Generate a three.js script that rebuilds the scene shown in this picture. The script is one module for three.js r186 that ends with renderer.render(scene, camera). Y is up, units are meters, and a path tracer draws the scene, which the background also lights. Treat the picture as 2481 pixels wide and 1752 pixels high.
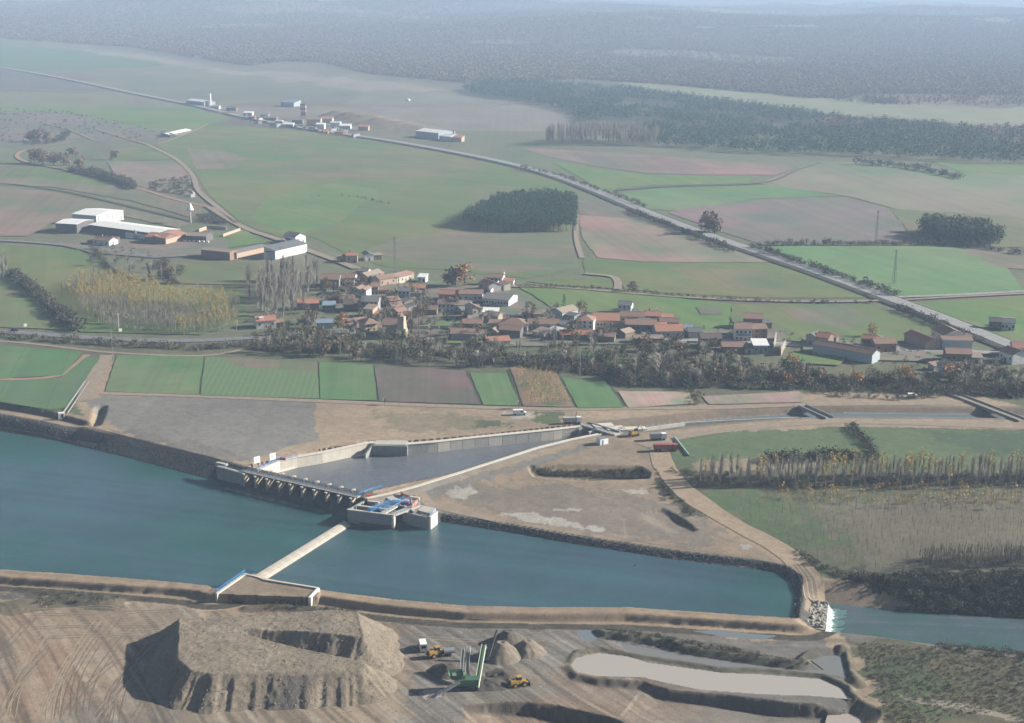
import * as THREE from 'three';
import { mergeGeometries } from 'three/addons/utils/BufferGeometryUtils.js';

// ---------- camera, sky, sun, air, exposure ----------
const PW = 2481, PH = 1752, F = 3445;                       // photograph size and focal length in its pixels
const scene = new THREE.Scene();
const camera = new THREE.PerspectiveCamera(2 * Math.atan(PH / 2 / F) * 180 / Math.PI, PW / PH, 1, 90000);
camera.rotation.order = 'YXZ';
camera.position.set(0, 180, 0);
camera.rotation.set(-Math.atan(882 / F), 0, 0.5 * Math.PI / 180);
camera.updateMatrixWorld(true);
const SUN_UP = 24 * Math.PI / 180, SUN_BACK = 12 * Math.PI / 180;
const sunDir = new THREE.Vector3(Math.cos(SUN_UP) * Math.cos(SUN_BACK), Math.sin(SUN_UP), -Math.cos(SUN_UP) * Math.sin(SUN_BACK));
// a hazy autumn sky: pale near the horizon, soft blue above, a wide glow round the sun
{
  const W = 512, H = 256, d = new Float32Array(W * H * 4);
  for (let j = 0; j < H; j++) for (let i = 0; i < W; i++) {
    const up = ((j + 0.5) / H - 0.5) * Math.PI, az = ((i + 0.5) / W - 0.5) * 2 * Math.PI, v = [Math.cos(az) * Math.cos(up), Math.sin(up), Math.sin(az) * Math.cos(up)];
    const e = Math.max(0, up * 180 / Math.PI), low = Math.exp(-e / 5.5), c = v[0] * sunDir.x + v[1] * sunDir.y + v[2] * sunDir.z, glow = 0.2 * Math.pow(Math.max(0, c), 6) + 0.02 * (0.5 + 0.5 * c);
    const o = (j * W + i) * 4, s = 0.034 + 0.28 * low;
    d[o] = s * (0.38 + 0.56 * low) + glow * 0.95; d[o + 1] = s * (0.8 + 0.2 * low) + glow * 0.9; d[o + 2] = s * (1.5 - 0.45 * low) + glow * 0.85; d[o + 3] = 1;
  }
  const t = new THREE.DataTexture(d, W, H, THREE.RGBAFormat, THREE.FloatType);
  t.mapping = THREE.EquirectangularReflectionMapping; t.magFilter = t.minFilter = THREE.LinearFilter; t.needsUpdate = true;
  scene.background = scene.environment = t;
}
const sun = new THREE.DirectionalLight(new THREE.Color(1, 0.945, 0.86), 4.7);
sun.name = 'sun';
sun.position.copy(sunDir).multiplyScalar(3000).add(new THREE.Vector3(0, 0, -800));
sun.target.position.set(0, 0, -800);
sun.castShadow = true;
Object.assign(sun.shadow.camera, { left: -1500, right: 1500, top: 1500, bottom: -1500, near: 10, far: 9000 });
sun.shadow.mapSize.set(4096, 4096);
scene.add(sun, sun.target);
scene.fog = new THREE.FogExp2(new THREE.Color(0.56, 0.745, 1.0), 1.75e-4);
const renderer = new THREE.WebGLRenderer({ antialias: true });
renderer.setSize(1024, 723);
renderer.toneMapping = THREE.LinearToneMapping;
renderer.toneMappingExposure = 2.7;
renderer.shadowMap.enabled = true;

// ---------- helpers ----------
function rng(seed) { let a = seed >>> 0; return () => { a = (a + 0x6d2b79f5) | 0; let t = Math.imul(a ^ (a >>> 15), 1 | a); t = (t + Math.imul(t ^ (t >>> 7), 61 | t)) ^ t; return ((t ^ (t >>> 14)) >>> 0) / 4294967296; }; }
const clamp = (x, a, b) => x < a ? a : x > b ? b : x, lerp = (a, b, t) => a + (b - a) * t;
const sstep = (a, b, x) => { const t = clamp((x - a) / (b - a), 0, 1); return t * t * (3 - 2 * t); };
const mix3 = (a, b, t) => [lerp(a[0], b[0], t), lerp(a[1], b[1], t), lerp(a[2], b[2], t)];
const LAT = new Float32Array(65536); { const r = rng(7); for (let i = 0; i < 65536; i++) LAT[i] = r(); }
const lat = (i, j) => LAT[((i * 73) ^ (j * 8191) ^ ((i * j) & 1023) * 31) & 65535];
function vnoise(x, y) {
  const i = Math.floor(x), j = Math.floor(y), u = x - i, v = y - j, a = u * u * (3 - 2 * u), b = v * v * (3 - 2 * v);
  return lerp(lerp(lat(i, j), lat(i + 1, j), a), lerp(lat(i, j + 1), lat(i + 1, j + 1), a), b);
}
const fbm = (x, y, o = 4) => { let s = 0, a = 0.5, n = 0; for (let k = 0; k < o; k++) { s += a * vnoise(x, y); n += a; x = x * 2.03 + 17.1; y = y * 2.03 + 5.7; a *= 0.5; } return s / n; };

function rayOf(px, py) { return new THREE.Vector3((px - PW / 2) / F, -(py - PH / 2) / F, -1).applyQuaternion(camera.quaternion); }
const V2 = (x, z) => ({ x, z });
// where the line of sight through a point of the photograph meets a level plane
function onPlane(px, py, h = 0) { const d = rayOf(px, py), t = (180 - h) / -d.y; return V2(d.x * t, d.z * t); }
const K = 2481 / 2296;
const pairs = (l, k) => { const o = []; for (let i = 0; i < l.length; i += 2) o.push([l[i] * k, l[i + 1] * k]); return o; };
const S = (...l) => pairs(l, 1), O = (...l) => pairs(l, K);      // lists of points read off the photograph, at full size / in the overview
const poly = (pts, h = 0) => finishPoly(pts.map(([x, y]) => onPlane(x, y, h)));
function finishPoly(p) {
  p.x0 = p.z0 = 1e9; p.x1 = p.z1 = -1e9;
  for (const q of p) { p.x0 = Math.min(p.x0, q.x); p.x1 = Math.max(p.x1, q.x); p.z0 = Math.min(p.z0, q.z); p.z1 = Math.max(p.z1, q.z); }
  return p;
}
function inside(p, x, z) {
  if (x < p.x0 || x > p.x1 || z < p.z0 || z > p.z1) return false;
  let r = false;
  for (let i = 0, j = p.length - 1; i < p.length; j = i++) {
    const a = p[i], b = p[j];
    if ((a.z > z) !== (b.z > z) && x < (b.x - a.x) * (z - a.z) / (b.z - a.z) + a.x) r = !r;
  }
  return r;
}
let hitSide = 0, hitT = 0;
function dist(p, x, z, closed = true) {                         // distance to an outline; hitSide: which side of the nearest stretch, hitT: how far along
  let best = 1e18; const n = p.length;
  for (let i = closed ? 0 : 1, j = closed ? n - 1 : 0; i < n; j = i++) {
    const a = p[j], b = p[i], ex = b.x - a.x, ez = b.z - a.z, t = clamp(((x - a.x) * ex + (z - a.z) * ez) / (ex * ex + ez * ez || 1), 0, 1);
    const dx = x - a.x - ex * t, dz = z - a.z - ez * t, d = dx * dx + dz * dz;
    if (d < best) { best = d; hitSide = Math.sign(ex * (z - a.z) - ez * (x - a.x)); hitT = j + t; }
  }
  return Math.sqrt(best);
}
const near = (p, x, z, m) => x > p.x0 - m && x < p.x1 + m && z > p.z0 - m && z < p.z1 + m;

const used = {};
function numbered(name) { const n = used[name] = (used[name] ?? -1) + 1; return n ? name + '_' + String(n).padStart(3, '0') : name; }
function shade(o) { o.traverse((m) => { if (m.isMesh) { m.castShadow = true; m.receiveShadow = true; } }); return o; }
function add(o, name, data) { o.name = numbered(name); Object.assign(o.userData, data); scene.add(shade(o)); return o; }
const struct = (o, name, label) => add(o, name, label ? { kind: 'structure', label } : { kind: 'structure' });
const stuff = (o, name, label, category) => add(o, name, { kind: 'stuff', label, category });
function group(x, y, z, turn = 0) { const g = new THREE.Group(); g.position.set(x, y, z); g.rotation.y = turn; return g; }

// collects faces and builds one named mesh of them
class MB {
  constructor() { this.p = []; this.c = []; this.tint = null; }
  tri(a, b, c) { this.p.push(...a, ...b, ...c); if (this.tint) for (let k = 0; k < 3; k++) this.c.push(...this.tint); return this; }
  quad(a, b, c, d) { return this.tri(a, b, c).tri(a, c, d); }
  box(cx, cy, cz, sx, sy, sz, turn = 0) {
    const co = Math.cos(turn), si = Math.sin(turn), v = (i, j, k) => { const x = i * sx / 2, z = k * sz / 2; return [cx + x * co + z * si, cy + j * sy / 2, cz - x * si + z * co]; };
    this.quad(v(-1, -1, 1), v(1, -1, 1), v(1, 1, 1), v(-1, 1, 1)).quad(v(1, -1, -1), v(-1, -1, -1), v(-1, 1, -1), v(1, 1, -1));
    this.quad(v(1, -1, 1), v(1, -1, -1), v(1, 1, -1), v(1, 1, 1)).quad(v(-1, -1, -1), v(-1, -1, 1), v(-1, 1, 1), v(-1, 1, -1));
    return this.quad(v(-1, 1, 1), v(1, 1, 1), v(1, 1, -1), v(-1, 1, -1)).quad(v(-1, -1, -1), v(1, -1, -1), v(1, -1, 1), v(-1, -1, 1));
  }
  // upright wall or beam between two points, thick, from y0 to y1 (y1b: top at the far end)
  wall(a, b, thick, y0, y1, y1b = y1, y0b = y0) {
    const dx = b.x - a.x, dz = b.z - a.z, l = Math.hypot(dx, dz), nx = -dz / l * thick / 2, nz = dx / l * thick / 2;
    const A = (s, y) => [a.x + s * nx, y, a.z + s * nz], B = (s, y) => [b.x + s * nx, y, b.z + s * nz];
    this.quad(A(1, y0), B(1, y0b), B(1, y1b), A(1, y1)).quad(B(-1, y0b), A(-1, y0), A(-1, y1), B(-1, y1b));
    this.quad(A(1, y1), B(1, y1b), B(-1, y1b), A(-1, y1)).quad(A(-1, y0), A(1, y0), A(1, y1), A(-1, y1));
    return this.quad(B(1, y0b), B(-1, y0b), B(-1, y1b), B(1, y1b)).quad(A(-1, y0), B(-1, y0b), B(1, y0b), A(1, y0));
  }
  bar(a, b, r, r2 = r, n = 6) {
    const A = new THREE.Vector3(...a), B = new THREE.Vector3(...b), d = B.clone().sub(A).normalize(), u = new THREE.Vector3(Math.abs(d.y) > 0.9 ? 1 : 0, Math.abs(d.y) > 0.9 ? 0 : 1, 0).cross(d).normalize(), w = d.clone().cross(u);
    const pt = (c, rr, k) => { const t = k / n * 2 * Math.PI; return c.clone().addScaledVector(u, Math.cos(t) * rr).addScaledVector(w, Math.sin(t) * rr).toArray(); };
    for (let k = 0; k < n; k++) { this.quad(pt(A, r, k), pt(A, r, k + 1), pt(B, r2, k + 1), pt(B, r2, k)); this.tri(pt(B, r2, k), pt(B, r2, k + 1), B.toArray()); this.tri(pt(A, r, k + 1), pt(A, r, k), A.toArray()); }
    return this;
  }
  prism(pts, y0, y1) {                                            // pts: outline (x, z); y1 may be a function
    const top = typeof y1 === 'function' ? y1 : () => y1, v = pts.map((q) => new THREE.Vector2(q.x, -q.z));
    if (THREE.ShapeUtils.isClockWise(v)) { v.reverse(); pts = [...pts].reverse(); }
    for (const [a, b, c] of THREE.ShapeUtils.triangulateShape(v, [])) this.tri(...[a, b, c].map((k) => [pts[k].x, top(pts[k].x, pts[k].z), pts[k].z]));
    for (let i = 0; i < pts.length; i++) { const a = pts[i], b = pts[(i + 1) % pts.length]; this.quad([a.x, y0, a.z], [b.x, y0, b.z], [b.x, top(b.x, b.z), b.z], [a.x, top(a.x, a.z), a.z]); }
    return this;
  }
  geo(smooth = false) {
    const g = new THREE.BufferGeometry(), p = new Float32Array(this.p);
    g.setAttribute('position', new THREE.BufferAttribute(p, 3));
    if (this.c.length) g.setAttribute('color', new THREE.BufferAttribute(new Float32Array(this.c), 3));
    g.computeVertexNormals();
    const n = g.attributes.normal.array, uv = new Float32Array(p.length / 3 * 2);
    for (let i = 0; i < p.length / 3; i++) {
      const ax = Math.abs(n[3 * i]), ay = Math.abs(n[3 * i + 1]), az = Math.abs(n[3 * i + 2]);
      uv[2 * i] = ay >= ax && ay >= az ? p[3 * i] : ax > az ? p[3 * i + 2] : p[3 * i];
      uv[2 * i + 1] = ay >= ax && ay >= az ? p[3 * i + 2] : p[3 * i + 1];
    }
    g.setAttribute('uv', new THREE.BufferAttribute(uv, 2));
    return g;
  }
  mesh(name, m, parent) { const o = new THREE.Mesh(this.geo(), m); o.name = name; if (parent) parent.add(o); return o; }
}
// ---------- textures and materials ----------
function tileNoise(size, f) { const r = rng(size + f * 13), g = new Float32Array(f * f).map(() => r()); return (u, v) => { const x = u * f, y = v * f, i = Math.floor(x), j = Math.floor(y), a = x - i, b = y - j, s = a * a * (3 - 2 * a), t = b * b * (3 - 2 * b), G = (p, q) => g[((q % f + f) % f) * f + ((p % f + f) % f)]; return lerp(lerp(G(i, j), G(i + 1, j), s), lerp(G(i, j + 1), G(i + 1, j + 1), s), t); }; }
function makeTex(size, fn, srgb = false) {
  const d = new Uint8Array(size * size * 4);
  for (let y = 0; y < size; y++) for (let x = 0; x < size; x++) { const c = fn(x / size, y / size), i = (y * size + x) * 4; for (let k = 0; k < 3; k++) d[i + k] = clamp(Math.round((c.length ? c[k] : c) * 255), 0, 255); d[i + 3] = 255; }
  const t = new THREE.DataTexture(d, size, size, THREE.RGBAFormat);
  t.wrapS = t.wrapT = THREE.RepeatWrapping; t.magFilter = t.minFilter = THREE.LinearFilter; t.needsUpdate = true;
  if (srgb) t.colorSpace = THREE.SRGBColorSpace;
  return t;
}
const sums = (list) => (u, v) => { let s = 0, n = 0; for (const [f, w] of list) { s += f(u, v) * w; n += w; } return s / n; };
const nA = sums([[tileNoise(1, 8), 1], [tileNoise(2, 19), 0.8], [tileNoise(3, 47), 0.7], [tileNoise(4, 128), 0.7], [tileNoise(5, 256), 0.6]]);
const nB = sums([[tileNoise(6, 5), 1], [tileNoise(7, 13), 0.7], [tileNoise(8, 37), 0.4]]);
const nC = sums([[tileNoise(9, 6), 1], [tileNoise(10, 17), 0.6]]);
const fine = tileNoise(11, 400), fine2 = tileNoise(12, 170), rowN = tileNoise(13, 64), rowM = tileNoise(14, 23);
const con = (x, k) => 0.5 + (x - 0.5) * k;
// all colour maps average about 0.75, so colours are divided by that
const texDirt = makeTex(1024, (u, v) => { const a = con(nA(u, v), 2.2), b = con(nB(u, v), 1.3); const s = 0.5 + 0.32 * a + 0.18 * b; return [s, s * (0.985 + 0.03 * b), s * (0.96 + 0.06 * b)]; });
const texField = makeTex(1024, (u, v) => {
  const b = con(nB(u, v), 2.2), c = con(nC(u, v), 2.0), a = con(nA(u, v), 1.4), row = con(rowN(u, 0.37) * 0.6 + rowM(u, 0.11 + v * 0.02) * 0.4, 1), tram = Math.abs(((u * 11) % 1) - 0.5) < 0.014 ? 0.84 : 1;
  const s = (0.49 + 0.13 * b + 0.16 * a + 0.24 * row) * tram;
  return [s * (0.76 + 0.5 * c), s, s * (0.84 + 0.3 * c)];
});
const texFurrow = makeTex(512, (u, v) => { const s = 0.75 + 0.075 * Math.sin(u * Math.PI * 2 * 12) * (0.6 + 0.4 * rowM(u, v)) + 0.2 * (fine2(u, v) - 0.5) + 0.22 * (nA(u, v) - 0.5); return [s, s, s]; });
const texPlain = makeTex(512, (u, v) => { const s = 0.68 + 0.2 * (nA(u, v) - 0.5) * 2 + 0.12 * fine2(u, v); return [s, s, s * 0.99]; });
const texConc = makeTex(512, (u, v) => { const st = rowN(u, 0.2 + v * 0.01), s = 0.62 + 0.14 * con(nB(u, v), 1.5) + 0.1 * st + 0.1 * fine2(u, v); return [s, s * 0.99, s * 0.965]; });
const texTile = makeTex(512, (u, v) => { const s = 0.6 + 0.22 * con(nA(u, v), 1.6) + 0.14 * (0.5 + 0.5 * Math.sin(u * Math.PI * 2 * 32)); return [s, s * (0.95 + 0.08 * nB(u, v)), s * (0.92 + 0.12 * nB(u, v))]; });
const bumpDirt = makeTex(512, (u, v) => 0.5 * nA(u, v) + 0.3 * fine2(u, v) + 0.2 * fine(u, v));
const bumpWave = makeTex(512, (u, v) => 0.55 * con(nA(u, v), 1.5) + 0.45 * fine2(u, v));
const texWind = makeTex(512, (u, v) => { const s = 0.45 + 0.55 * con(rowM(u * 0.4, v) * 0.5 + nB(u, v) * 0.5, 2.2); return [s, s, s]; });
const rep = (t, m) => { const c = t.clone(); c.repeat.set(1 / m, 1 / m); c.needsUpdate = true; return c; };
const dirt27 = rep(texDirt, 27), tile8 = rep(texTile, 8), plain6 = rep(texPlain, 6), conc9 = rep(texConc, 9), bump14 = rep(bumpDirt, 14), bump5 = rep(bumpDirt, 5);
const lin = (c, k = 1) => new THREE.Color().setRGB(c[0] * k, c[1] * k, c[2] * k);
const mat = (c, o = {}) => new THREE.MeshStandardMaterial({ color: lin(c, o.map ? 0.84 / 0.75 : 0.84), roughness: 0.9, metalness: 0, ...o });
const vmat = (o = {}) => new THREE.MeshStandardMaterial({ color: lin([1, 1, 1], o.map ? 0.84 / 0.75 : 0.84), vertexColors: true, roughness: 0.95, ...o });
const M = {
  ground: vmat({ map: dirt27, bumpMap: bump14, bumpScale: 0.25 }),
  gravel: vmat({ map: rep(texDirt, 11), bumpMap: bump5, bumpScale: 0.4 }),
  conc: mat([0.42, 0.405, 0.37], { map: conc9 }), concPale: mat([0.56, 0.52, 0.45], { map: conc9 }), concGrey: mat([0.27, 0.28, 0.275], { map: conc9 }), concDark: mat([0.16, 0.165, 0.165], { map: conc9 }),
  white: mat([0.78, 0.78, 0.76]), blue: mat([0.012, 0.17, 0.42], { roughness: 0.5 }), blueGrey: mat([0.16, 0.24, 0.36], { roughness: 0.5, metalness: 0.2 }), steel: mat([0.35, 0.37, 0.39], { roughness: 0.45, metalness: 0.5 }),
  red: mat([0.5, 0.04, 0.03]), orange: mat([0.75, 0.25, 0.13]), yellow: mat([0.46, 0.28, 0.05], { roughness: 0.5 }), black: mat([0.02, 0.02, 0.022]), glass: mat([0.03, 0.035, 0.045], { roughness: 0.15 }),
  green: mat([0.05, 0.13, 0.075], { roughness: 0.5 }), greenPale: mat([0.16, 0.24, 0.13], { roughness: 0.5 }), dark: mat([0.05, 0.045, 0.04]), wood: mat([0.12, 0.08, 0.05]), rubber: mat([0.025, 0.025, 0.025]),
  asphalt: mat([0.16, 0.16, 0.165], { map: rep(texDirt, 19) }), asphaltPale: mat([0.27, 0.265, 0.26], { map: rep(texDirt, 19) }), track: mat([0.26, 0.205, 0.15], { map: rep(texDirt, 17) }), trackRed: mat([0.3, 0.19, 0.125], { map: rep(texDirt, 17) }), verge: mat([0.045, 0.052, 0.034], { map: rep(texDirt, 17) }), line: mat([0.7, 0.7, 0.68]),
  bark: mat([0.13, 0.105, 0.085]), barkPale: mat([0.36, 0.35, 0.32]),
  rock: vmat(), leaf: vmat(),
};
const tinted = {};
const wallMat = (c) => tinted['w' + c] ??= mat(c, { map: plain6 });
const roofMat = (c) => tinted['r' + c] ??= mat(c, { map: tile8 });

// ---------- the lie of the land ----------
const WL = -5.5, CW = -4.3, DW = -7.6, FG = -5.2;
const river = poly(O(-420, 885, -200, 930, 0, 967, 150, 993, 300, 1028, 487, 1077, 548, 1096, 790, 1160, 800, 1178, 880, 1190, 905, 1178, 975, 1178, 990, 1170, 1150, 1196, 1300, 1222, 1500, 1253, 1700, 1277, 1750, 1287, 1775, 1305, 1783, 1340, 1775, 1392, 1700, 1388, 1550, 1378, 1400, 1368, 1200, 1368, 1050, 1365, 900, 1352, 800, 1340, 716, 1328, 590, 1300, 572, 1287, 490, 1326, 480, 1320, 300, 1304, 150, 1293, 0, 1283, -200, 1272, -420, 1262), WL);
const lower = poly(O(1852, 1353, 1950, 1364, 2060, 1375, 2180, 1377, 2295, 1386, 2600, 1412, 2600, 1510, 2295, 1470, 2100, 1446, 1950, 1425, 1846, 1415), DW);
const basin = poly(S(622, 1152, 669, 1144, 760, 1119, 890, 1103, 893, 1097, 984, 1097, 1150, 1083, 1400, 1055, 1446, 1062, 1250, 1113, 1100, 1162, 960, 1195, 880, 1213), CW);
const southLand = poly(O(-700, 1268, 0, 1278, 480, 1318, 490, 1326, 572, 1287, 590, 1297, 716, 1326, 900, 1347, 1200, 1362, 1400, 1362, 1700, 1383, 1776, 1390, 1850, 1416, 1950, 1428, 2100, 1448, 2295, 1474, 2800, 1540, 2800, 2300, -900, 2300), WL);
const eastLand = poly(O(815, 1135, 822, 1118, 870, 1107, 926, 1092, 1018, 1064, 1110, 1034, 1203, 1004, 1277, 985, 1345, 973, 1440, 985, 1900, 965, 2900, 970, 2900, 1560, 2295, 1440, 1900, 1380, 1780, 1340, 985, 1160), -2);
const canal = poly(S(1440, 1052, 1520, 1044, 1620, 1034, 1760, 1020, 1900, 1010, 2000, 1007, 2200, 1008, 2450, 1011, 2700, 1013), -2);
const platform = poly(S(527, 1440, 595, 1392, 617, 1396, 641, 1404, 772, 1426, 772, 1445, 745, 1448), -2.6);
const flatPoly = (l, h) => poly(l, h);
// raised banks: [line, height, half width of the top, run of the slope]
const ridges = [
  [poly(S(0, 1478, 90, 1462, 180, 1452, 270, 1462), FG), 0.9, 2, 4], [poly(S(600, 1476, 660, 1472, 760, 1478), FG), 0.7, 0.5, 2.5],
  [poly(S(1450, 1535, 1520, 1545, 1620, 1560, 1720, 1588, 1820, 1600, 1935, 1612, 1965, 1590), FG), 1.3, 0.8, 2.2],
  [poly(S(1385, 1600, 1400, 1582, 1455, 1572, 1560, 1592, 1750, 1622, 1850, 1624, 1990, 1636), FG), 0.55, 0.3, 1.6],
  [poly(S(1990, 1636, 2050, 1668, 2075, 1705), FG), 0.8, 0.4, 1.8],
  [poly(S(2040, 1570, 2055, 1625, 2080, 1660), FG), 1.0, 0.4, 2],
];
// steps down towards the viewer: [line with the drop at each point, run]
const scarps = [
  [poly(S(1376, 1612, 1400, 1634, 1450, 1643, 1560, 1650, 1620, 1670, 1760, 1682, 1900, 1700, 2020, 1706, 2060, 1712, 2110, 1742, 2130, 1765), FG), [0.4, 1.1, 1.4, 1.5, 2.4, 3, 3.4, 3.2, 3.4, 3.4, 2], 2.3, 26],
  [poly(S(1120, 1713, 1180, 1706, 1250, 1702, 1340, 1706, 1420, 1722, 1500, 1744, 1560, 1775), FG - 0.4), [0.3, 2.2, 3.2, 3.6, 3.6, 3.8, 3], 2.4, 30],
  [poly(O(-60, 893, 0, 903, 60, 912, 130, 926, 190, 943, 215, 950), 0), [2.2, 2.2, 2.1, 2, 1.6, 0.4], 1.6, 12],
  [poly(O(1490, 1128, 1535, 1152, 1570, 1176), -1), [0.6, 1.6, 0.6], 2, 14],
];
const trench = poly(O(1190, 1047, 1250, 1043, 1430, 1049, 1452, 1060, 1450, 1070, 1300, 1072, 1200, 1062), -1.6);
const ditch = poly(O(212, 952, 222, 930, 226, 912), 0);
const puddles = [
  [poly(S(1385, 1612, 1396, 1594, 1450, 1582, 1520, 1590, 1575, 1606, 1750, 1630, 1850, 1634, 1990, 1645, 2040, 1668, 2058, 1693, 1950, 1684, 1850, 1682, 1700, 1670, 1600, 1650, 1560, 1640, 1450, 1638, 1400, 1628), FG), FG - 0.1, [0.34, 0.31, 0.275]],
  [poly(S(1500, 1556, 1560, 1568, 1700, 1592, 1830, 1610, 1940, 1624, 1990, 1622, 1960, 1600, 2000, 1588, 2038, 1590, 2050, 1640, 1985, 1632, 1850, 1618, 1750, 1616, 1600, 1592, 1520, 1580), FG), FG - 0.06, [0.17, 0.17, 0.165]],
  [poly(S(1680, 1528, 1760, 1528, 1830, 1536, 1885, 1540, 1850, 1549, 1760, 1543), FG), FG - 0.06, [0.15, 0.17, 0.18]],
  [poly(S(1400, 1527, 1430, 1527, 1450, 1545, 1430, 1556, 1405, 1542), FG), FG - 0.06, [0.15, 0.17, 0.185]],
  [poly(S(1025, 1672, 1070, 1668, 1072, 1688, 1030, 1695), FG), FG - 0.06, [0.33, 0.27, 0.24]],
  [poly(S(2010, 1735, 2060, 1728, 2095, 1745, 2080, 1765, 2000, 1765), FG - 2.4), FG - 2.5, [0.33, 0.29, 0.25]],
];
function carve(p, x, z, h, level, slope, m) {
  if (!near(p, x, z, m)) return h;
  const d = dist(p, x, z);
  return inside(p, x, z) ? Math.min(h, level - Math.min(2.5, 0.3 + d * 0.35)) : Math.min(h, level - 0.25 + d * slope);
}
function nearH(x, z) {
  let h = 0;
  const south = inside(southLand, x, z), inR = inside(river, x, z), dR = near(river, x, z, 140) ? dist(river, x, z) : 140;
  if (inR) return WL - Math.min(2.5, 0.2 + dR * 0.4);
  if (south) {
    h = FG + 0.5 * (fbm(x * 0.03, z * 0.03, 3) - 0.5);
    const w = 6.5 + 2.5 * fbm(x * 0.02, 3);
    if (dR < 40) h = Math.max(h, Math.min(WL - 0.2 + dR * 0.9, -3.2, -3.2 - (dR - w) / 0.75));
    if (dR < 20) h += 0.25 * (fbm(x * 0.3, z * 0.3, 2) - 0.5);
  } else {
    if (inside(eastLand, x, z)) { h = -3.4 + 3.4 * sstep(6, 130, dR); if (near(basin, x, z, 26)) h = lerp(-0.3, h, sstep(2, 24, dist(basin, x, z))); }
    h = Math.min(h, WL - 0.2 + dR * 0.72);
  }
  for (const [line, up, half, run] of ridges) if (near(line, x, z, half + run + 1)) {
    const d = dist(line, x, z, false) + 1.2 * (fbm(x * 0.35, z * 0.35, 2) - 0.5);
    h += up * (1 - sstep(half, half + run, d)) * (0.75 + 0.5 * vnoise(x * 0.4, z * 0.4));
  }
  for (const [line, drop, run, back] of scarps) if (near(line, x, z, back + 2)) {
    const d = dist(line, x, z, false), side = hitSide, t = hitT, i = Math.min(Math.floor(t), drop.length - 2);
    if (side > 0 && hitT > 0.001 && hitT < drop.length - 1.001) { const q = d + 1.1 * (fbm(x * 0.45, z * 0.45, 3) - 0.5); h -= lerp(drop[i], drop[i + 1], t - i) * sstep(0, run, q) * (1 - 0.9 * sstep(run + 4, back, d)); }
  }
  if (near(trench, x, z, 6)) { const d = dist(trench, x, z); h -= inside(trench, x, z) ? 1.3 + Math.min(1, d * 0.4) : Math.max(0, 1.3 - d * 0.9); }
  if (near(ditch, x, z, 5)) h -= 2.4 * (1 - sstep(0.6, 3, dist(ditch, x, z, false)));
  if (inside(platform, x, z)) h = -2.65;
  h = carve(lower, x, z, h, DW, 0.5, 12);
  for (const [p, l] of puddles) if (near(p, x, z, 4)) { const d = dist(p, x, z); h = inside(p, x, z) ? l - Math.min(0.5, 0.15 + d * 0.2) : Math.min(h, l + 0.05 + d * 0.55); }
  if (near(canal, x, z, 14)) { const d = dist(canal, x, z, false); if (d < 14) h = Math.min(h, -2.9 + Math.max(0, d - 3.4) * 0.62); }
  if (near(basin, x, z, 3) && (inside(basin, x, z) || dist(basin, x, z) < 2.1)) h = Math.min(h, CW - 0.6);
  return h;
}
function farH(x, z) {
  const Z = -z;
  if (Z < 2100) return 0;
  let h = 0.014 * Math.max(0, Math.min(Z, 5200) - 2300) * sstep(2100, 3200, Z);
  const left = sstep(1800, -2600, x), a = lerp(95, 250, left);
  h += a * sstep(4300, 10500, Z + 900 * left) + 150 * sstep(3600, 6500, Z) * (fbm(x / 1500 + 3 + z / 4000, z / 1900, 3) - 0.45) + 60 * sstep(4000, 7000, Z) * (fbm(x / 500 + z / 1500, z / 800 + 9, 2) - 0.5);
  h += 60 * sstep(14000, 30000, Z) * fbm(x / 6000, z / 9000);
  return h;
}
const NX0 = -420, NX1 = 420, NZ0 = -735, NZ1 = -285;
const landH = (x, z) => x > NX0 && x < NX1 && z > NZ0 && z < NZ1 ? nearH(x, z) : farH(x, z);
// where the line of sight through a point of the photograph meets the land
function G(px, py) {
  const d = rayOf(px, py); let t0 = 150, t1 = 150;
  for (let k = 0; k < 4000; k++) { t1 = t0 + Math.max(1.2, t0 * 0.008); if (180 + d.y * t1 < landH(d.x * t1, d.z * t1) || t1 > 60000) break; t0 = t1; }
  for (let k = 0; k < 24; k++) { const t = (t0 + t1) / 2; if (180 + d.y * t < landH(d.x * t, d.z * t)) t1 = t; else t0 = t; }
  return new THREE.Vector3(d.x * t1, 180 + d.y * t1, d.z * t1);
}
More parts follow.
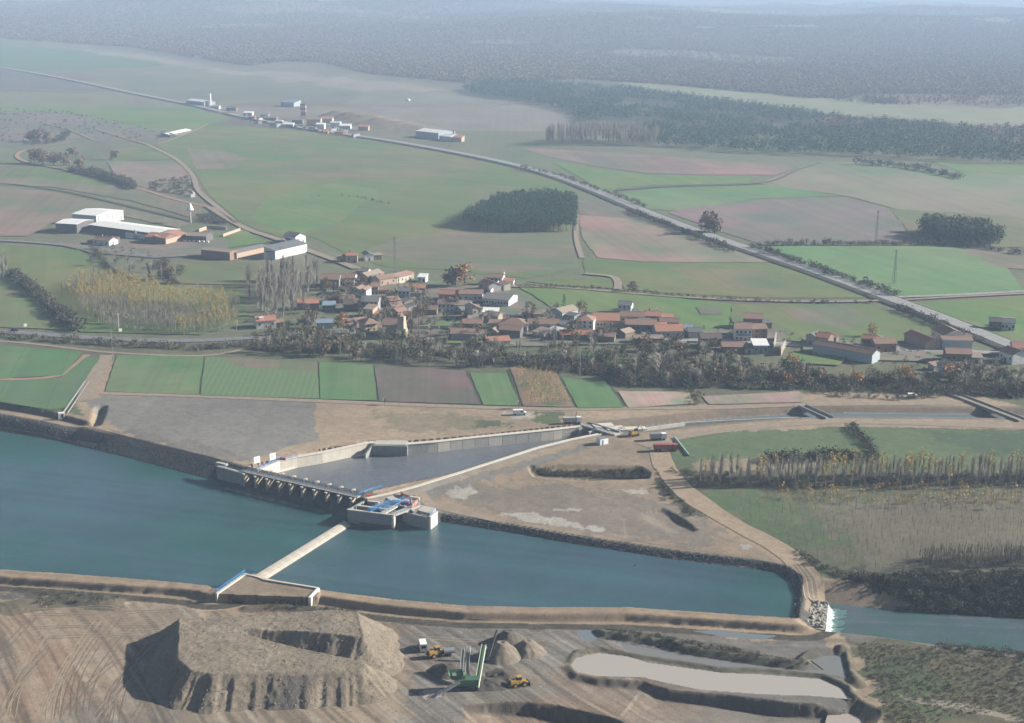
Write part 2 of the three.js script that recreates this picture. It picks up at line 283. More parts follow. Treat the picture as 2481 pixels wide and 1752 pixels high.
// ---------- ground colours (what the ground is made of, with shade of dike and step faces painted in) ----------
const cDirt = [0.275, 0.21, 0.145], cTan = [0.31, 0.235, 0.16], cGrav = [0.19, 0.178, 0.158], cGravD = [0.16, 0.146, 0.128], cGrass = [0.085, 0.115, 0.045], cOlive = [0.11, 0.105, 0.06], cScrub = [0.08, 0.075, 0.045], cSoil = [0.085, 0.068, 0.05], cRock = [0.085, 0.087, 0.09], cEast = [0.205, 0.168, 0.132], cPale = [0.36, 0.335, 0.29], cRust = [0.25, 0.15, 0.09];
const GP = (pts, c, soft = 1.2) => ({ p: finishPoly(pts.map(([x, y]) => G(x, y))), c, soft });
const paint = [
  GP(O(-200, 880, 0, 907, 215, 948, 235, 950, 250, 962, 487, 1048, 490, 1080, 150, 985, -200, 925), cTan),
  GP(O(168, 905, 205, 850, 262, 797, 235, 880, 1080, 910, 1290, 920, 1440, 918, 1560, 908, 1790, 880, 2180, 885, 2330, 930, 2330, 965, 1900, 955, 1500, 985, 1440, 1000, 1330, 990, 880, 1120, 480, 1060, 205, 950), cTan),
  GP(O(195, 905, 236, 884, 705, 900, 712, 985, 640, 1005, 560, 1032, 500, 1030, 260, 960, 222, 940), cGrav),
  GP(O(250, 965, 480, 1035, 560, 1035, 540, 1015, 400, 985, 300, 965), cGravD, 3),
  GP(O(712, 905, 1100, 915, 1130, 950, 1010, 962, 880, 985, 730, 990), cTan, 2),
  GP(O(830, 925, 1000, 925, 1130, 945, 1100, 965, 900, 965), [0.215, 0.18, 0.115], 5), GP(O(1060, 945, 1130, 942, 1140, 958, 1070, 960), cGrass, 3), GP(O(1200, 925, 1260, 928, 1265, 948, 1205, 950), cGrass, 3),
  GP(O(1130, 925, 1195, 925, 1190, 940, 1145, 945), cPale, 3),
  GP(O(890, 1118, 1180, 1045, 1340, 985, 1440, 990, 1480, 1050, 1550, 1120, 1650, 1190, 1780, 1255, 1820, 1300, 1780, 1290, 1500, 1255, 1200, 1200, 985, 1165), cDirt),
  GP(O(890, 1118, 1345, 985, 1330, 1000, 1180, 1050, 990, 1110, 960, 1120), cGrav, 1.5),
  GP(O(985, 1115, 1060, 1085, 1250, 1085, 1460, 1110, 1560, 1165, 1650, 1200, 1560, 1225, 1300, 1195, 1120, 1165), cEast, 5),
  GP(O(1005, 1100, 1050, 1085, 1062, 1100, 1040, 1120, 1010, 1118), cPale, 2), GP(O(1110, 1150, 1200, 1152, 1360, 1186, 1340, 1192, 1200, 1172), cPale, 2), GP(O(1390, 1097, 1440, 1098, 1450, 1108, 1400, 1106), cPale, 1.5), GP(O(1240, 1140, 1310, 1142, 1300, 1148, 1250, 1146), cPale, 1.5), GP(O(1660, 1215, 1690, 1225, 1670, 1232), cPale, 1),
  GP(O(905, 1125, 990, 1110, 970, 1125, 985, 1145, 1150, 1180, 1500, 1245, 1750, 1275, 1750, 1288, 1500, 1258, 1150, 1200, 985, 1165), cGrav, 1.5),
  GP(O(1190, 1043, 1440, 1047, 1455, 1062, 1450, 1076, 1300, 1074, 1195, 1064), cScrub, 1.5),
  GP(O(1450, 985, 1520, 985, 1530, 1010, 1500, 1050, 1560, 1110, 1680, 1180, 1770, 1235, 1850, 1310, 1860, 1360, 1775, 1350, 1760, 1270, 1640, 1195, 1530, 1130, 1480, 1070, 1460, 1020), cTan),
  GP(O(1480, 1055, 1560, 1125, 1590, 1170, 1530, 1150, 1470, 1090), cScrub, 3),
  GP(O(1780, 1300, 1850, 1295, 2050, 1360, 2000, 1368, 1870, 1358, 1780, 1400), cDirt, 3),
  // east of the works: rough pasture and plantation floor
  GP(O(1505, 985, 1560, 972, 1900, 957, 2400, 968, 2400, 1060, 1560, 1050, 1490, 1040), [0.085, 0.125, 0.05], 2),
  GP(O(2050, 965, 2400, 975, 2400, 1030, 2200, 1020), [0.055, 0.095, 0.045], 6), GP(O(1560, 1032, 1700, 1030, 1860, 1045, 1700, 1060, 1560, 1055), [0.25, 0.2, 0.14], 3),
  GP(O(1500, 1050, 1640, 1062, 2400, 1062, 2400, 1110, 1560, 1110), cScrub, 4),
  GP(O(1545, 1098, 2400, 1090, 2400, 1400, 1990, 1352, 1880, 1300, 1775, 1235, 1640, 1165), [0.105, 0.112, 0.06], 2),
  GP(O(1850, 1130, 2400, 1110, 2400, 1290, 2000, 1300, 1880, 1230), [0.145, 0.128, 0.085], 10), GP(O(1560, 1105, 1720, 1108, 1900, 1210, 1800, 1240, 1650, 1165), [0.075, 0.115, 0.045], 6),
  GP(O(1890, 1285, 2100, 1265, 2400, 1270, 2400, 1400, 2000, 1355), [0.05, 0.05, 0.032], 6),
  GP(O(1770, 1280, 1890, 1300, 2060, 1362, 1990, 1372, 1850, 1352, 1780, 1340), cDirt, 2),
  // the near side
  GP(O(1900, 1432, 2000, 1438, 2295, 1480, 2500, 1500, 2500, 1700, 1960, 1700, 1985, 1600, 1930, 1500), [0.1, 0.09, 0.048], 3),
  GP(O(1940, 1445, 2100, 1480, 2150, 1540, 2050, 1640, 1975, 1560), [0.075, 0.1, 0.04], 8),
  GP(O(2020, 1560, 2150, 1575, 2300, 1612, 2300, 1622, 2150, 1590, 2020, 1570), [0.24, 0.21, 0.16], 1),
];
const paintSouth = [
  GP(O(0, 1320, 130, 1325, 280, 1330, 280, 1350, 100, 1352, 0, 1345), [0.1, 0.085, 0.062], 4),
  GP(O(560, 1345, 800, 1350, 830, 1380, 560, 1372), [0.13, 0.12, 0.1], 4),
  GP(O(880, 1380, 1300, 1370, 1500, 1380, 1760, 1405, 1880, 1440, 1930, 1500, 1980, 1600, 1960, 1660, 900, 1660, 930, 1570, 890, 1450), cGravD, 4),
  GP(O(1300, 1380, 1450, 1378, 1640, 1398, 1790, 1412, 1880, 1400, 1890, 1425, 1700, 1440, 1560, 1420, 1400, 1395), cTan, 2),
  GP(O(1040, 1500, 1280, 1500, 1300, 1540, 1420, 1570, 1300, 1590, 1060, 1580), [0.165, 0.145, 0.12], 6),
  GP(O(1270, 1530, 1500, 1545, 1700, 1590, 1880, 1620, 1700, 1640, 1400, 1590), [0.2, 0.175, 0.145], 4),
  GP(O(1340, 1405, 1440, 1415, 1700, 1462, 1830, 1492, 1780, 1500, 1560, 1470, 1360, 1425), [0.1, 0.088, 0.068], 2),
  GP(O(1860, 1415, 1935, 1490, 1985, 1600, 1960, 1640, 1900, 1560, 1905, 1490, 1850, 1440), cTan, 1.5),
  GP(O(-60, 1500, 30, 1480, 60, 1500, 20, 1540, -60, 1550), cPale, 4), GP(O(290, 1450, 320, 1430, 330, 1450, 325, 1480, 300, 1470), cRust, 2),
  GP(O(150, 1560, 250, 1555, 280, 1600, 180, 1660, 60, 1660), [0.2, 0.165, 0.12], 6),
];
const pTrackA = onPlane(0, 1630, FG), pTrackB = onPlane(150, 1490, FG), tDir = Math.atan2(pTrackB.z - pTrackA.z, pTrackB.x - pTrackA.x), tC = Math.cos(tDir), tS = Math.sin(tDir);
function nearC(x, z, h) {
  const jx = (vnoise(x * 0.23, z * 0.23) - 0.5) + 0.6 * (vnoise(x * 0.9, z * 0.9) - 0.5), jz = (vnoise(x * 0.23 + 50, z * 0.23) - 0.5) + 0.6 * (vnoise(x * 0.9 + 70, z * 0.9) - 0.5);
  const south = inside(southLand, x, z), dR = near(river, x, z, 60) ? dist(river, x, z) : 60;
  let c = south ? mix3(cDirt, cGravD, sstep(20, 60, x)) : mix3(cGrass, cOlive, fbm(x * 0.02, z * 0.02, 3) * 1.4);
  if (inside(river, x, z)) return [0.05, 0.06, 0.05];
  for (const q of south ? paintSouth : paint) if (inside(q.p, x + jx * q.soft * 2, z + jz * q.soft * 2)) c = q.c;
  if (south) for (const q of paint.slice(-3)) if (inside(q.p, x + jx * q.soft * 2, z + jz * q.soft * 2)) c = q.c;
  const big = fbm(x * 0.018 + 9, z * 0.018, 4), mid = fbm(x * 0.12, z * 0.12, 3);
  let k = 0.62 + 0.5 * big + 0.26 * mid;
  if (south) {
    const wS = 1 - sstep(20, 70, x + 12 * (fbm(x * 0.05, z * 0.05, 3) - 0.5));
    if (wS > 0 && dR > 16) {                                     // dragged and driven earth: long streaks that follow the machines
      const u = x * tC + z * tS + 10 * (fbm(x * 0.012, z * 0.012, 2) - 0.5), v = -x * tS + z * tC + 9 * (fbm(x * 0.01 + 4, z * 0.01, 2) - 0.5) + 0.0012 * u * u;
      const s = vnoise(v * 0.45, u * 0.025) * 0.35 + vnoise(v * 1.3, u * 0.035) * 0.4 + vnoise(v * 2.2 + 30, u * 0.06) * 0.25;
      k *= 1 + (0.66 + 0.66 * s - 1) * wS; const hue = fbm(x * 0.03 + 70, z * 0.03, 3); c = mix3(c, hue > 0.5 ? cRust : cGravD, Math.min(0.6, Math.abs(hue - 0.5) * 3) * wS); if (s > 0.6) c = mix3(c, cPale, 0.25 * wS); if (s < 0.38) c = mix3(c, cSoil, 0.5 * wS);
    } else if (dR > 14) { const s = vnoise(x * 0.06 + z * 0.02, z * 0.7); k *= 0.78 + 0.44 * s; }
    if (dR < 11) { c = mix3(cTan, cRust, 0.25 * mid); if (dR < 2.4) c = mix3(c, cOlive, 0.5); k = 0.75 + 0.4 * mid; const s = vnoise(dR * 1.1, x * 0.05); k *= 0.85 + 0.3 * s; }
    else if (dR < 15 && h < -3.35) { c = mix3([0.06, 0.05, 0.04], cScrub, mid * 0.7); k = 0.5 + 0.6 * vnoise(x * 0.8, z * 0.8); }  // outer dike face: dark soil and scrub, darkened further to paint its shade
  } else if (dR < (inside(eastLand, x, z) ? 3.4 : 9) && h < -0.5 && h > WL - 1) { c = mix3(cRock, cSoil, 0.5 * mid); k = 0.6 + 0.6 * vnoise(x * 0.9, z * 0.9); }
  for (const [line] of scarps) if (near(line, x, z, 5)) { const d = dist(line, x, z, false); if (hitSide > 0 && d < 4 && hitT > 0.001 && hitT < line.length - 1.01) c = mix3(c, [0.1, 0.08, 0.06], 0.8 * (1 - sstep(2.2, 4, d))); }  // near face of each step darkened, its shade put into the colour
  for (const [line, up, half, run] of ridges) if (near(line, x, z, 4)) { const d = dist(line, x, z, false); if (d < half + run) c = mix3(c, cScrub, 0.7); }
  for (const [p, l, cp] of puddles) if (inside(p, x, z)) { c = cp; k = 1; }
  if (near(canal, x, z, 12)) { const d = dist(canal, x, z, false); if (d < 11) c = d < 4.6 ? [0.3, 0.29, 0.27] : mix3(c, [0.17, 0.13, 0.095], 0.8); }
  if (inside(platform, x, z)) c = mix3(cDirt, cSoil, 0.3 * mid);
  return [c[0] * k, c[1] * k, c[2] * k];
}
const gridMesh = (xs, zs, hf, cf, xAt = (x) => x) => {
  const nx = xs.length, nz = zs.length, p = new Float32Array(nx * nz * 3), c = new Float32Array(nx * nz * 3), uv = new Float32Array(nx * nz * 2), idx = new Uint32Array((nx - 1) * (nz - 1) * 6);
  let i = 0, q = 0;
  for (let b = 0; b < nz; b++) for (let a = 0; a < nx; a++, i++) {
    const z = zs[b], x = xAt(xs[a], z), h = hf(x, z), col = cf(x, z, h);
    p[3 * i] = x; p[3 * i + 1] = h; p[3 * i + 2] = z; c[3 * i] = col[0]; c[3 * i + 1] = col[1]; c[3 * i + 2] = col[2]; uv[2 * i] = x; uv[2 * i + 1] = z;
    if (a && b) { idx[q++] = i; idx[q++] = i - nx; idx[q++] = i - nx - 1; idx[q++] = i; idx[q++] = i - nx - 1; idx[q++] = i - 1; }
  }
  const g = new THREE.BufferGeometry();
  g.setAttribute('position', new THREE.BufferAttribute(p, 3)); g.setAttribute('color', new THREE.BufferAttribute(c, 3)); g.setAttribute('uv', new THREE.BufferAttribute(uv, 2));
  g.setIndex(new THREE.BufferAttribute(idx, 1)); g.computeVertexNormals();
  return g;
};
const steps = (...l) => { const o = [l[0]]; for (let i = 1; i < l.length; i += 2) { const a = o[o.length - 1], b = l[i + 1], n = Math.max(1, Math.round(Math.abs(b - a) / l[i])); for (let k = 1; k <= n; k++) o.push(a + (b - a) * k / n); } return o; };
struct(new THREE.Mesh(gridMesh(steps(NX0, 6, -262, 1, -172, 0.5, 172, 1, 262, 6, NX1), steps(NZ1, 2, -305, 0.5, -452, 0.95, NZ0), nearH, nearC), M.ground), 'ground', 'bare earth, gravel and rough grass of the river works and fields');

const farPaint = [
  [O(-400, 80, 0, 88, 120, 95, 290, 113, 480, 148, 700, 163, 860, 180, 1010, 194, 1030, 212, 900, 222, 640, 215, 420, 250, -400, 240), [0.15, 0.145, 0.085]],
  [O(-300, 90, 60, 98, 250, 124, 380, 148, 150, 160, -300, 150), [0.075, 0.14, 0.06]],
  [O(150, 108, 290, 118, 480, 152, 700, 168, 1000, 200, 890, 212, 640, 180, 420, 152), [0.23, 0.195, 0.15]],
  [O(-300, 160, 100, 162, 330, 168, 400, 180, 180, 182, 60, 165), [0.13, 0.11, 0.085]],
  [O(-300, 170, 20, 158, 160, 182, 285, 208, -300, 196), [0.11, 0.1, 0.09]],
  [O(200, 165, 640, 185, 870, 214, 700, 230, 450, 228, 300, 205), [0.13, 0.135, 0.09]],
  [O(420, 236, 700, 240, 1150, 232, 1280, 258, 1300, 305, 1020, 320, 900, 300, 700, 288, 560, 262), [0.185, 0.165, 0.13]],
  [O(820, 200, 1040, 212, 1150, 228, 1060, 240, 760, 238), [0.16, 0.155, 0.11]],
  [O(1380, 174, 1500, 176, 1700, 198, 1960, 232, 2400, 246, 2400, 295, 2100, 275, 1900, 262, 1700, 236, 1500, 206, 1390, 190), [0.19, 0.2, 0.11]],
  [O(1080, 180, 1400, 190, 1700, 240, 1950, 268, 2400, 290, 2400, 372, 1760, 350, 1480, 330, 1300, 285, 1250, 240, 1030, 205), [0.05, 0.06, 0.04]],
  [O(1240, 300, 1500, 320, 1600, 345, 1300, 345, 1180, 330), [0.13, 0.125, 0.085]],
].map(([l, c]) => ({ p: finishPoly(l.map(([x, y]) => G(x, y))), c }));
function farC(x, z) {
  const Z = -z; let c = mix3([0.1, 0.13, 0.06], [0.14, 0.125, 0.08], fbm(x / 170, z / 240, 4) * 1.5 - 0.25);
  if (Z > 2000) {
    const s = Z * 0.004, hill = farPaint[0];
    c = mix3([0.1, 0.088, 0.066], [0.15, 0.125, 0.09], fbm(x / 320, z / 420, 4) * 1.6 - 0.3);
    for (const q of farPaint) if (inside(q.p, x + (vnoise(x / 60, z / 90) - 0.5) * s * 3, z + (vnoise(x / 60 + 9, z / 90) - 0.5) * s * 8)) c = q.c;
  }
  if (Z > 7000) { const f = fbm(x / 900 + 40, z / 2600, 3); if (f > 0.53) c = [0.22, 0.22, 0.15]; if (f > 0.62) c = [0.3, 0.27, 0.21]; }
  const k = 0.75 + 0.5 * fbm(x / 45, z / 90, 4);
  return [c[0] * k, c[1] * k, c[2] * k];
}
const farZ = [NZ0 + 4]; while (farZ[farZ.length - 1] > -62000) { const Z = -farZ[farZ.length - 1]; farZ.push(-(Z + Math.max(2.2, Z * Z / (1422 * 180) * 0.65))); }
struct(new THREE.Mesh(gridMesh(steps(-1.6, 0.08, -0.44, 0.0042, 0.44, 0.08, 1.6), farZ, (x, z) => farH(x, z) - 0.06, farC, (u, z) => u * -z), M.ground), 'terrain', 'wide plain of meadows and ploughland rising to wooded hills');
{ const m = new MB(); m.tint = [0.1, 0.11, 0.06]; const q = (x0, x1, z0, z1) => m.quad([x0, -0.3, z1], [x1, -0.3, z1], [x1, -0.3, z0], [x0, -0.3, z0]); q(-1200, NX0, NZ0, NZ1); q(NX1, 1200, NZ0, NZ1); m.tint = [0.19, 0.16, 0.12]; m.quad([-1200, -5.4, 900], [1200, -5.4, 900], [1200, -5.4, NZ1], [-1200, -5.4, NZ1]); struct(m.mesh('ground', vmat()), 'ground', 'level land beside and behind the river works'); }

// ---------- fields ----------
let layer = 0;
const fieldMats = {};
function fieldMat(c, turn, tex = texField, m = 260, m2 = m) { const k = [c, turn, tex.uuid, m].join(); if (!fieldMats[k]) { const t = tex.clone(); t.repeat.set(1 / m, 1 / m2); t.rotation = turn; t.needsUpdate = true; fieldMats[k] = mat(c, { map: t, roughness: 1 }); } return fieldMats[k]; }
function sheet(w, y, rough = 0.5) {                              // a flat sheet with slightly uneven edges
  const e = []; const r = rng(Math.round(Math.abs(w[0].x * 7 + w[0].z * 3)));
  w.forEach((a, i) => { const b = w[(i + 1) % w.length], n = clamp(Math.round(Math.hypot(b.x - a.x, b.z - a.z) / 9), 1, 40); for (let k = 0; k < n; k++) e.push(new THREE.Vector2(lerp(a.x, b.x, k / n) + (k ? (r() - 0.5) * rough : 0), -lerp(a.z, b.z, k / n) + (k ? (r() - 0.5) * rough : 0))); });
  const g = new THREE.ShapeGeometry(new THREE.Shape(e)), p = g.attributes.position, u = g.attributes.uv;
  for (let i = 0; i < p.count; i++) { u.setXY(i, p.getX(i), p.getY(i)); p.setXYZ(i, p.getX(i), y, -p.getY(i)); }
  const nm = g.attributes.normal; for (let i = 0; i < p.count; i++) nm.setXYZ(i, 0, 1, 0);
  return g;
}
const gFresh = [0.1, 0.16, 0.036], gMid = [0.102, 0.136, 0.038], gDull = [0.122, 0.126, 0.052], bOlive = [0.14, 0.13, 0.078], bBrown = [0.165, 0.135, 0.09], bTan = [0.215, 0.165, 0.12], bRed = [0.2, 0.138, 0.105], bGrey = [0.13, 0.12, 0.09];
function field(pts, c, label, o = {}) {
  const w = finishPoly(pts.map(([x, y]) => onPlane(x, y, 0))), far = -(w.z0 + w.z1) / 2;
  const y = o.y ?? (far < 760 ? 0.05 + 0.006 * layer : 0.1 + 0.01 * layer); layer++;
  return struct(new THREE.Mesh(sheet(w, y, far < 760 ? 0.6 : 2), o.m ?? fieldMat(c, o.turn ?? 0.4, o.tex, o.size, o.size2)), 'field', label);
}
field(O(-200, 212, 0, 205, 300, 216, 420, 239, 520, 266, 400, 300, 330, 290, 150, 252, -200, 245), gFresh, 'pale green field below the far road at the left', { size: 500, turn: 1.1 });
field(O(-200, 245, 150, 252, 330, 290, 420, 300, 340, 325, 300, 318, 215, 318, 165, 318, 60, 338, 0, 325, -200, 330), bGrey, 'grey green rough pasture round the brown trees', { turn: 0.2 });
field(O(400, 302, 470, 278, 560, 284, 700, 297, 840, 317, 960, 338, 1180, 383, 1270, 412, 1285, 440, 1090, 428, 1000, 500, 1290, 480, 1305, 600, 1180, 625, 1000, 605, 870, 600, 790, 575, 700, 530, 620, 530, 540, 500, 470, 440, 435, 385, 380, 345, 345, 325), gMid, 'largest green meadow, between the highway and the village', { size: 420, turn: 0.9 });
field(O(420, 332, 500, 338, 555, 355, 525, 378, 440, 380), bBrown, 'brownish patch in the meadow beside the curved track', { turn: 0.3 });
field(O(560, 395, 700, 350, 900, 345, 1100, 372, 1000, 395, 800, 400), gDull, 'dull green strip across the large meadow', { turn: 1.2 });
field(O(600, 440, 740, 410, 850, 425, 760, 500, 660, 530, 560, 490), gFresh, 'brighter green part of the meadow near the farm track', { turn: 0.7 });
field(O(820, 560, 900, 535, 1010, 520, 1288, 524, 1300, 600, 1150, 612, 950, 596), bOlive, 'brown green stubble field in front of the pine grove', { turn: 1.3 });
field(O(1288, 440, 1400, 465, 1530, 520, 1300, 480), bGrey, 'grey rough triangle between the pine grove and the highway', { turn: 0.3 });
field(O(1298, 482, 1400, 490, 1530, 522, 1640, 558, 1730, 588, 1600, 588, 1440, 587, 1340, 578, 1305, 530), bTan, 'bare tan field beside the highway', { turn: 0.2 });
field(O(1310, 578, 1440, 589, 1725, 590, 1830, 622, 1945, 668, 1700, 668, 1500, 658, 1400, 648, 1388, 632, 1370, 620, 1310, 612), gMid, 'green field below the bare tan field', { turn: 1.0 });
field(O(1500, 600, 1700, 605, 1820, 640, 1700, 660, 1560, 630), gDull, 'duller corner of the green field below the tan field', { turn: 0.2 });
field(O(1170, 332, 1260, 336, 1480, 350, 1800, 372, 1740, 392, 1560, 392, 1450, 388, 1350, 375, 1230, 352), bRed, 'reddish ploughed field beyond the highway', { turn: 0.1, size: 400 });
field(O(1290, 350, 1480, 352, 1620, 380, 1450, 384, 1340, 372), [0.17, 0.12, 0.1], 'darker middle of the reddish ploughed field', { turn: 0.1, size: 400 });
field(O(1235, 362, 1350, 380, 1450, 392, 1700, 397, 1670, 412, 1450, 416, 1350, 428), gFresh, 'narrow green strip between the reddish field and the highway', { turn: 0.3, size: 380 });
field(O(1375, 436, 1470, 424, 1740, 415, 1880, 440, 1700, 446, 1510, 472, 1450, 470), [0.1, 0.18, 0.06], 'bright green field above the highway bend', { turn: 0.5, size: 380 });
field(O(1500, 478, 1520, 470, 1700, 447, 1890, 442, 1995, 468, 2055, 545, 1710, 550, 1600, 515), [0.145, 0.125, 0.105], 'grey brown fallow field beside the single tree', { turn: 0.2, size: 340 });
field(O(1700, 412, 1830, 362, 1950, 365, 2150, 385, 2400, 400, 2400, 500, 2210, 482, 2050, 480, 1900, 440), [0.15, 0.165, 0.095], 'pale grey green meadow in the upper right', { turn: 0.15, size: 520 });
field(O(2090, 362, 2400, 372, 2400, 398, 2160, 388), gFresh, 'light green strip at the right under the far wood', { turn: 0.1, size: 380 });
field(O(1995, 468, 2210, 482, 2400, 500, 2400, 560, 2060, 548), gDull, 'dull green ground round the dark grove at the right', { turn: 0.3 });
field(O(1712, 553, 2060, 552, 2140, 556, 2240, 575, 2300, 660, 2010, 664, 1880, 622), [0.1, 0.195, 0.065], 'brightest green field, right of the highway', { turn: 0.35, size: 330 });
field(O(2150, 558, 2400, 570, 2400, 615, 2240, 600), bBrown, 'brownish field at the right edge behind the hedge', { turn: 0.35 });
field(O(2045, 682, 2130, 675, 2400, 664, 2400, 800, 2290, 790, 2200, 748), gFresh, 'green field in the corner right of the highway', { turn: 0.6 });
field(O(1165, 645, 1380, 652, 1560, 674, 1640, 682, 1630, 760, 1480, 740, 1400, 712, 1240, 692), gFresh, 'green meadow behind the village houses', { turn: 0.4 });
field(O(1180, 632, 1260, 625, 1370, 624, 1382, 648, 1250, 640), gMid, 'small green paddock beside the curving track', { turn: 0.9 });
field(O(1560, 690, 1615, 690, 1622, 706, 1570, 706), bGrey, 'small grey walled plot in the village meadow', { turn: 0.9, y: 0.6 });
field(O(1640, 684, 1950, 682, 2045, 718, 2110, 748, 2000, 770, 1800, 768, 1640, 752), gMid, 'green gardens and paddocks at the right end of the village', { turn: 0.3 });
field(O(1740, 690, 1900, 686, 1960, 715, 1900, 740, 1800, 722), bOlive, 'brownish garden strip at the right end of the village', { turn: 0.3 });
field(O(-200, 422, 0, 420, 120, 432, 290, 472, 430, 500, 400, 512, 250, 480, 120, 500, 60, 530, -200, 530), bBrown, 'brown stubble field left of the white farm sheds', { turn: 0.15 });
field(O(-200, 375, 60, 372, 150, 388, 330, 428, 455, 462, 440, 492, 300, 452, 120, 420, -200, 405), bOlive, 'olive brown field above the farm track', { turn: 0.2 });
field(O(50, 372, 150, 388, 260, 412, 230, 420, 90, 398, 0, 395), gMid, 'green end of the field above the farm track', { turn: 0.2 });
field(O(240, 362, 400, 360, 430, 400, 430, 440, 330, 425, 260, 400), [0.17, 0.15, 0.105], 'tan rough ground inside the bend of the farm tracks', { turn: 0.6 });
field(O(250, 335, 330, 328, 400, 358, 250, 362), gMid, 'small green paddock by the far trees', { turn: 0.6 });
field(O(390, 550, 480, 528, 545, 515, 605, 545, 470, 562, 400, 566), gFresh, 'green paddock beside the brick farm walls', { turn: 0.2 });
field(O(-200, 548, 60, 552, 180, 562, 210, 590, 240, 600, 330, 640, 540, 650, 560, 720, 450, 752, 180, 745, 90, 664, 30, 614, -200, 612), gMid, 'green meadow round the yellow poplars', { turn: 0.3 });
field(O(-200, 616, 26, 618, 84, 666, 172, 742, 0, 735, -200, 730), [0.125, 0.15, 0.06], 'yellow green meadow at the left edge above the road', { turn: 0.3 });
field(O(330, 590, 560, 585, 600, 610, 560, 640, 340, 636), gDull, 'small meadow below the white farm sheds', { turn: 0.8 });
field(O(-200, 770, 0, 775, 186, 790, 140, 842, 0, 850, -200, 852), [0.08, 0.15, 0.06], 'green field at the left edge below the main road', { turn: 0.2 });
field(O(-200, 858, 0, 855, 135, 848, 196, 800, 225, 802, 150, 915, 110, 920, 0, 902, -200, 880), [0.075, 0.135, 0.058], 'green field beside the tan track at the left', { turn: 0.2 });
field(O(262, 798, 456, 800, 445, 886, 236, 879), [0.095, 0.16, 0.062], 'first green plot in the row along the gravel yard', { turn: 0.1, size: 120 });
field(O(460, 801, 712, 812, 716, 895, 449, 887), [0.1, 0.165, 0.068], 'green plot with pale crop rows', { tex: texFurrow, size: 34, turn: 0.06 });
field(O(500, 802, 711, 812, 712, 836, 530, 822), bOlive, 'brownish upper end of the plot with crop rows', { turn: 0.1, size: 120 });
field(O(714, 812, 836, 819, 845, 899, 719, 896), [0.08, 0.16, 0.055], 'green plot left of the dark ploughed plot', { turn: 0.1, size: 120 });
field(O(839, 820, 1044, 832, 1076, 908, 849, 901), [0.115, 0.092, 0.078], 'dark brown ploughed plot', { size: 90, turn: 0.05 });
field(O(1054, 838, 1136, 838, 1167, 911, 1083, 909), [0.085, 0.16, 0.058], 'green plot between the ploughed plot and the yellow saplings', { turn: 0.1, size: 120 });
field(O(1144, 826, 1244, 831, 1288, 914, 1173, 911), [0.17, 0.135, 0.085], 'brown plot planted with yellow saplings', { turn: 0.1, size: 60 });
field(O(1259, 848, 1353, 850, 1399, 915, 1296, 916), [0.08, 0.165, 0.056], 'green plot right of the yellow saplings', { turn: 0.1, size: 120 });
field(O(1385, 878, 1545, 880, 1556, 906, 1410, 916), [0.3, 0.25, 0.19], 'pale bare plot behind the canal road', { turn: 0.1, size: 60 });
field(O(1575, 890, 1792, 878, 1802, 903, 1590, 908), [0.24, 0.2, 0.155], 'bare tan strip behind the canal road', { turn: 0.1, size: 60 });

// ---------- roads, tracks and paths ----------
function resample(pts, step) {
  const c = new THREE.CatmullRomCurve3(pts.map((q) => new THREE.Vector3(q.x, 0, q.z)), false, 'centripetal'), n = Math.max(2, Math.ceil(c.getLength() / step));
  return c.getSpacedPoints(n);
}
function ribbon(line, width, lift, o = {}) {
  const pts = resample(line, o.step ?? 6), n = pts.length, p = [], uv = [], idx = []; let run = 0; const cuts = o.profile ?? [[-1, 0], [1, 0]];
  for (let i = 0; i < n; i++) {
    const a = pts[Math.max(0, i - 1)], b = pts[Math.min(n - 1, i + 1)], l = Math.hypot(b.x - a.x, b.z - a.z) || 1, nx = -(b.z - a.z) / l, nz = (b.x - a.x) / l;
    if (i) run += Math.hypot(pts[i].x - pts[i - 1].x, pts[i].z - pts[i - 1].z);
    const w = width / 2 * (o.rough ? 1 + o.rough * (vnoise(run * 0.12, width) - 0.5) : 1);
    for (const [s, y] of cuts) { const x = pts[i].x + nx * (w * s + (o.off ?? 0)), z = pts[i].z + nz * (w * s + (o.off ?? 0)); p.push(x, (o.level ?? landH(x, z)) + lift + y, z); uv.push(x, z); }
    if (i) for (let k = 1; k < cuts.length; k++) { const c = cuts.length, q = i * c + k; idx.push(q - c - 1, q - c, q, q - c - 1, q, q - 1); }
  }
  const g = new THREE.BufferGeometry(); g.setAttribute('position', new THREE.BufferAttribute(new Float32Array(p), 3)); g.setAttribute('uv', new THREE.BufferAttribute(new Float32Array(uv), 2)); g.setIndex(idx); g.computeVertexNormals();
  return g;
}
const at = (pts) => pts.map(([x, y]) => G(x, y));
const road = (pts, width, m, name, label, lift = 0.7, o = {}) => struct(new THREE.Mesh(ribbon(at(pts), width, lift, o), m), name, label);
const hwPts = O(-300, 118, -60, 143, 0, 152, 160, 180, 290, 208, 420, 234, 560, 266, 700, 292, 840, 312, 960, 332, 1080, 355, 1180, 378, 1260, 402, 1340, 432, 1450, 478, 1560, 520, 1680, 562, 1800, 602, 1900, 638, 2000, 675, 2100, 712, 2200, 752, 2330, 804, 2450, 850);
const hw = at(hwPts);
struct(new THREE.Mesh(ribbon(hw, 19, 0.2, { step: 14, profile: [[-1, 0.4], [-0.62, 1.3], [0.62, 1.3], [1, 0.4]] }), M.verge), 'road_embankment', 'dark grassy embankment under the highway');
const hwMesh = struct(new THREE.Mesh(ribbon(hw, 10, 1.56, { step: 14 }), M.asphaltPale), 'road', 'long straight grey highway crossing the plain');
for (const s of [-1, 1]) { const l = new THREE.Mesh(ribbon(hw, 0.3, 1.6, { step: 14, off: s * 4.6 }), M.line); l.name = 'road_marking'; hwMesh.add(shade(l)); }
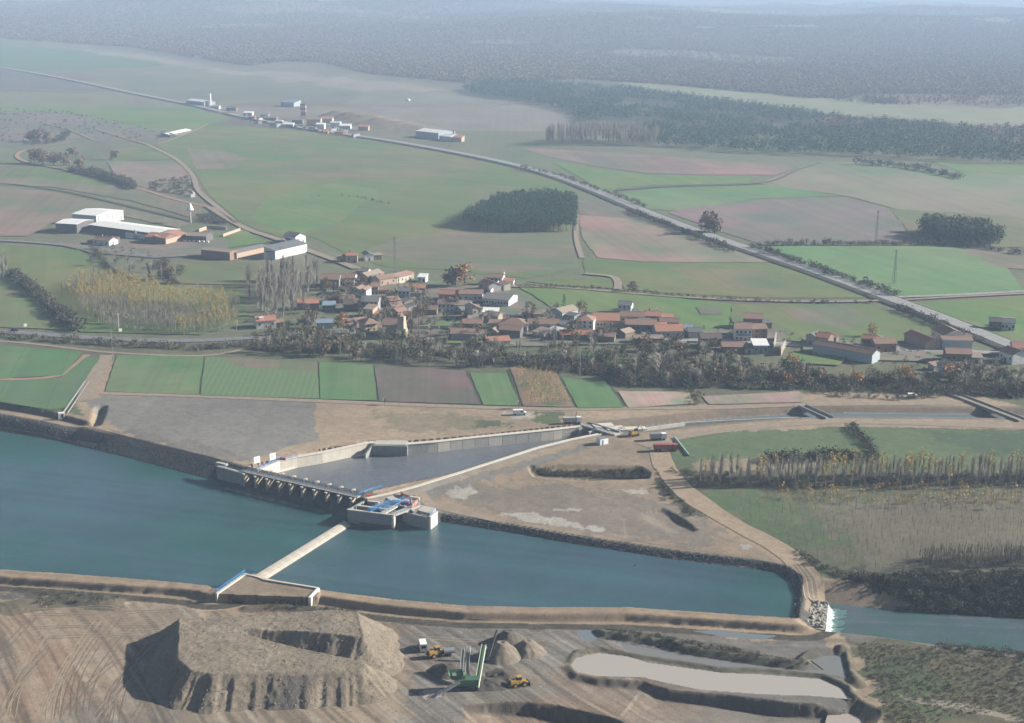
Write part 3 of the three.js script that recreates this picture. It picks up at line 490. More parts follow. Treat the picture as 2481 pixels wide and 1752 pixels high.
road(O(-300, 190, 0, 198, 290, 212, 330, 214), 7, M.asphaltPale, 'road', 'far side road joining the highway', 0.7, { step: 20 });
road(O(470, 236, 700, 240, 900, 236, 1060, 240, 1150, 231, 1250, 236), 7, M.track, 'road', 'pale track past the far gravel plant', 0.7, { step: 20 });
road(O(165, 318, 60, 337, 38, 350, 60, 364, 150, 382, 290, 417, 400, 450, 470, 466), 5, M.trackRed, 'path', 'sandy farm track looping round the brown trees', 0.7);
road(O(470, 466, 520, 497, 560, 517, 620, 537, 700, 566, 760, 588, 800, 604), 6.5, M.track, 'road', 'pale road from the farm into the village', 0.7);
road(O(330, 325, 390, 355, 430, 392, 446, 430, 490, 468, 530, 502), 5, M.track, 'path', 'curved sandy track across the meadow', 0.7);
road(O(215, 290, 300, 316, 340, 325, 420, 300, 465, 280), 4, M.trackRed, 'path', 'reddish track past the far barn', 0.7); road(O(95, 275, 150, 290, 215, 317), 3.5, M.track, 'path', 'thin track behind the far trees', 0.7);
road(O(-200, 538, 0, 541, 90, 546, 190, 556, 290, 568, 345, 578, 420, 574), 6, M.asphalt, 'road', 'narrow grey road below the white farm sheds', 0.7);
road(O(-200, 405, 0, 412, 130, 428, 300, 466, 430, 497), 3, M.verge, 'path', 'dark grassy ditch line above the brown field', 0.7); 
road(O(-200, 738, 0, 744, 120, 752, 300, 763, 450, 764, 570, 757, 660, 748, 720, 745), 8, M.asphalt, 'road', 'main grey road at the left below the yellow poplars', 0.3);
road(O(-200, 760, 0, 765, 150, 780, 240, 790, 470, 797, 560, 780), 3, M.track, 'path', 'tan path below the main road', 0.16);
road(O(-100, 855, 0, 851, 60, 851, 135, 842, 170, 820, 195, 796), 4, M.trackRed, 'path', 'tan curved track between the green fields', 0.22);
road(O(185, 900, 205, 858, 240, 797), 7, M.track, 'road', 'dirt road climbing from the gravel yard to the path', 0.24);
road(S(940, 800, 1010, 797, 1100, 795, 1240, 795, 1330, 812), 6, M.asphaltPale, 'road', 'pale street through the middle of the village', 0.7);
road(S(1640, 826, 1680, 826, 1790, 829, 1960, 839, 2130, 847, 2250, 850, 2500, 862), 7, M.asphaltPale, 'road', 'pale street at the right end of the village', 0.7);
road(S(1150, 695, 1260, 696, 1380, 700, 1470, 707, 1560, 715, 1750, 727, 2000, 733, 2190, 728, 2300, 722, 2500, 712), 4, M.track, 'path', 'straight tan farm track behind the village meadow', 0.7);
road(O(1310, 615, 1370, 621, 1385, 634, 1384, 650), 5, M.track, 'path', 'short pale track bending down to the farm track', 0.7); road(O(1293, 482, 1293, 540, 1305, 580), 4, M.track, 'path', 'tan track beside the pine grove', 0.7);
road(O(1380, 428, 1500, 419, 1700, 412, 1790, 382, 1840, 365), 4, M.verge, 'path', 'dark lane between the far green fields', 0.7, { step: 14 });
road(O(225, 882, 400, 887, 700, 899, 1000, 911, 1250, 918, 1400, 916, 1600, 915, 1800, 908, 2000, 906, 2130, 903, 2180, 892, 2130, 880), 5, M.track, 'path', 'tan track along the row of field plots and the canal', 0.14, { step: 2 });
road(O(1440, 1000, 1500, 985, 1600, 968, 1720, 956, 1850, 947, 2000, 948, 2295, 958, 2420, 962), 6, M.track, 'path', 'tan track on the near side of the canal', 0.12, { step: 2 });
road(O(-200, 926, 0, 938, 150, 968, 300, 1008, 480, 1052), 8, M.track, 'road', 'tan road on the river bank above the boulders', 0.1, { step: 2 });
road(O(1478, 1012, 1492, 1050, 1540, 1105, 1640, 1172, 1750, 1232, 1805, 1285, 1822, 1345), 9, mat(cTan, { map: rep(texDirt, 17) }), 'road', 'wide dirt haul road curving down to the rock weir', 0.12, { step: 1.5, rough: 0.25 });
road(O(2010, 668, 2120, 664, 2300, 655, 2420, 650), 5, M.asphaltPale, 'road', 'side road leaving the highway to the right', 0.7);
road(O(940, 1105, 962, 1128, 1080, 1158, 1300, 1196, 1500, 1232, 1700, 1266), 5, M.track, 'path', 'track along the river bank past the intake', 0.1, { step: 1.5 });
road(S(655, 1120, 720, 1103, 790, 1091, 890, 1069, 985, 1071, 1150, 1055, 1300, 1040, 1410, 1028), 2.2, M.trackRed, 'path', 'reddish strip of bare earth along the top of the basin wall', 0.1, { step: 2 });
// ditches and hedged edges between the plots
for (const l of [O(458, 800, 447, 886), O(713, 812, 717, 896), O(837, 820, 847, 900), O(1048, 832, 1080, 909), O(1140, 830, 1170, 911), O(1250, 838, 1292, 915), O(1357, 850, 1403, 915), O(236, 880, 450, 888, 718, 897, 1080, 910)]) road(l, 1.5, M.verge, 'ditch', undefined, 0.12, { step: 3 });

// ruts left by the machines
{
  const r = rng(120), dark = mat([0.17, 0.132, 0.098], { map: dirt27 }), pale = mat([0.31, 0.245, 0.175], { map: dirt27 });
  const rut = (pts, m, w) => { const l = pts.map(([x, y]) => G(x, y)), o = struct(new THREE.Mesh(ribbon(l, w, 0.05, { step: 0.9, rough: 0.9 }), m), 'tyre_track'); return o; };
  for (let k = 0; k < 22; k++) { const x = -60 + 390 * r(), y = 1755 - 40 * r(), top = 1470 + 110 * r() + x * 0.12, lean = 70 + 60 * r(), b = (r() - 0.5) * 40, m = r() < 0.6 ? dark : pale, w = 0.22 + 0.22 * r(), at = (d) => S(x + d, y, x + lean * 0.3 + b + d, lerp(y, top, 0.35), x + lean * 0.75 + b * 0.6 + d, lerp(y, top, 0.7), x + lean * 1.25 + d, top); rut(at(0), m, w); rut(at(15), m, w); }
  for (let k = 0; k < 9; k++) { const y = 1470 + k * 9 + 8 * r(), x0 = 20 + 120 * r(), b = 10 * (r() - 0.5), m = r() < 0.5 ? dark : pale; for (const d of [0, 5]) rut(S(x0, y + d, x0 + 130, y - 4 + b + d, x0 + 280, y - 3 - b + d, Math.min(430, x0 + 420), y - 10 + d), m, 0.3); }
  for (let k = 0; k < 16; k++) { const y = 1500 + 200 * r(), x0 = 985 + 180 * r(), b = 22 * (r() - 0.5), m = r() < 0.6 ? dark : pale, L = 180 + 160 * r(); if (y > 1560 && y < 1690 && x0 + L > 1360) continue; for (const d of [0, 6]) rut(S(x0, y + d, x0 + L * 0.4, y + b + d, x0 + L * 0.7, y + b * 1.3 + d, x0 + L, y + b * 0.5 + d), m, 0.26); }
  for (let k = 0; k < 10; k++) { const o = -8 + 1.8 * k; for (const d of [0]) rut(S(1622 + o * 1.2, 1125, 1668 + o * 1.4, 1190, 1772 + o * 2, 1268, 1888 + o * 2, 1330, 1950 + o * 2, 1390, 1968 + o * 2, 1450), k % 3 ? dark : pale, 0.35); }
}
// ---------- water ----------
const waterMat = new THREE.MeshPhysicalMaterial({ color: lin([0.034, 0.082, 0.092], 1 / 0.75), map: (() => { const t = rep(texField, 210); t.rotation = 1.3; return t; })(), roughness: 0.16, roughnessMap: (() => { const t = rep(texWind, 150); t.rotation = 0.25; return t; })(), bumpMap: rep(bumpWave, 9), bumpScale: 0.05, ior: 1.33 });
const muddy = new THREE.MeshPhysicalMaterial({ color: lin([0.115, 0.125, 0.14], 1 / 0.75), map: rep(texPlain, 140), roughness: 0.05, bumpMap: rep(bumpWave, 7), bumpScale: 0.03, ior: 1.33 });
const grow = (w, m) => { const cx = w.reduce((s, q) => s + q.x, 0) / w.length, cz = w.reduce((s, q) => s + q.z, 0) / w.length; return w.map((q) => { const l = Math.hypot(q.x - cx, q.z - cz); return V2(q.x + (q.x - cx) / l * m, q.z + (q.z - cz) / l * m); }); };
function flat(w, y) { const g = new THREE.ShapeGeometry(new THREE.Shape(w.map((q) => new THREE.Vector2(q.x, -q.z)))), p = g.attributes.position, u = g.attributes.uv, n = g.attributes.normal; for (let i = 0; i < p.count; i++) { u.setXY(i, p.getX(i), p.getY(i)); p.setXYZ(i, p.getX(i), y, -p.getY(i)); n.setXYZ(i, 0, 1, 0); } return g; }
const riverWide = poly(O(-420, 870, -200, 918, 0, 960, 150, 987, 300, 1022, 487, 1070, 560, 1096, 790, 1160, 905, 1172, 990, 1164, 1150, 1190, 1300, 1216, 1500, 1247, 1700, 1271, 1756, 1281, 1782, 1302, 1790, 1340, 1784, 1398, 1700, 1394, 1550, 1384, 1400, 1374, 1200, 1374, 1050, 1371, 900, 1358, 800, 1346, 640, 1330, 560, 1322, 300, 1310, 150, 1299, 0, 1289, -420, 1268), WL);
struct(new THREE.Mesh(flat(riverWide, WL), waterMat), 'river', 'broad still blue green river held back by the weir');
struct(new THREE.Mesh(flat(poly(O(1850, 1348, 1950, 1358, 2060, 1369, 2180, 1371, 2295, 1380, 2620, 1406, 2620, 1516, 2295, 1476, 2100, 1452, 1950, 1431, 1842, 1420), DW), DW), new THREE.MeshPhysicalMaterial({ color: lin([0.07, 0.11, 0.12], 1 / 0.75), map: (() => { const t = rep(texField, 120); t.rotation = 1.5; return t; })(), roughness: 0.2, bumpMap: rep(bumpWave, 6), bumpScale: 0.09, ior: 1.33 })), 'river', 'narrower river running on below the rock weir');
struct(new THREE.Mesh(flat(basin, CW), muddy), 'water', 'brownish water in the walled intake basin');
struct(new THREE.Mesh(ribbon(resample(canal, 3), 9.6, 0, { level: -2.3, step: 3 }), new THREE.MeshPhysicalMaterial({ color: lin([0.1, 0.15, 0.17]), roughness: 0.05, ior: 1.33 })), 'water', 'thin strip of water in the canal');
puddles.forEach(([w, l, c], i) => struct(new THREE.Mesh(flat(grow(w, 0.7), l), new THREE.MeshPhysicalMaterial({ color: lin(c, 1.0), roughness: 0.18, ior: 1.33, bumpMap: rep(bumpWave, 23), bumpScale: 0.02 })), 'pond', ['long pale muddy settling pond', 'grey wet pool behind the settling pond', 'shallow puddle between the dirt roads', 'small puddle beside the settling pond', 'pinkish puddle by the gravel heap', 'muddy pool in the near right corner'][i]));
// ---------- things ----------
function thing(name, label, category, x, y, z, turn = 0, grp) {
  const g = group(x, y, z, turn); add(g, name, { label, category });
  if (grp) g.userData.group = grp;
  return g;
}
const P3 = (q, y) => [q.x, y, q.z];
const on = (px, py, h) => onPlane(px, py, h);
const along = (a, b, t) => V2(lerp(a.x, b.x, t), lerp(a.z, b.z, t));
const shifted = (a, u, k) => V2(a.x + u.x * k, a.z + u.z * k);
const unit = (a, b) => { const l = Math.hypot(b.x - a.x, b.z - a.z); return V2((b.x - a.x) / l, (b.z - a.z) / l); };
const part = (t, name, m, build) => { const b = new MB(); build(b); const o = b.mesh(name, m, t); return shade(o); };
function railing(t, line, y, m, name = 'railing', h = 1.1, gap = 3, r = 0.07) {                     // posts and three rails along a line
  part(t, name, m, (b) => {
    for (let i = 1; i < line.length; i++) {
      const a = line[i - 1], c = line[i], l = Math.hypot(c.x - a.x, c.z - a.z), n = Math.max(1, Math.round(l / gap));
      for (const k of [0.35, 0.7, 1]) b.bar(P3(a, y + h * k), P3(c, y + h * k), r, r, 4);
      for (let j = 0; j <= n; j++) b.bar(P3(along(a, c, j / n), y), P3(along(a, c, j / n), y + h), r, r, 4);
    }
  });
}
// --- gated spillway with nine bays ---
{
  const A = on(593, 1147, 0), B = on(852, 1206, 0), u = unit(A, B), v = V2(u.z, -u.x);             // u along the row, v away from the river
  const t = thing('spillway', 'row of nine open spillway bays under a narrow blue railed footbridge', 'spillway', 0, 0, 0);
  const L = Math.hypot(B.x - A.x, B.z - A.z), n = 9, w = L / n;
  for (let k = 0; k <= n; k++) {
    const q = along(A, B, k / n), f = shifted(q, v, -0.5), e = shifted(q, v, 9.5);
    part(t, 'pier', tinted.pier ??= mat([0.46, 0.385, 0.3], { map: conc9 }), (b) => b.wall(f, e, 0.9, WL - 2, -0.35).bar([f.x, WL - 2, f.z], [f.x, -0.35, f.z], 0.45, 0.45, 10));
    part(t, 'pier_cap', M.concPale, (b) => b.wall(shifted(q, v, -1.1), shifted(q, v, 0.1), 1.1, -0.34, 0.1));
  }
  for (let k = 0; k < n; k++) {
    const a = shifted(along(A, B, (k + 0.5) / n), u, -(w / 2 - 0.53)), c = shifted(along(A, B, (k + 0.5) / n), u, w / 2 - 0.53);
    part(t, 'chute', tinted.chute ??= mat([0.4, 0.325, 0.25], { map: conc9 }), (b) => {
      const pr = [[-0.4, WL - 0.5], [0.4, WL + 0.3], [7.2, -2.5], [8.4, -2.05], [9.2, -2.3], [9.2, WL]];
      for (let i = 1; i < pr.length; i++) { const [s0, y0] = pr[i - 1], [s1, y1] = pr[i]; b.quad(P3(shifted(a, v, s0), y0), P3(shifted(c, v, s0), y0), P3(shifted(c, v, s1), y1), P3(shifted(a, v, s1), y1)); }
    });
    const g0 = shifted(a, v, 8.6), g1 = shifted(c, v, 8.6);
    part(t, 'gate', M.blueGrey, (b) => b.wall(g0, g1, 0.25, -2.1, -1.2));
    const mt = shifted(along(A, B, (k + 0.5) / n), v, 3.9);
    part(t, 'gate_motor', M.steel, (b) => b.box(mt.x, 0.75, mt.z, 0.8, 0.9, 0.8, Math.atan2(-u.z, u.x)));
  }
  const d0 = shifted(shifted(A, u, -2.5), v, 1.2), d1 = shifted(shifted(B, u, 2.5), v, 1.2);
  part(t, 'bridge_deck', M.conc, (b) => b.wall(d0, d1, 2.0, 0.18, 0.5));
  part(t, 'service_beam', M.concGrey, (b) => b.wall(shifted(d0, v, 2.6), shifted(d1, v, 2.6), 0.8, -0.5, 0.0));
  for (let k = 0; k <= n; k++) { const q = along(A, B, k / n); part(t, 'deck_bearing', M.concGrey, (b) => b.wall(shifted(q, v, 0.3), shifted(q, v, 2.1), 0.7, -0.352, 0.18)); }
  railing(t, [shifted(d0, v, -1.25), shifted(d1, v, -1.25)], 0.5, M.blueGrey); railing(t, [shifted(d0, v, 1.25), shifted(d1, v, 1.25)], 0.5, M.blueGrey, 'railing', 1.1, 3, 0.07); railing(t, [shifted(d0, v, 3.2), shifted(d1, v, 3.2)], 0.0, M.blue, 'railing', 1.1, 3, 0.09);
  // grey wing wall at the left of the bays
  const w0 = on(527, 1129, 0), w1 = shifted(A, u, -0.7), t2 = thing('retaining_wall', 'plain grey concrete wing wall left of the spillway bays', 'wall', 0, 0, 0);
  part(t2, 'wall', M.concGrey, (b) => b.wall(w0, w1, 1.2, WL - 2, -0.15)); part(t2, 'coping', M.conc, (b) => b.wall(w0, w1, 1.5, -0.148, 0.12));
  railing(t2, [shifted(w0, v, 0.4), shifted(w1, v, 0.4)], 0.12, M.blueGrey, 'railing', 1.0, 4);
  part(t2, 'end_block', M.conc, (b) => b.box(w0.x + 1.4, 0.3, w0.z - 1.5, 5, 0.8, 1.6, -0.5));
}
// --- walls of the intake basin ---
{
  const nl = S(618, 1143, 650, 1128, 676, 1117, 720, 1108, 780, 1098, 845, 1084, 893, 1074, 912, 1074), line = nl.map(([x, y]) => on(x, y, 0));
  const t = thing('canal_wall', 'long pale concrete wall along the far side of the intake basin', 'wall', 0, 0, 0);
  part(t, 'wall', M.concPale, (b) => { for (let i = 1; i < line.length; i++) b.wall(line[i - 1], line[i], 0.7, CW - 2, -0.05); });
  part(t, 'coping', M.concPale, (b) => { for (let i = 1; i < line.length; i++) b.wall(line[i - 1], line[i], 1.1, -0.048, 0.15).wall(V2(line[i - 1].x, line[i - 1].z - 1.6), V2(line[i].x, line[i].z - 1.6), 2.2, -0.5, 0.02); });
  // sloping pale apron between wall and water
  const ap = S(640, 1138, 669, 1147, 760, 1121, 890, 1104, 893, 1098).map(([x, y]) => on(x, y, CW)), wt = S(622, 1142, 676, 1119, 780, 1100, 893, 1076, 893, 1076).map(([x, y]) => on(x, y, -1.6));
  part(t, 'apron', M.concPale, (b) => { for (let i = 1; i < ap.length; i++) { const g = shifted(ap[i - 1], V2(0, 1), 0.6), h = shifted(ap[i], V2(0, 1), 0.6); b.quad(P3(g, CW - 0.4), P3(h, CW - 0.4), P3(wt[i], -1.9), P3(wt[i - 1], -1.9)); b.quad(P3(wt[i - 1], -1.9), P3(wt[i], -1.9), P3(shifted(wt[i], V2(0.3, -1), 1.6), -1.85), P3(shifted(wt[i - 1], V2(0.3, -1), 1.6), -1.85)); } });
  railing(t, line.slice(0, 4).map((q) => V2(q.x, q.z - 0.3)), 0.15, M.blue, 'railing', 1.2, 2.5, 0.07);
  const b0 = on(908, 1076, 0), b1 = on(985, 1078, 0), tb = thing('outfall_block', 'dark square concrete outfall block set in the basin wall', 'outfall', 0, 0, 0);
  part(tb, 'front_wall', M.concGrey, (b) => b.wall(V2(b0.x - 1.4, b0.z + 1.5), V2(b1.x, b1.z + 1.5), 0.8, CW - 2, 0));
  part(tb, 'side_wall', M.concGrey, (b) => b.wall(V2(b1.x, b1.z + 1.9), V2(b1.x, b1.z - 7), 0.8, CW - 2, -0.01)); part(tb, 'side_wall', M.concGrey, (b) => b.wall(V2(b0.x - 3.5, b0.z + 6), V2(b0.x - 1.2, b0.z + 1.6), 0.8, CW - 2, -2.4, -0.02));
  part(tb, 'top_slab', M.conc, (b) => b.box((b0.x + b1.x) / 2, 0.06, b0.z - 2, b1.x - b0.x, 0.16, 6));
  const el = S(985, 1077, 1060, 1071, 1150, 1061, 1250, 1051, 1340, 1042, 1408, 1034).map(([x, y]) => on(x, y, 0)), te = thing('canal_wall', 'pale panelled concrete wall from the outfall block to the canal gate', 'wall', 0, 0, 0);
  for (let i = 1; i < el.length; i++) for (let k = 0, n = 3; k < n; k++) part(te, 'wall_panel', [M.conc, M.concPale, M.conc][(i * 2 + k) % 3], (b) => b.wall(along(el[i - 1], el[i], k / n + 0.004), along(el[i - 1], el[i], (k + 1) / n - 0.004), 0.7, CW - 2, -0.06));
  part(te, 'coping', M.concPale, (b) => { for (let i = 1; i < el.length; i++) b.wall(el[i - 1], el[i], 1.0, -0.058, 0.12).wall(V2(el[i - 1].x, el[i - 1].z - 1.5), V2(el[i].x, el[i].z - 1.5), 2.2, -0.5, 0.0); });
  const sl = S(888, 1207, 940, 1196, 1000, 1180, 1100, 1149, 1200, 1117, 1300, 1085, 1380, 1065, 1450, 1051).map(([x, y]) => on(x, y, 0.2)), ts = thing('training_wall', 'long thin white topped wall curving along the near side of the basin', 'wall', 0, 0, 0);
  part(ts, 'wall', M.conc, (b) => { for (let i = 1; i < sl.length; i++) b.wall(sl[i - 1], sl[i], 0.9, CW - 2, -0.1); });
  part(ts, 'coping', M.concPale, (b) => { for (let i = 1; i < sl.length; i++) b.wall(sl[i - 1], sl[i], 1.5, -0.098, 0.25); });
  railing(ts, [on(868, 1203, 0), on(906, 1189, 0), on(926, 1184, 0)], 0.3, M.blue, 'railing', 1.1, 3, 0.09);
  part(ts, 'barrier', M.red, (b) => { const q = on(893, 1203, 0.3); b.box(q.x, 0.75, q.z, 2.2, 0.6, 0.5, 0.4); });
  // fill behind the wall, falling to the works
  const down = sl.map((q, i) => { const u = unit(sl[Math.max(0, i - 1)], sl[Math.min(sl.length - 1, i + 1)]), k = shifted(q, V2(-u.z, u.x), 4.2); return { ...k, y: landH(k.x, k.z) }; });
  const fill = new THREE.BufferGeometry(), fp = []; for (let i = 1; i < sl.length; i++) { const q = (k) => [sl[k].x, -0.12, sl[k].z + 0.3], g = (k) => [down[k].x, down[k].y - 0.2, down[k].z]; fp.push(...q(i - 1), ...g(i - 1), ...g(i), ...q(i - 1), ...g(i), ...q(i)); }
  fill.setAttribute('position', new THREE.BufferAttribute(new Float32Array(fp), 3)); fill.computeVertexNormals(); { const uv = new Float32Array(fp.length / 3 * 2); for (let i = 0; i < uv.length / 2; i++) { uv[2 * i] = fp[3 * i]; uv[2 * i + 1] = fp[3 * i + 2]; } fill.setAttribute('uv', new THREE.BufferAttribute(uv, 2)); }
  struct(new THREE.Mesh(fill, mat([0.2, 0.18, 0.155], { map: dirt27 })), 'embankment', 'grey gravel bank behind the training wall');
}
// --- canal gate house of slabs and the bridge beyond ---
{
  const t = thing('canal_gate', 'concrete canal gate with a sloping footbridge and dark openings', 'sluice', 0, 0, 0);
  const a = on(1420, 1030, 0), b1 = on(1492, 1052, 0), u = unit(a, b1), v = V2(u.z, -u.x), L = Math.hypot(b1.x - a.x, b1.z - a.z);
  part(t, 'bridge_deck', M.conc, (b) => b.wall(shifted(a, u, -2), shifted(b1, u, 1), 3.4, -0.5, 0.25));
  part(t, 'parapet', M.concGrey, (b) => b.wall(shifted(shifted(a, u, -1), v, 2.6), shifted(b1, v, 2.6), 0.8, -0.4, 0.9));
  for (const k of [0.02, 0.36, 0.68, 0.98]) part(t, 'pier', M.concPale, (b) => { const q = shifted(a, u, L * k); b.wall(shifted(q, v, -5), shifted(q, v, 5), 1.1, CW - 2, -0.51); });
  for (const [x, y, w, d, tn] of [[1462, 1030, 9, 6, 0.25], [1490, 1036, 8, 5, 0.3], [1532, 1037, 12, 4.5, 0.12]]) part(t, 'cover_slab', M.concPale, (b) => { const q = on(x, y, 0.6); b.box(q.x, 0.35, q.z, w, 0.5, d, tn); });
  railing(t, [shifted(a, v, -1.6), shifted(b1, v, -1.6)], 0.25, M.blueGrey, 'railing', 1.1, 2.5);
  const wl = S(1555, 1036, 1592, 1030, 1660, 1020, 1750, 1014, 1850, 1008, 1945, 1003).map(([x, y]) => on(x, y, -0.2)), t2 = thing('canal_wall', 'white concrete lining along the far bank of the canal', 'wall', 0, 0, 0);
  for (let i = 1; i < wl.length; i++) part(t2, 'wall_panel', M.concPale, (b) => b.wall(wl[i - 1], along(wl[i - 1], wl[i], 0.993), 0.5, -3.4, lerp(-0.4, -1.6, (i - 1) / 5), lerp(-0.4, -1.6, i / 5)));
  const wn = S(1540, 1053, 1620, 1043, 1720, 1032, 1850, 1021, 1960, 1015).map(([x, y]) => on(x, y, -0.2)), t4 = thing('canal_wall', 'low pale wall along the near bank of the canal', 'wall', 0, 0, 0);
  part(t4, 'wall', M.conc, (b) => { for (let i = 1; i < wn.length; i++) b.wall(wn[i - 1], wn[i], 0.7, -3.4, lerp(-0.05, -1.4, (i - 1) / 4), lerp(-0.05, -1.4, i / 4)); });
  const c0 = on(1943, 984, 0.2), c1 = on(2010, 1014, 0.2), t3 = thing('canal_bridge', 'small grey concrete bridge crossing the canal at the right', 'bridge', 0, 0, 0);
  part(t3, 'bridge_deck', M.concGrey, (b) => b.wall(c0, c1, 4.4, -0.5, 0.2)); const cu = unit(c0, c1), cv = V2(cu.z, -cu.x);
  for (const s of [-1, 1]) part(t3, 'parapet', M.concGrey, (b) => b.wall(shifted(c0, cv, 2.05 * s), shifted(c1, cv, 2.05 * s), 0.3, 0.202, 1.0));
  for (const k of [0.16, 0.84]) part(t3, 'abutment', M.concGrey, (b) => { const q = along(c0, c1, k); b.wall(shifted(q, cv, -2.6), shifted(q, cv, 2.6), 1.2, -3.4, -0.51); });
  const e0 = on(2310, 955, 0.2), e1 = on(2480, 1020, 0.2), t5 = thing('canal_bridge', 'tan road bridge over the canal at the right edge of the view', 'bridge', 0, 0, 0), eu = unit(e0, e1), ev = V2(eu.z, -eu.x);
  part(t5, 'bridge_deck', M.track, (b) => b.wall(e0, e1, 5, -0.3, 0.25)); for (const s of [-1, 1]) part(t5, 'parapet', M.concGrey, (b) => b.wall(shifted(e0, ev, 2.6 * s), shifted(e1, ev, 2.6 * s), 0.4, -0.4, 0.9));
}
// --- intake island with blue railings, right of the bays ---
{
  const t = thing('intake_building', 'grey concrete intake with open channels and bright blue railings in the river', 'intake structure', 0, 0, 0);
  const a = on(843, 1234, -0.4), b1 = on(955, 1248, -0.4), u = unit(a, b1), v = V2(u.z, -u.x), L = Math.hypot(b1.x - a.x, b1.z - a.z), q = (s, k) => shifted(shifted(a, u, s), v, k);
  part(t, 'front_wall', M.concGrey, (b) => b.wall(q(0, 0), q(L, 0), 0.8, WL - 2, -0.65)); part(t, 'coping', M.concPale, (b) => b.wall(q(-0.2, 0), q(L + 0.2, 0), 0.95, -0.648, -0.3));
  part(t, 'floor_slab', M.concDark, (b) => b.prism([q(0.3, 0.45), q(L - 4, 0.45), q(L - 4, 15), q(2, 15)], WL - 2, -2.2));
  part(t, 'channel_wall', M.concGrey, (b) => b.wall(q(1.5, 4.6), q(L - 4, 4.6), 0.7, -2.3, -0.45).wall(q(3.5, 10), q(L - 10, 10), 0.7, -2.3, -0.4).wall(q(0, 0.3), q(2.2, 15), 0.8, WL - 2, -0.66));
  part(t, 'wall_coping', M.concPale, (b) => b.wall(q(1.5, 4.6), q(L - 4.2, 4.6), 0.9, -0.448, -0.2).wall(q(3.5, 10), q(L - 10.2, 10), 0.9, -0.398, -0.1));
  part(t, 'walkway', M.concPale, (b) => b.wall(q(L - 4.6, 0.6), q(L - 1.6, 17), 2.2, -0.6, -0.25)); part(t, 'walkway', M.conc, (b) => b.wall(q(L - 0.6, 0.7), q(L + 4.4, 12.5), 2.2, -0.9, -0.28));
  railing(t, [q(L - 5.6, 0.6), q(L - 2.7, 17)], -0.25, M.blue, 'railing', 1.3, 2, 0.05); railing(t, [q(L - 3.5, 0.6), q(L - 0.5, 17)], -0.25, M.blue, 'railing', 1.2, 2, 0.05); railing(t, [q(L + 0.5, 0.7), q(L + 5.4, 12.5)], -0.28, M.blueGrey, 'railing', 1.2, 2, 0.05);
  part(t, 'footbridge', M.blue, (b) => b.wall(q(8.4, 0.3), q(12, 10.5), 0.9, -0.28, -0.1)); railing(t, [q(7.9, 0.3), q(11.5, 10.5)], -0.1, M.blue, 'railing', 1.2, 1.8, 0.05); railing(t, [q(8.9, 0.3), q(12.5, 10.5)], -0.1, M.blue, 'railing', 1.2, 1.8, 0.05);
  for (const [s, k, w, d, h] of [[13.5, 12.5, 3.0, 2.0, 1.3], [17.5, 12.6, 2.4, 2.0, 1.5]]) part(t, 'gate_hoist', M.blue, (b) => { const c = q(s, k); b.box(c.x, -1.2 + h / 2, c.z, w, h, d, Math.atan2(-u.z, u.x)); });
  for (const s of [19.5, 22.5]) part(t, 'gantry_post', M.white, (b) => { const c = q(s, 12.5); b.box(c.x, 0.1, c.z, 0.55, 4, 0.55); });
  part(t, 'gantry_beam', M.white, (b) => b.wall(q(19.2, 12.5), q(22.8, 12.5), 0.56, 2.1, 2.6));
  for (const [s, k] of [[L - 0.2, -0.2], [L + 3.0, 6.2]]) part(t, 'pier', M.concPale, (b) => { const c = q(s, k); b.box(c.x, (WL - 1.5 - 0.9) / 2, c.z, 0.9, 0.6 - WL, 1.6, Math.atan2(-u.z, u.x)); });
  part(t, 'lifebuoy_box', M.red, (b) => { const c = q(L + 0.6, 10.5); b.box(c.x, 0.35, c.z, 1.3, 1.1, 0.9); });
  // right half: orange fence, gravel top, grey slab, walls
  const t2 = thing('fish_pass', 'small concrete forebay with orange fence and grey slab beside the intake', 'intake structure', 0, 0, 0);
  const c = (x, y, h = -0.6) => on(x, y, h), fr = [c(984, 1240), c(1041, 1251), c(1057, 1240), c(1054, 1234), c(1006, 1224), c(988, 1230)];
  part(t2, 'front_wall', M.concGrey, (b) => b.wall(c(976, 1237), c(1041, 1252), 0.8, WL - 2, -1.0)); part(t2, 'side_wall', M.concPale, (b) => b.wall(c(1041, 1252), c(1058, 1239), 0.8, WL - 2, -0.6, -0.4));
  part(t2, 'coping', M.concPale, (b) => b.wall(c(980, 1229), c(994, 1230), 0.8, -0.7, -0.25).wall(c(994, 1230), c(1004, 1241), 0.9, -1.2, -0.25));
  part(t2, 'gravel_top', mat([0.33, 0.235, 0.15], { map: dirt27 }), (b) => b.prism([c(988, 1230), c(1002, 1221), c(1030, 1224), c(1010, 1238), c(1000, 1240)], WL, -0.75));
  part(t2, 'cover_slab', M.conc, (b) => b.prism([c(1012, 1236), c(1026, 1225), c(1056, 1232), c(1043, 1246)], -1.4, -0.55)); part(t2, 'pool_floor', M.concDark, (b) => b.prism([c(992, 1241), c(1010, 1238), c(1041, 1250), c(1041, 1251)], WL, -1.3));
  railing(t2, [c(1002, 1243, -0.9), c(1022, 1247, -0.9), c(1041, 1251, -0.9)], -1.0, M.blue, 'railing', 1.3, 1.6, 0.05); railing(t2, [c(1041, 1250), c(1057, 1239)], -0.55, M.blue, 'railing', 1.2, 1.6, 0.05);
  const fl = S(971, 1197, 978, 1203, 996, 1209, 1016, 1213, 1004, 1224, 998, 1232).map(([x, y]) => on(x, y, -0.4)), t3 = thing('safety_fence', 'orange mesh safety fence zigzagging behind the intake', 'fence', 0, 0, 0);
  part(t3, 'mesh_panel', M.orange, (b) => { for (let i = 1; i < fl.length; i++) b.wall(fl[i - 1], fl[i], 0.12, -0.6, 0.75); }); for (const p of fl) part(t3, 'post', M.steel, (b) => b.bar([p.x, -0.7, p.z], [p.x, 1.0, p.z], 0.07));
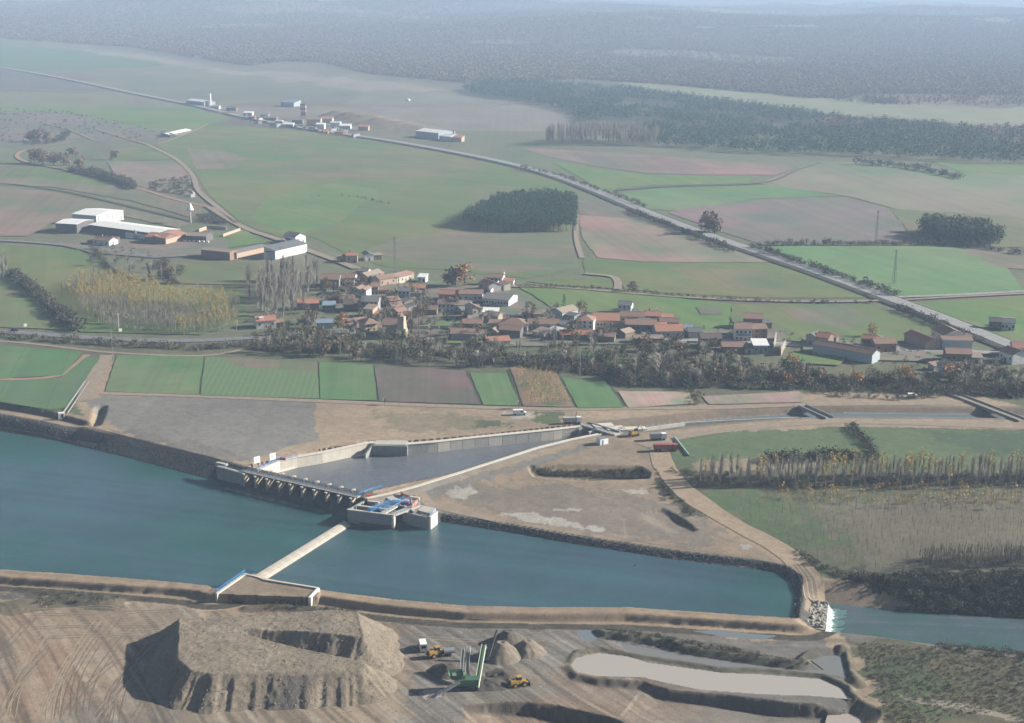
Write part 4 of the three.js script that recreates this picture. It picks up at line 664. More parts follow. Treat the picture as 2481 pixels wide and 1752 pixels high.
  const yard = on(950, 1200, -0.4); part(t2, 'yard_slab', M.conc, (b) => b.prism([c(962, 1222), c(935, 1205), c(968, 1196), c(1000, 1222), c(985, 1229)], WL, -0.62));
}
// --- long white weir across the river ---
{
  const a0 = on(832, 1262, WL + 0.8), a1 = on(849, 1272, WL + 0.5), b0 = on(612, 1396, WL + 0.8), b1 = on(641, 1404, WL + 0.5), m = new MB(), n = 22;
  const t = thing('weir', 'long straight white concrete weir crossing the river', 'weir', 0, 0, 0);
  const prof = [[0, -1.2], [0.01, 0.8], [0.12, 0.95], [0.4, 0.92], [0.75, 0.6], [0.97, 0.15], [1, -0.8]];
  for (let k = 0; k < n; k++) part(t, 'weir_block', k % 2 ? tinted.weirA ??= mat([0.44, 0.4, 0.345], { map: conc9 }) : tinted.weirB ??= mat([0.47, 0.43, 0.37], { map: conc9 }), (b) => {
    const L0 = along(a0, b0, k / n), R0 = along(a1, b1, k / n), L1 = along(a0, b0, (k + 0.985) / n), R1 = along(a1, b1, (k + 0.985) / n);
    for (let i = 1; i < prof.length; i++) { const [s, y] = prof[i - 1], [s2, y2] = prof[i]; b.quad(P3(along(L0, R0, s), WL + y), P3(along(L1, R1, s), WL + y), P3(along(L1, R1, s2), WL + y2), P3(along(L0, R0, s2), WL + y2)); b.tri(P3(along(L0, R0, s), WL + y), P3(along(L0, R0, s2), WL + y2), P3(along(L0, R0, 0.5), WL - 1)); }
  });
  // near abutment
  const t2 = thing('weir_abutment', 'tan topped abutment at the near end of the weir with a blue railing', 'abutment', 0, 0, 0);
  const w = [on(524, 1440, -2.4), on(595, 1391, -2.4), on(617, 1396, -2.4), on(628, 1399, -2.4), on(641, 1405, -2.4), on(771, 1426, -2.4)], e = on(750, 1449, -2.4);
  part(t2, 'wall', M.concPale, (b) => { for (let i = 1; i < w.length; i++) b.wall(w[i - 1], w[i], 0.6, WL - 1.5, -2.3); }); part(t2, 'end_wall', M.white, (b) => b.wall(w[5], e, 0.9, WL - 1.5, -2.2));
  part(t2, 'coping', M.concPale, (b) => b.wall(w[0], w[1], 0.9, -2.298, -2.1).wall(w[4], w[5], 0.8, -2.298, -2.12));
  railing(t2, [w[0], w[1], w[2]].map((q) => V2(q.x, q.z - 0.1)), -2.1, M.blue, 'railing', 1.3, 2, 0.07);
}
// --- notice boards, barrier ---
for (const [x, y, label, ww] of [[623, 1131, 'white notice board on two posts, nearer the spillway railing', 4.1], [661, 1123, 'white notice board on two posts, nearer the red barrier', 4.0]]) {
  const q = on(x, y, 0), t = thing('notice_board', label, 'sign', q.x, 0, q.z, 0.75);
  part(t, 'panel', M.white, (b) => b.box(0, 2.9, 0, ww * 0.7, 2.7, 0.14)); part(t, 'printed_area', mat([0.55, 0.58, 0.62]), (b) => b.box(0, 2.85, 0.08, ww * 0.12, 1.8, 0.03));
  for (const s of [-1, 1]) part(t, 'post', M.steel, (b) => b.bar([s * ww * 0.2, 0, -0.14], [s * ww * 0.2, 3.2, -0.14], 0.08));
}
{ const q = on(682, 1114, 0), t = thing('road_barrier', 'red and white barrier lying beside the notice boards', 'barrier', q.x, 0, q.z, -0.25); part(t, 'white_section', M.white, (b) => b.box(-2, 0.5, 0, 2.4, 0.9, 0.6)); part(t, 'red_section', M.red, (b) => b.box(0.6, 0.5, 0, 2.4, 0.9, 0.6)); }
// --- rough rock weir and white water at the right ---
{
  const r = rng(51), t = thing('rock_weir', 'broken pale rock and concrete crossing below the river basin', 'rock weir', 0, 0, 0), geoR = [];
  for (let k = 0; k < 4; k++) geoR.push(rockGeo(k + 5, 0.28));
  const rm = [mat([0.36, 0.33, 0.285], { map: plain6 }), mat([0.3, 0.28, 0.245], { map: plain6 }), mat([0.4, 0.37, 0.32], { map: plain6 })];
  const c = (x, y) => on(x, y, -5.6), A = c(1932, 1452), B = c(2005, 1458), C = c(1998, 1526), D = c(1918, 1512);
  part(t, 'bed', mat([0.31, 0.285, 0.245], { map: dirt27 }), (b) => b.prism([A, B, C, D], -9, -5.75));
  for (let k = 0; k < 150; k++) { const s = r(), q = r(), p = along(along(A, B, s), along(D, C, s), q), o = new THREE.Mesh(geoR[k % 4], rm[k % 3]), e = 0.25 + r() * r() * 0.7; o.name = 'rock'; o.position.set(p.x, -5.7, p.z); o.rotation.set(r() * 6, r() * 6, r() * 6); o.scale.set(e * 1.3, e * 0.6, e); t.add(shade(o)); }
  const m = new MB(), W0 = c(2006, 1464), W1 = c(2000, 1528), e0 = on(2062, 1470, DW + 0.1), e1 = on(2052, 1538, DW + 0.1);
  const foam = new THREE.BufferGeometry(), nx = 60, nz = 70, fp = [], fi = [], fc = [], fu = [];
  for (let j = 0; j <= nz; j++) for (let i = 0; i <= nx; i++) {
    const tt = j / nz, len = 0.4 + 0.5 * vnoise(tt * 17, 2) , s = i / nx, p = along(along(W0, W1, tt), along(e0, e1, tt), s * len);
    fp.push(p.x, lerp(-5.9, DW + 0.03, sstep(0, 0.42, s)) + 0.28 * vnoise(s * 9, tt * 60) * (1 - s), p.z);
    const f = clamp(1.15 - s * 1.15 - 0.85 * vnoise(tt * 46, s * 6), 0, 1); fc.push(lerp(0.1, 0.72, f), lerp(0.18, 0.8, f), lerp(0.18, 0.74, f)); fu.push(p.x, p.z);
    if (i && j) { const q = j * (nx + 1) + i; fi.push(q, q - nx - 1, q - nx - 2, q, q - nx - 2, q - 1); }
  }
  foam.setAttribute('position', new THREE.BufferAttribute(new Float32Array(fp), 3)); foam.setAttribute('color', new THREE.BufferAttribute(new Float32Array(fc), 3)); foam.setAttribute('uv', new THREE.BufferAttribute(new Float32Array(fu), 2)); foam.setIndex(fi); foam.computeVertexNormals();
  struct(new THREE.Mesh(foam, vmat({ roughness: 0.4 })), 'rapids', 'white foaming water tumbling over the rock weir');
}
function rockGeo(seed, rough) {
  const g = new THREE.IcosahedronGeometry(1, 1), p = g.attributes.position;
  for (let i = 0; i < p.count; i++) { const x = p.getX(i), y = p.getY(i), z = p.getZ(i), k = 1 + rough * 2 * (vnoise(x * 1.7 + seed * 9 + 30, y * 1.7 + z * 2.3 + 40) - 0.5); p.setXYZ(i, x * k, y * k, z * k); }
  g.computeVertexNormals(); return g;
}
// ---------- plants ----------
const twig = (b, x, y, z, dx, dy, dz, w, c) => { b.tint = c; const l = Math.hypot(dx, dz) || 1, nx = -dz / l * w, nz = dx / l * w; b.tri([x - nx, y, z - nz], [x + nx, y, z + nz], [x + dx, y + dy, z + dz]); };
function leafTri(b, r, x, y, z, s, c) { b.tint = c; const q = () => [x + (r() - 0.5) * 2 * s, y + (r() - 0.5) * 1.7 * s, z + (r() - 0.5) * 2 * s]; b.tri(q(), q(), q()); }
const vary = (c, r, k = 0.5) => { const f = 1 - k / 2 + k * r(); return [c[0] * f * (0.92 + 0.16 * r()), c[1] * f, c[2] * f * (0.9 + 0.2 * r())]; };
// crowns, about one unit per metre; each kind in a few variants
function crownGeo(kind, seed) {
  const r = rng(seed * 97 + kind.length * 13 + kind.charCodeAt(0)), b = new MB();
  const cloud = (n, cx, cy, cz, rx, ry, rz, s, cols, hollow = 0.45) => { for (let i = 0; i < n; i++) { const u = r() * 2 - 1, t = r() * 6.283, k = Math.sqrt(1 - u * u), q = lerp(hollow, 1, Math.cbrt(r())); leafTri(b, r, cx + Math.cos(t) * k * rx * q, cy + u * ry * q, cz + Math.sin(t) * k * rz * q, s * (0.6 + 0.8 * r()), vary(cols[Math.floor(r() * cols.length)], r)); } };
  const twigs = (n, base, h, rad, cols, up = 1, w = 0.09) => { for (let i = 0; i < n; i++) { const t = r() * 6.283, f = r(), y = base + f * (h - base) * 0.8, k = rad * (1 - 0.45 * f) * (0.35 + 0.65 * r()), l = (h - y) * (0.35 + 0.5 * r()) * up; twig(b, Math.cos(t) * k * 0.25, y, Math.sin(t) * k * 0.25, Math.cos(t) * k, l, Math.sin(t) * k, w, vary(cols[Math.floor(r() * cols.length)], r)); } };
  const GREY = [[0.3, 0.26, 0.22], [0.37, 0.33, 0.28], [0.22, 0.19, 0.16]], YEL = [[0.5, 0.36, 0.06], [0.42, 0.34, 0.07], [0.54, 0.36, 0.08], [0.32, 0.28, 0.08]], RUS = [[0.19, 0.125, 0.07], [0.15, 0.105, 0.065], [0.23, 0.15, 0.085]], ORA = [[0.5, 0.22, 0.05], [0.42, 0.2, 0.06], [0.36, 0.2, 0.07]], OLI = [[0.13, 0.12, 0.05], [0.16, 0.14, 0.06], [0.1, 0.1, 0.045]], GRN = [[0.05, 0.085, 0.03], [0.07, 0.1, 0.035], [0.04, 0.065, 0.025]], PIN = [[0.03, 0.085, 0.045], [0.042, 0.108, 0.055], [0.024, 0.066, 0.036]];
  if (kind === 'yellow poplar') { twigs(34, 2, 13.5, 1.6, GREY, 0.8, 0.06); for (let k = 0; k < 7; k++) cloud(24, (r() - 0.5) * 1.9, 5.8 + k * 1.1, (r() - 0.5) * 1.5, 0.9, 0.9, 0.9, 0.33, YEL, 0); }
  if (kind === 'bare poplar') { twigs(78, 2.5, 17, 2.1, GREY, 0.9, 0.085); for (let k = 0; k < 3; k++) cloud(5, (r() - 0.5) * 2, 11 + r() * 4, (r() - 0.5) * 2, 0.8, 1.2, 0.8, 0.3, [[0.3, 0.2, 0.07], [0.24, 0.2, 0.09]], 0); }
  if (kind === 'bare tree') { twigs(110, 2, 8.5, 4.2, GREY, 0.7, 0.12); for (let k = 0; k < 7; k++) cloud(12, (r() - 0.5) * 4.6, 4.2 + r() * 3, (r() - 0.5) * 4.6, 1.3, 1.1, 1.3, 0.35, [[0.15, 0.125, 0.095], [0.12, 0.105, 0.08], [0.17, 0.15, 0.12]], 0); }
  if (kind === 'russet tree') for (let k = 0; k < 15; k++) { const t = r() * 6.283, q = Math.sqrt(r()) * 2.7; cloud(28, Math.cos(t) * q, 4.2 + (r() - 0.5) * 5.4, Math.sin(t) * q, 1.7, 1.5, 1.7, 0.8, RUS, 0.5); }
  if (kind === 'orange tree') for (let k = 0; k < 12; k++) { const t = r() * 6.283, q = Math.sqrt(r()) * 2.2; cloud(24, Math.cos(t) * q, 3.9 + (r() - 0.45) * 4.8, Math.sin(t) * q, 1.4, 1.4, 1.4, 0.6, ORA, 0.5); }
  if (kind === 'olive tree') for (let k = 0; k < 13; k++) { const t = r() * 6.283, q = Math.sqrt(r()) * 2.6; cloud(22, Math.cos(t) * q, 4.2 + (r() - 0.4) * 4.2, Math.sin(t) * q, 1.5, 1.4, 1.5, 0.6, OLI, 0.5); }
  if (kind === 'green tree') for (let k = 0; k < 13; k++) { const t = r() * 6.283, q = Math.sqrt(r()) * 2.5; cloud(24, Math.cos(t) * q, 3.8 + (r() - 0.4) * 4.2, Math.sin(t) * q, 1.5, 1.4, 1.5, 0.6, GRN, 0.5); }
  if (kind === 'conifer') for (let k = 0; k < 11; k++) cloud(22, 0, 1.2 + k * 0.85, 0, 2.3 * (1 - k / 11.5), 0.6, 2.3 * (1 - k / 11.5), 0.4, PIN, 0.5);
  if (kind === 'pine') for (let k = 0; k < 8; k++) { const t = r() * 6.283, q = Math.sqrt(r()) * 1.3; cloud(13, Math.cos(t) * q, 7.4 + (r() - 0.5) * 4.6, Math.sin(t) * q, 1.3, 1.1, 1.3, 0.6, PIN, 0.4); }
  if (kind === 'far pine') for (let k = 0; k < 4; k++) { const t = r() * 6.283, q = Math.sqrt(r()) * 1.6; cloud(6, Math.cos(t) * q, 7 + (r() - 0.5) * 4.5, Math.sin(t) * q, 1.7, 1.6, 1.7, 1.2, PIN, 0.3); }
  if (kind === 'far tree') for (let k = 0; k < 4; k++) { const t = r() * 6.283, q = Math.sqrt(r()) * 2.4; cloud(6, Math.cos(t) * q, 3.6 + (r() - 0.5) * 3, Math.sin(t) * q, 2, 1.7, 2, 1.5, [[1, 1, 1], [0.92, 0.92, 0.92]], 0.3); }
  if (kind === 'shrub') for (let k = 0; k < 6; k++) { const t = r() * 6.283, q = Math.sqrt(r()) * 1.2; cloud(16, Math.cos(t) * q, 0.9 + r() * 0.9, Math.sin(t) * q, 0.9, 0.8, 0.9, 0.33, [[1, 1, 1], [0.7, 0.7, 0.7]], 0.4); }
  if (kind === 'sapling') { twigs(5, 0.3, 4.6, 0.5, [[0.25, 0.22, 0.165]], 1, 0.05); twigs(3, 0, 4, 0.12, [[0.3, 0.26, 0.2]], 1, 0.06); }
  if (kind === 'yellow sapling') { twigs(4, 0, 2.4, 0.5, [[0.3, 0.22, 0.12]], 1, 0.06); cloud(16, 0, 1.5, 0, 0.7, 0.9, 0.7, 0.26, [[0.62, 0.38, 0.09], [0.5, 0.33, 0.1]], 0.2); }
  return b.geo();
}
const trunkGeo = (h, r0, r1, seed, limbs = 0) => { const b = new MB(), r = rng(seed); b.bar([0, -0.3, 0], [(r() - 0.5) * 0.3, h, (r() - 0.5) * 0.3], r0, r1, 6); for (let k = 0; k < limbs; k++) { const t = k * 2.4 + r(), y = h * (0.45 + 0.4 * r()); b.bar([0, y, 0], [Math.cos(t) * h * 0.35, y + h * 0.4, Math.sin(t) * h * 0.35], r0 * 0.45, r0 * 0.12, 5); } return b.geo(); };
const KINDS = { 'yellow poplar': [10.5, 0.16, 0.05, 0, 'barkPale'], 'bare poplar': [13, 0.22, 0.05, 0, 'barkPale'], 'bare tree': [4.5, 0.28, 0.14, 5, 'bark'], 'russet tree': [5, 0.35, 0.16, 5, 'bark'], 'orange tree': [4.5, 0.26, 0.12, 4, 'bark'], 'olive tree': [4.4, 0.28, 0.12, 4, 'bark'], 'green tree': [4, 0.26, 0.12, 4, 'bark'], conifer: [9.5, 0.24, 0.04, 0, 'bark'], pine: [9, 0.22, 0.08, 0, 'bark'] };
const protos = {};
function tree(kind, x, y, z, s, label, grp, seed, sx = 1, category = 'tree') {
  const v = seed % 3, key = kind + v, [h, r0, r1, limbs, bark] = KINDS[kind];
  if (!protos[key]) { const g = new THREE.Group(), t = new THREE.Mesh(trunkGeo(h, r0, r1, v + 3, limbs), M[bark]), c = new THREE.Mesh(crownGeo(kind, v), M.leaf); t.name = 'trunk'; c.name = 'crown'; g.add(t, c); protos[key] = g; }
  const o = protos[key].clone(); o.position.set(x, y, z); o.rotation.y = seed * 1.7; o.scale.set(s * sx, s, s * sx);
  const name = kind.replace(/ /g, '_') + (/tree|poplar|pine|conifer/.test(kind) ? '' : '_tree');
  add(o, name, { label, category }); if (grp) o.userData.group = grp;
  return o;
}
function treeAt(kind, px, py, s, label, grp, sx) { const q = G(px, py); return tree(kind, q.x, q.y, q.z, s, label, grp, Math.round(px * 7 + py), sx); }
function copies(name, label, category, geos, m, list, parentKind = 'stuff') {                          // list: [x, y, z, scale, turn, colour?, sy?]
  const outp = [], mx = new THREE.Matrix4(), q = new THREE.Quaternion(), e = new THREE.Euler(), Y = new THREE.Vector3(), s3 = new THREE.Vector3();
  const g = new THREE.Group();
  geos.forEach((geo, v) => {
    const mine = list.filter((_, i) => i % geos.length === v); if (!mine.length) return;
    const im = new THREE.InstancedMesh(geo, m, mine.length); im.name = name.split('_').pop();
    mine.forEach(([x, y, z, s, t, c, sy = s], i) => { im.setMatrixAt(i, mx.compose(Y.set(x, y, z), q.setFromEuler(e.set(0, t, 0)), s3.set(s, sy, s))); if (c) im.setColorAt(i, lin(c)); });
    g.add(im);
  });
  if (g.children.length === 1) { const im = g.children[0]; g.remove(im); return stuff(im, name, label, category); }
  return stuff(g, name, label, category);
}
function scatter(pts, n, seed, o = {}) {                          // random spots inside an outline, at even spacing over the ground
  const w = o.world ?? finishPoly(pts.map(([x, y]) => G(x, y))), r = rng(seed), out = []; let tries = 0;
  while (out.length < n && tries++ < n * 40) { const x = lerp(w.x0, w.x1, r()), z = lerp(w.z0, w.z1, r()); if (inside(w, x, z) && (!o.keep || o.keep(x, z))) out.push([x, landH(x, z), z, r]); }
  return out;
}
function rows(pts, dx, dz, turn, seed, jit = 0.3) {               // planted rows inside an outline
  const w = finishPoly(pts.map(([x, y]) => G(x, y))), r = rng(seed), out = [], co = Math.cos(turn), si = Math.sin(turn), cx = (w.x0 + w.x1) / 2, cz = (w.z0 + w.z1) / 2, R = Math.hypot(w.x1 - w.x0, w.z1 - w.z0) / 2;
  for (let a = -R; a < R; a += dx) for (let b = -R; b < R; b += dz) { const u = a + (r() - 0.5) * dx * jit, v = b + (r() - 0.5) * dz * jit, x = cx + u * co - v * si, z = cz + u * si + v * co; if (inside(w, x, z)) out.push([x, landH(x, z), z, r]); }
  return out;
}
const byNear = (l) => l.sort((a, b) => b[2] - a[2]);
// --- wooded hills and far woods: masses nobody could count ---
{
  const geos = [0, 1, 2].map((k) => crownGeo('far tree', k)), list = [], r = rng(31);
  const cols = [[0.19, 0.155, 0.125], [0.21, 0.165, 0.13], [0.18, 0.155, 0.12], [0.23, 0.165, 0.125], [0.165, 0.15, 0.115], [0.26, 0.165, 0.12]];
  const edge = finishPoly(O(-500, -40, -400, 82, 0, 86, 130, 95, 300, 106, 480, 136, 560, 148, 640, 138, 720, 140, 830, 166, 1040, 186, 1300, 178, 1500, 190, 1700, 208, 1960, 236, 2450, 240, 2450, 20, 2450, -20).map(([x, y]) => G(x, Math.max(y, 14))));
  for (let i = 0; i < 330000 && list.length < 130000; i++) {
    const Z = 2500 * Math.pow(14500 / 2500, r()), x = (r() * 2 - 1) * 0.46 * Z, z = -Z;
    if (!inside(edge, x, z)) continue;
    const d = fbm(x / 520 + 7, z / 800, 3); if (d < 0.34 + 0.12 * sstep(6000, 12000, Z) && r() < 0.9) continue;
    const s = (0.75 + 0.6 * r()) * (1 + Z / 9000), big = fbm(x / 260, z / 380, 3); list.push([x, farH(x, z) - 1, z, s, r() * 6.28, mix3(cols[Math.floor(r() * 6)], [0.25, 0.16, 0.115], clamp(big * 2 - 0.8, 0, 0.8)), s * 1.0]);
  }
  copies('hillside_forest', 'hazy brown autumn forest covering the far hills', 'forest', geos, M.leaf, list);
  const pg = [0, 1, 2].map((k) => crownGeo('far pine', k)), p = [];
  const outl = O(1040, 204, 1080, 187, 1250, 192, 1420, 206, 1600, 230, 1780, 254, 1900, 272, 2100, 288, 2420, 300, 2420, 372, 2200, 368, 1900, 352, 1740, 350, 1480, 330, 1320, 305, 1290, 285, 1280, 255, 1200, 232, 1060, 215);
  for (const [x, y, z, q] of scatter(outl, 7200, 32, { keep: (x, z) => fbm(x / 110 + 3, z / 190, 3) > 0.36 })) { const s = 1.0 + 0.6 * q(); p.push([x, y - 0.5, z, s, q() * 6.28, x > 500 && q() < 0.3 ? [2.6, 1.5, 1.0] : [1.05, 1.25, 1.3], s * 0.95]); }
  copies('pine_wood', 'big dark pine wood behind the highway fields', 'wood', pg, M.leaf, p);
  const e2 = [], fc = [0, 1, 2].map((k) => crownGeo('far tree', k + 4)), rust = [[0.2, 0.12, 0.06], [0.14, 0.11, 0.06], [0.24, 0.14, 0.07], [0.1, 0.09, 0.05]];
  for (const [x, y, z, q] of scatter(O(1840, 270, 2100, 282, 2420, 295, 2420, 355, 2250, 350, 1950, 320, 1800, 300), 620, 33)) e2.push([x, y, z, 1 + 0.7 * q(), q() * 6, rust[Math.floor(q() * 4)]]);
  copies('autumn_wood', 'reddish autumn trees mixed into the right end of the pine wood', 'wood', fc, M.leaf, e2);
  const pop = [], pgq = [0, 1].map((k) => crownGeo('bare poplar', k + 5));
  for (const [x, y, z, q] of scatter(O(1225, 318, 1300, 308, 1480, 318, 1470, 328, 1330, 326, 1225, 326), 210, 35)) pop.push([x, y, z, 1.2 + 0.6 * q(), q() * 6]);
  copies('poplar_belt', 'pale bare poplars along the near edge of the pine wood', 'wood', pgq, M.leaf, pop);
}
// --- pine grove on its own in the meadow, and the grove at the right ---
{
  const pg = [0, 1, 2].map((k) => crownGeo('pine', k)), l = [];
  for (const [x, y, z, q] of rows(O(1032, 508, 1085, 478, 1120, 462, 1215, 452, 1290, 462, 1292, 520, 1180, 522, 1090, 518), 3.6, 3.6, 0.5, 41, 0.8)) { const s = 1.0 + 0.35 * q(); l.push([x, y, z, s * 0.95, q() * 6, undefined, s * 1.05]); }
  const all = byNear(l), front = all.splice(0, 60);
  front.forEach(([x, y, z, s], i) => tree('pine', x, y, z, s, 'dark green pine along the near edge of the lone pine grove', 'pines along the edge of the grove', i));
  copies('pine_grove', 'dense dark pine grove standing alone in the large meadow', 'grove', pg, M.leaf, all);
  const g2 = [0, 1, 2].map((k) => crownGeo('green tree', k + 6)), l2 = [];
  for (const [x, y, z, q] of scatter(O(2060, 535, 2080, 518, 2140, 525, 2180, 520, 2200, 532, 2250, 545, 2240, 552, 2150, 550), 95, 42)) { const s = 1.5 + 0.9 * q(); l2.push([x, y, z, s, q() * 6]); }
  byNear(l2).forEach(([x, y, z, s], i) => tree('green tree', x, y, z, s * 0.95, 'dark green tree of the small grove beside the brightest green field', 'trees of the small right hand grove', i));
}
// --- single trees that stand apart ---
[[66, 318, 1.9, 'brown tree at the left of the far clump above the sandy track'], [84, 318, 2.1, 'brown tree in the middle of the far clump above the sandy track'], [104, 318, 1.8, 'brown tree at the right of the far clump above the sandy track'],
  [78, 366, 2.2, 'tall russet tree beside the bend of the sandy track'], [96, 368, 2.0, 'russet tree next to the tall one at the track bend'], [120, 370, 1.8, 'round russet tree third from the track bend'], [143, 371, 1.8, 'russet tree fourth from the track bend'], [178, 378, 1.7, 'low russet tree nearest the farm track'], [163, 352, 1.5, 'small russet tree behind the row at the track bend'], [256, 358, 1.4, 'lone dark tree between the farm tracks'],
  [1004, 640, 1.4, 'brown tree behind the white hut at the village edge'], [1022, 640, 1.7, 'russet tree left of the orange one at the village edge'], [1590, 522, 2.4, 'round dark tree standing beside the highway'], [1602, 524, 1.7, 'smaller tree against the round highway tree'], [1418, 654, 0.9, 'little brown tree beside the bend of the village track']].forEach(([x, y, s, label]) => treeAt('russet tree', x * K, y * K, s, label));
treeAt('orange tree', 1043 * K, 642 * K, 1.9, 'bright orange tree above the white walled house'); treeAt('orange tree', 1780 * K, 832 * K, 1.1, 'red orange tree by the gardens right of the village'); treeAt('orange tree', 1770 * K, 868 * K, 0.9, 'orange tree in front of the right hand gardens'); treeAt('orange tree', 2130 * K, 855 * K, 1.2, 'orange brown tree near the right end houses'); treeAt('orange tree', 1955 * K, 755 * K, 1.0, 'small reddish tree in the right hand gardens'); treeAt('orange tree', 770 * K, 740 * K, 1.2, 'orange tree beside the long blue grey shed'); treeAt('olive tree', 757 * K, 742 * K, 1.1, 'yellowish tree left of the orange one by the shed');
treeAt('orange tree', 1920 * K, 868 * K, 1.1, 'yellow tree standing out in the tree belt at the right'); treeAt('orange tree', 2033 * K, 860 * K, 1.2, 'orange tree in the tree belt right of the yellow one'); treeAt('conifer', 1264 * K, 700 * K, 1.1, 'pointed dark conifer behind the middle of the village'); treeAt('conifer', 1180 * K, 712 * K, 0.9, 'dark conifer left of the pointed one'); treeAt('conifer', 1095 * K, 735 * K, 1.0, 'dark conifer beside the white blue house'); treeAt('conifer', 888 * K, 690 * K, 1.1, 'dark conifer among the upper village roofs');
treeAt('bare tree', 1480 * K, 855 * K, 1.9, 'large bare tree beside the pale bare plot'); treeAt('bare tree', 1100 * K, 730 * K, 1.2, 'bare tree in the village middle');
treeAt('bare tree', 862 * K, 908 * K, 0.5, 'small bare bush by the track below the ploughed plot'); treeAt('bare tree', 1163 * K, 916 * K, 0.55, 'small bare bush by the track near the canal');
// --- yellow poplar plantation ---
{
  const all = byNear(rows(O(135, 655, 200, 628, 290, 640, 380, 672, 535, 682, 535, 742, 420, 752, 250, 738, 185, 710), 4.6, 4.4, 0.2, 44, 0.5)), n = Math.min(170, all.length);
  const isY = (x, z) => { const q = toPhoto(x, 0, z); return fbm(x * 0.03, z * 0.03, 2) + (q.x < 560 && q.y < 770 ? 0.25 : q.x > 420 ? 0.16 : -0.1) > 0.52; };
  all.slice(0, n).forEach(([x, y, z, q], i) => { const yl = isY(x, z); tree(yl ? 'yellow poplar' : 'bare poplar', x, y, z, yl ? 0.66 + 0.2 * q() : 0.36 + 0.14 * q(), yl ? 'slim yellow leaved poplar of the plantation above the main road' : 'slim bare poplar of the plantation above the main road', yl ? 'yellow poplars of the plantation' : 'bare poplars of the plantation', i, yl ? 1.1 : 1.9); });
  const rest = all.slice(n), yl = rest.filter((t) => isY(t[0], t[2])), ba = rest.filter((t) => !isY(t[0], t[2]));
  copies('poplar_plantation', 'yellow poplars in the back rows of the plantation', 'plantation', [0, 1, 2].map((k) => crownGeo('yellow poplar', k)), M.leaf, yl.map(([x, y, z, q]) => [x, y, z, 0.72 + 0.22 * q(), q() * 6]));
  if (ba.length) copies('poplar_plantation', 'bare poplars in the back rows of the plantation', 'plantation', [0, 1].map((k) => crownGeo('bare poplar', k)), M.leaf, ba.map(([x, y, z, q]) => [x, y, z, 0.55 + 0.15 * q(), q() * 6]));
}
function toPhoto(x, y, z) { const v = new THREE.Vector3(x, y, z).applyMatrix4(camera.matrixWorldInverse); return { x: PW / 2 + F * v.x / -v.z, y: PH / 2 - F * v.y / -v.z }; }
// --- tall bare poplars at the left end of the village ---
byNear(scatter(O(555, 640, 600, 618, 720, 622, 700, 690, 640, 720, 560, 705), 60, 46)).forEach(([x, y, z, q], i) => tree('bare poplar', x, y, z, 0.85 + 0.35 * q(), 'tall grey bare poplar in the wood at the left end of the village', 'tall poplars at the left end of the village', i, 1.5));
byNear(scatter(O(0, 600, 18, 600, 22, 640, 0, 645, -60, 645, -60, 600), 16, 47)).forEach(([x, y, z, q], i) => tree('bare poplar', x, y, z, 0.9 + 0.3 * q(), 'tall bare poplar at the left edge of the view', 'poplars at the left edge', i, 1.5));
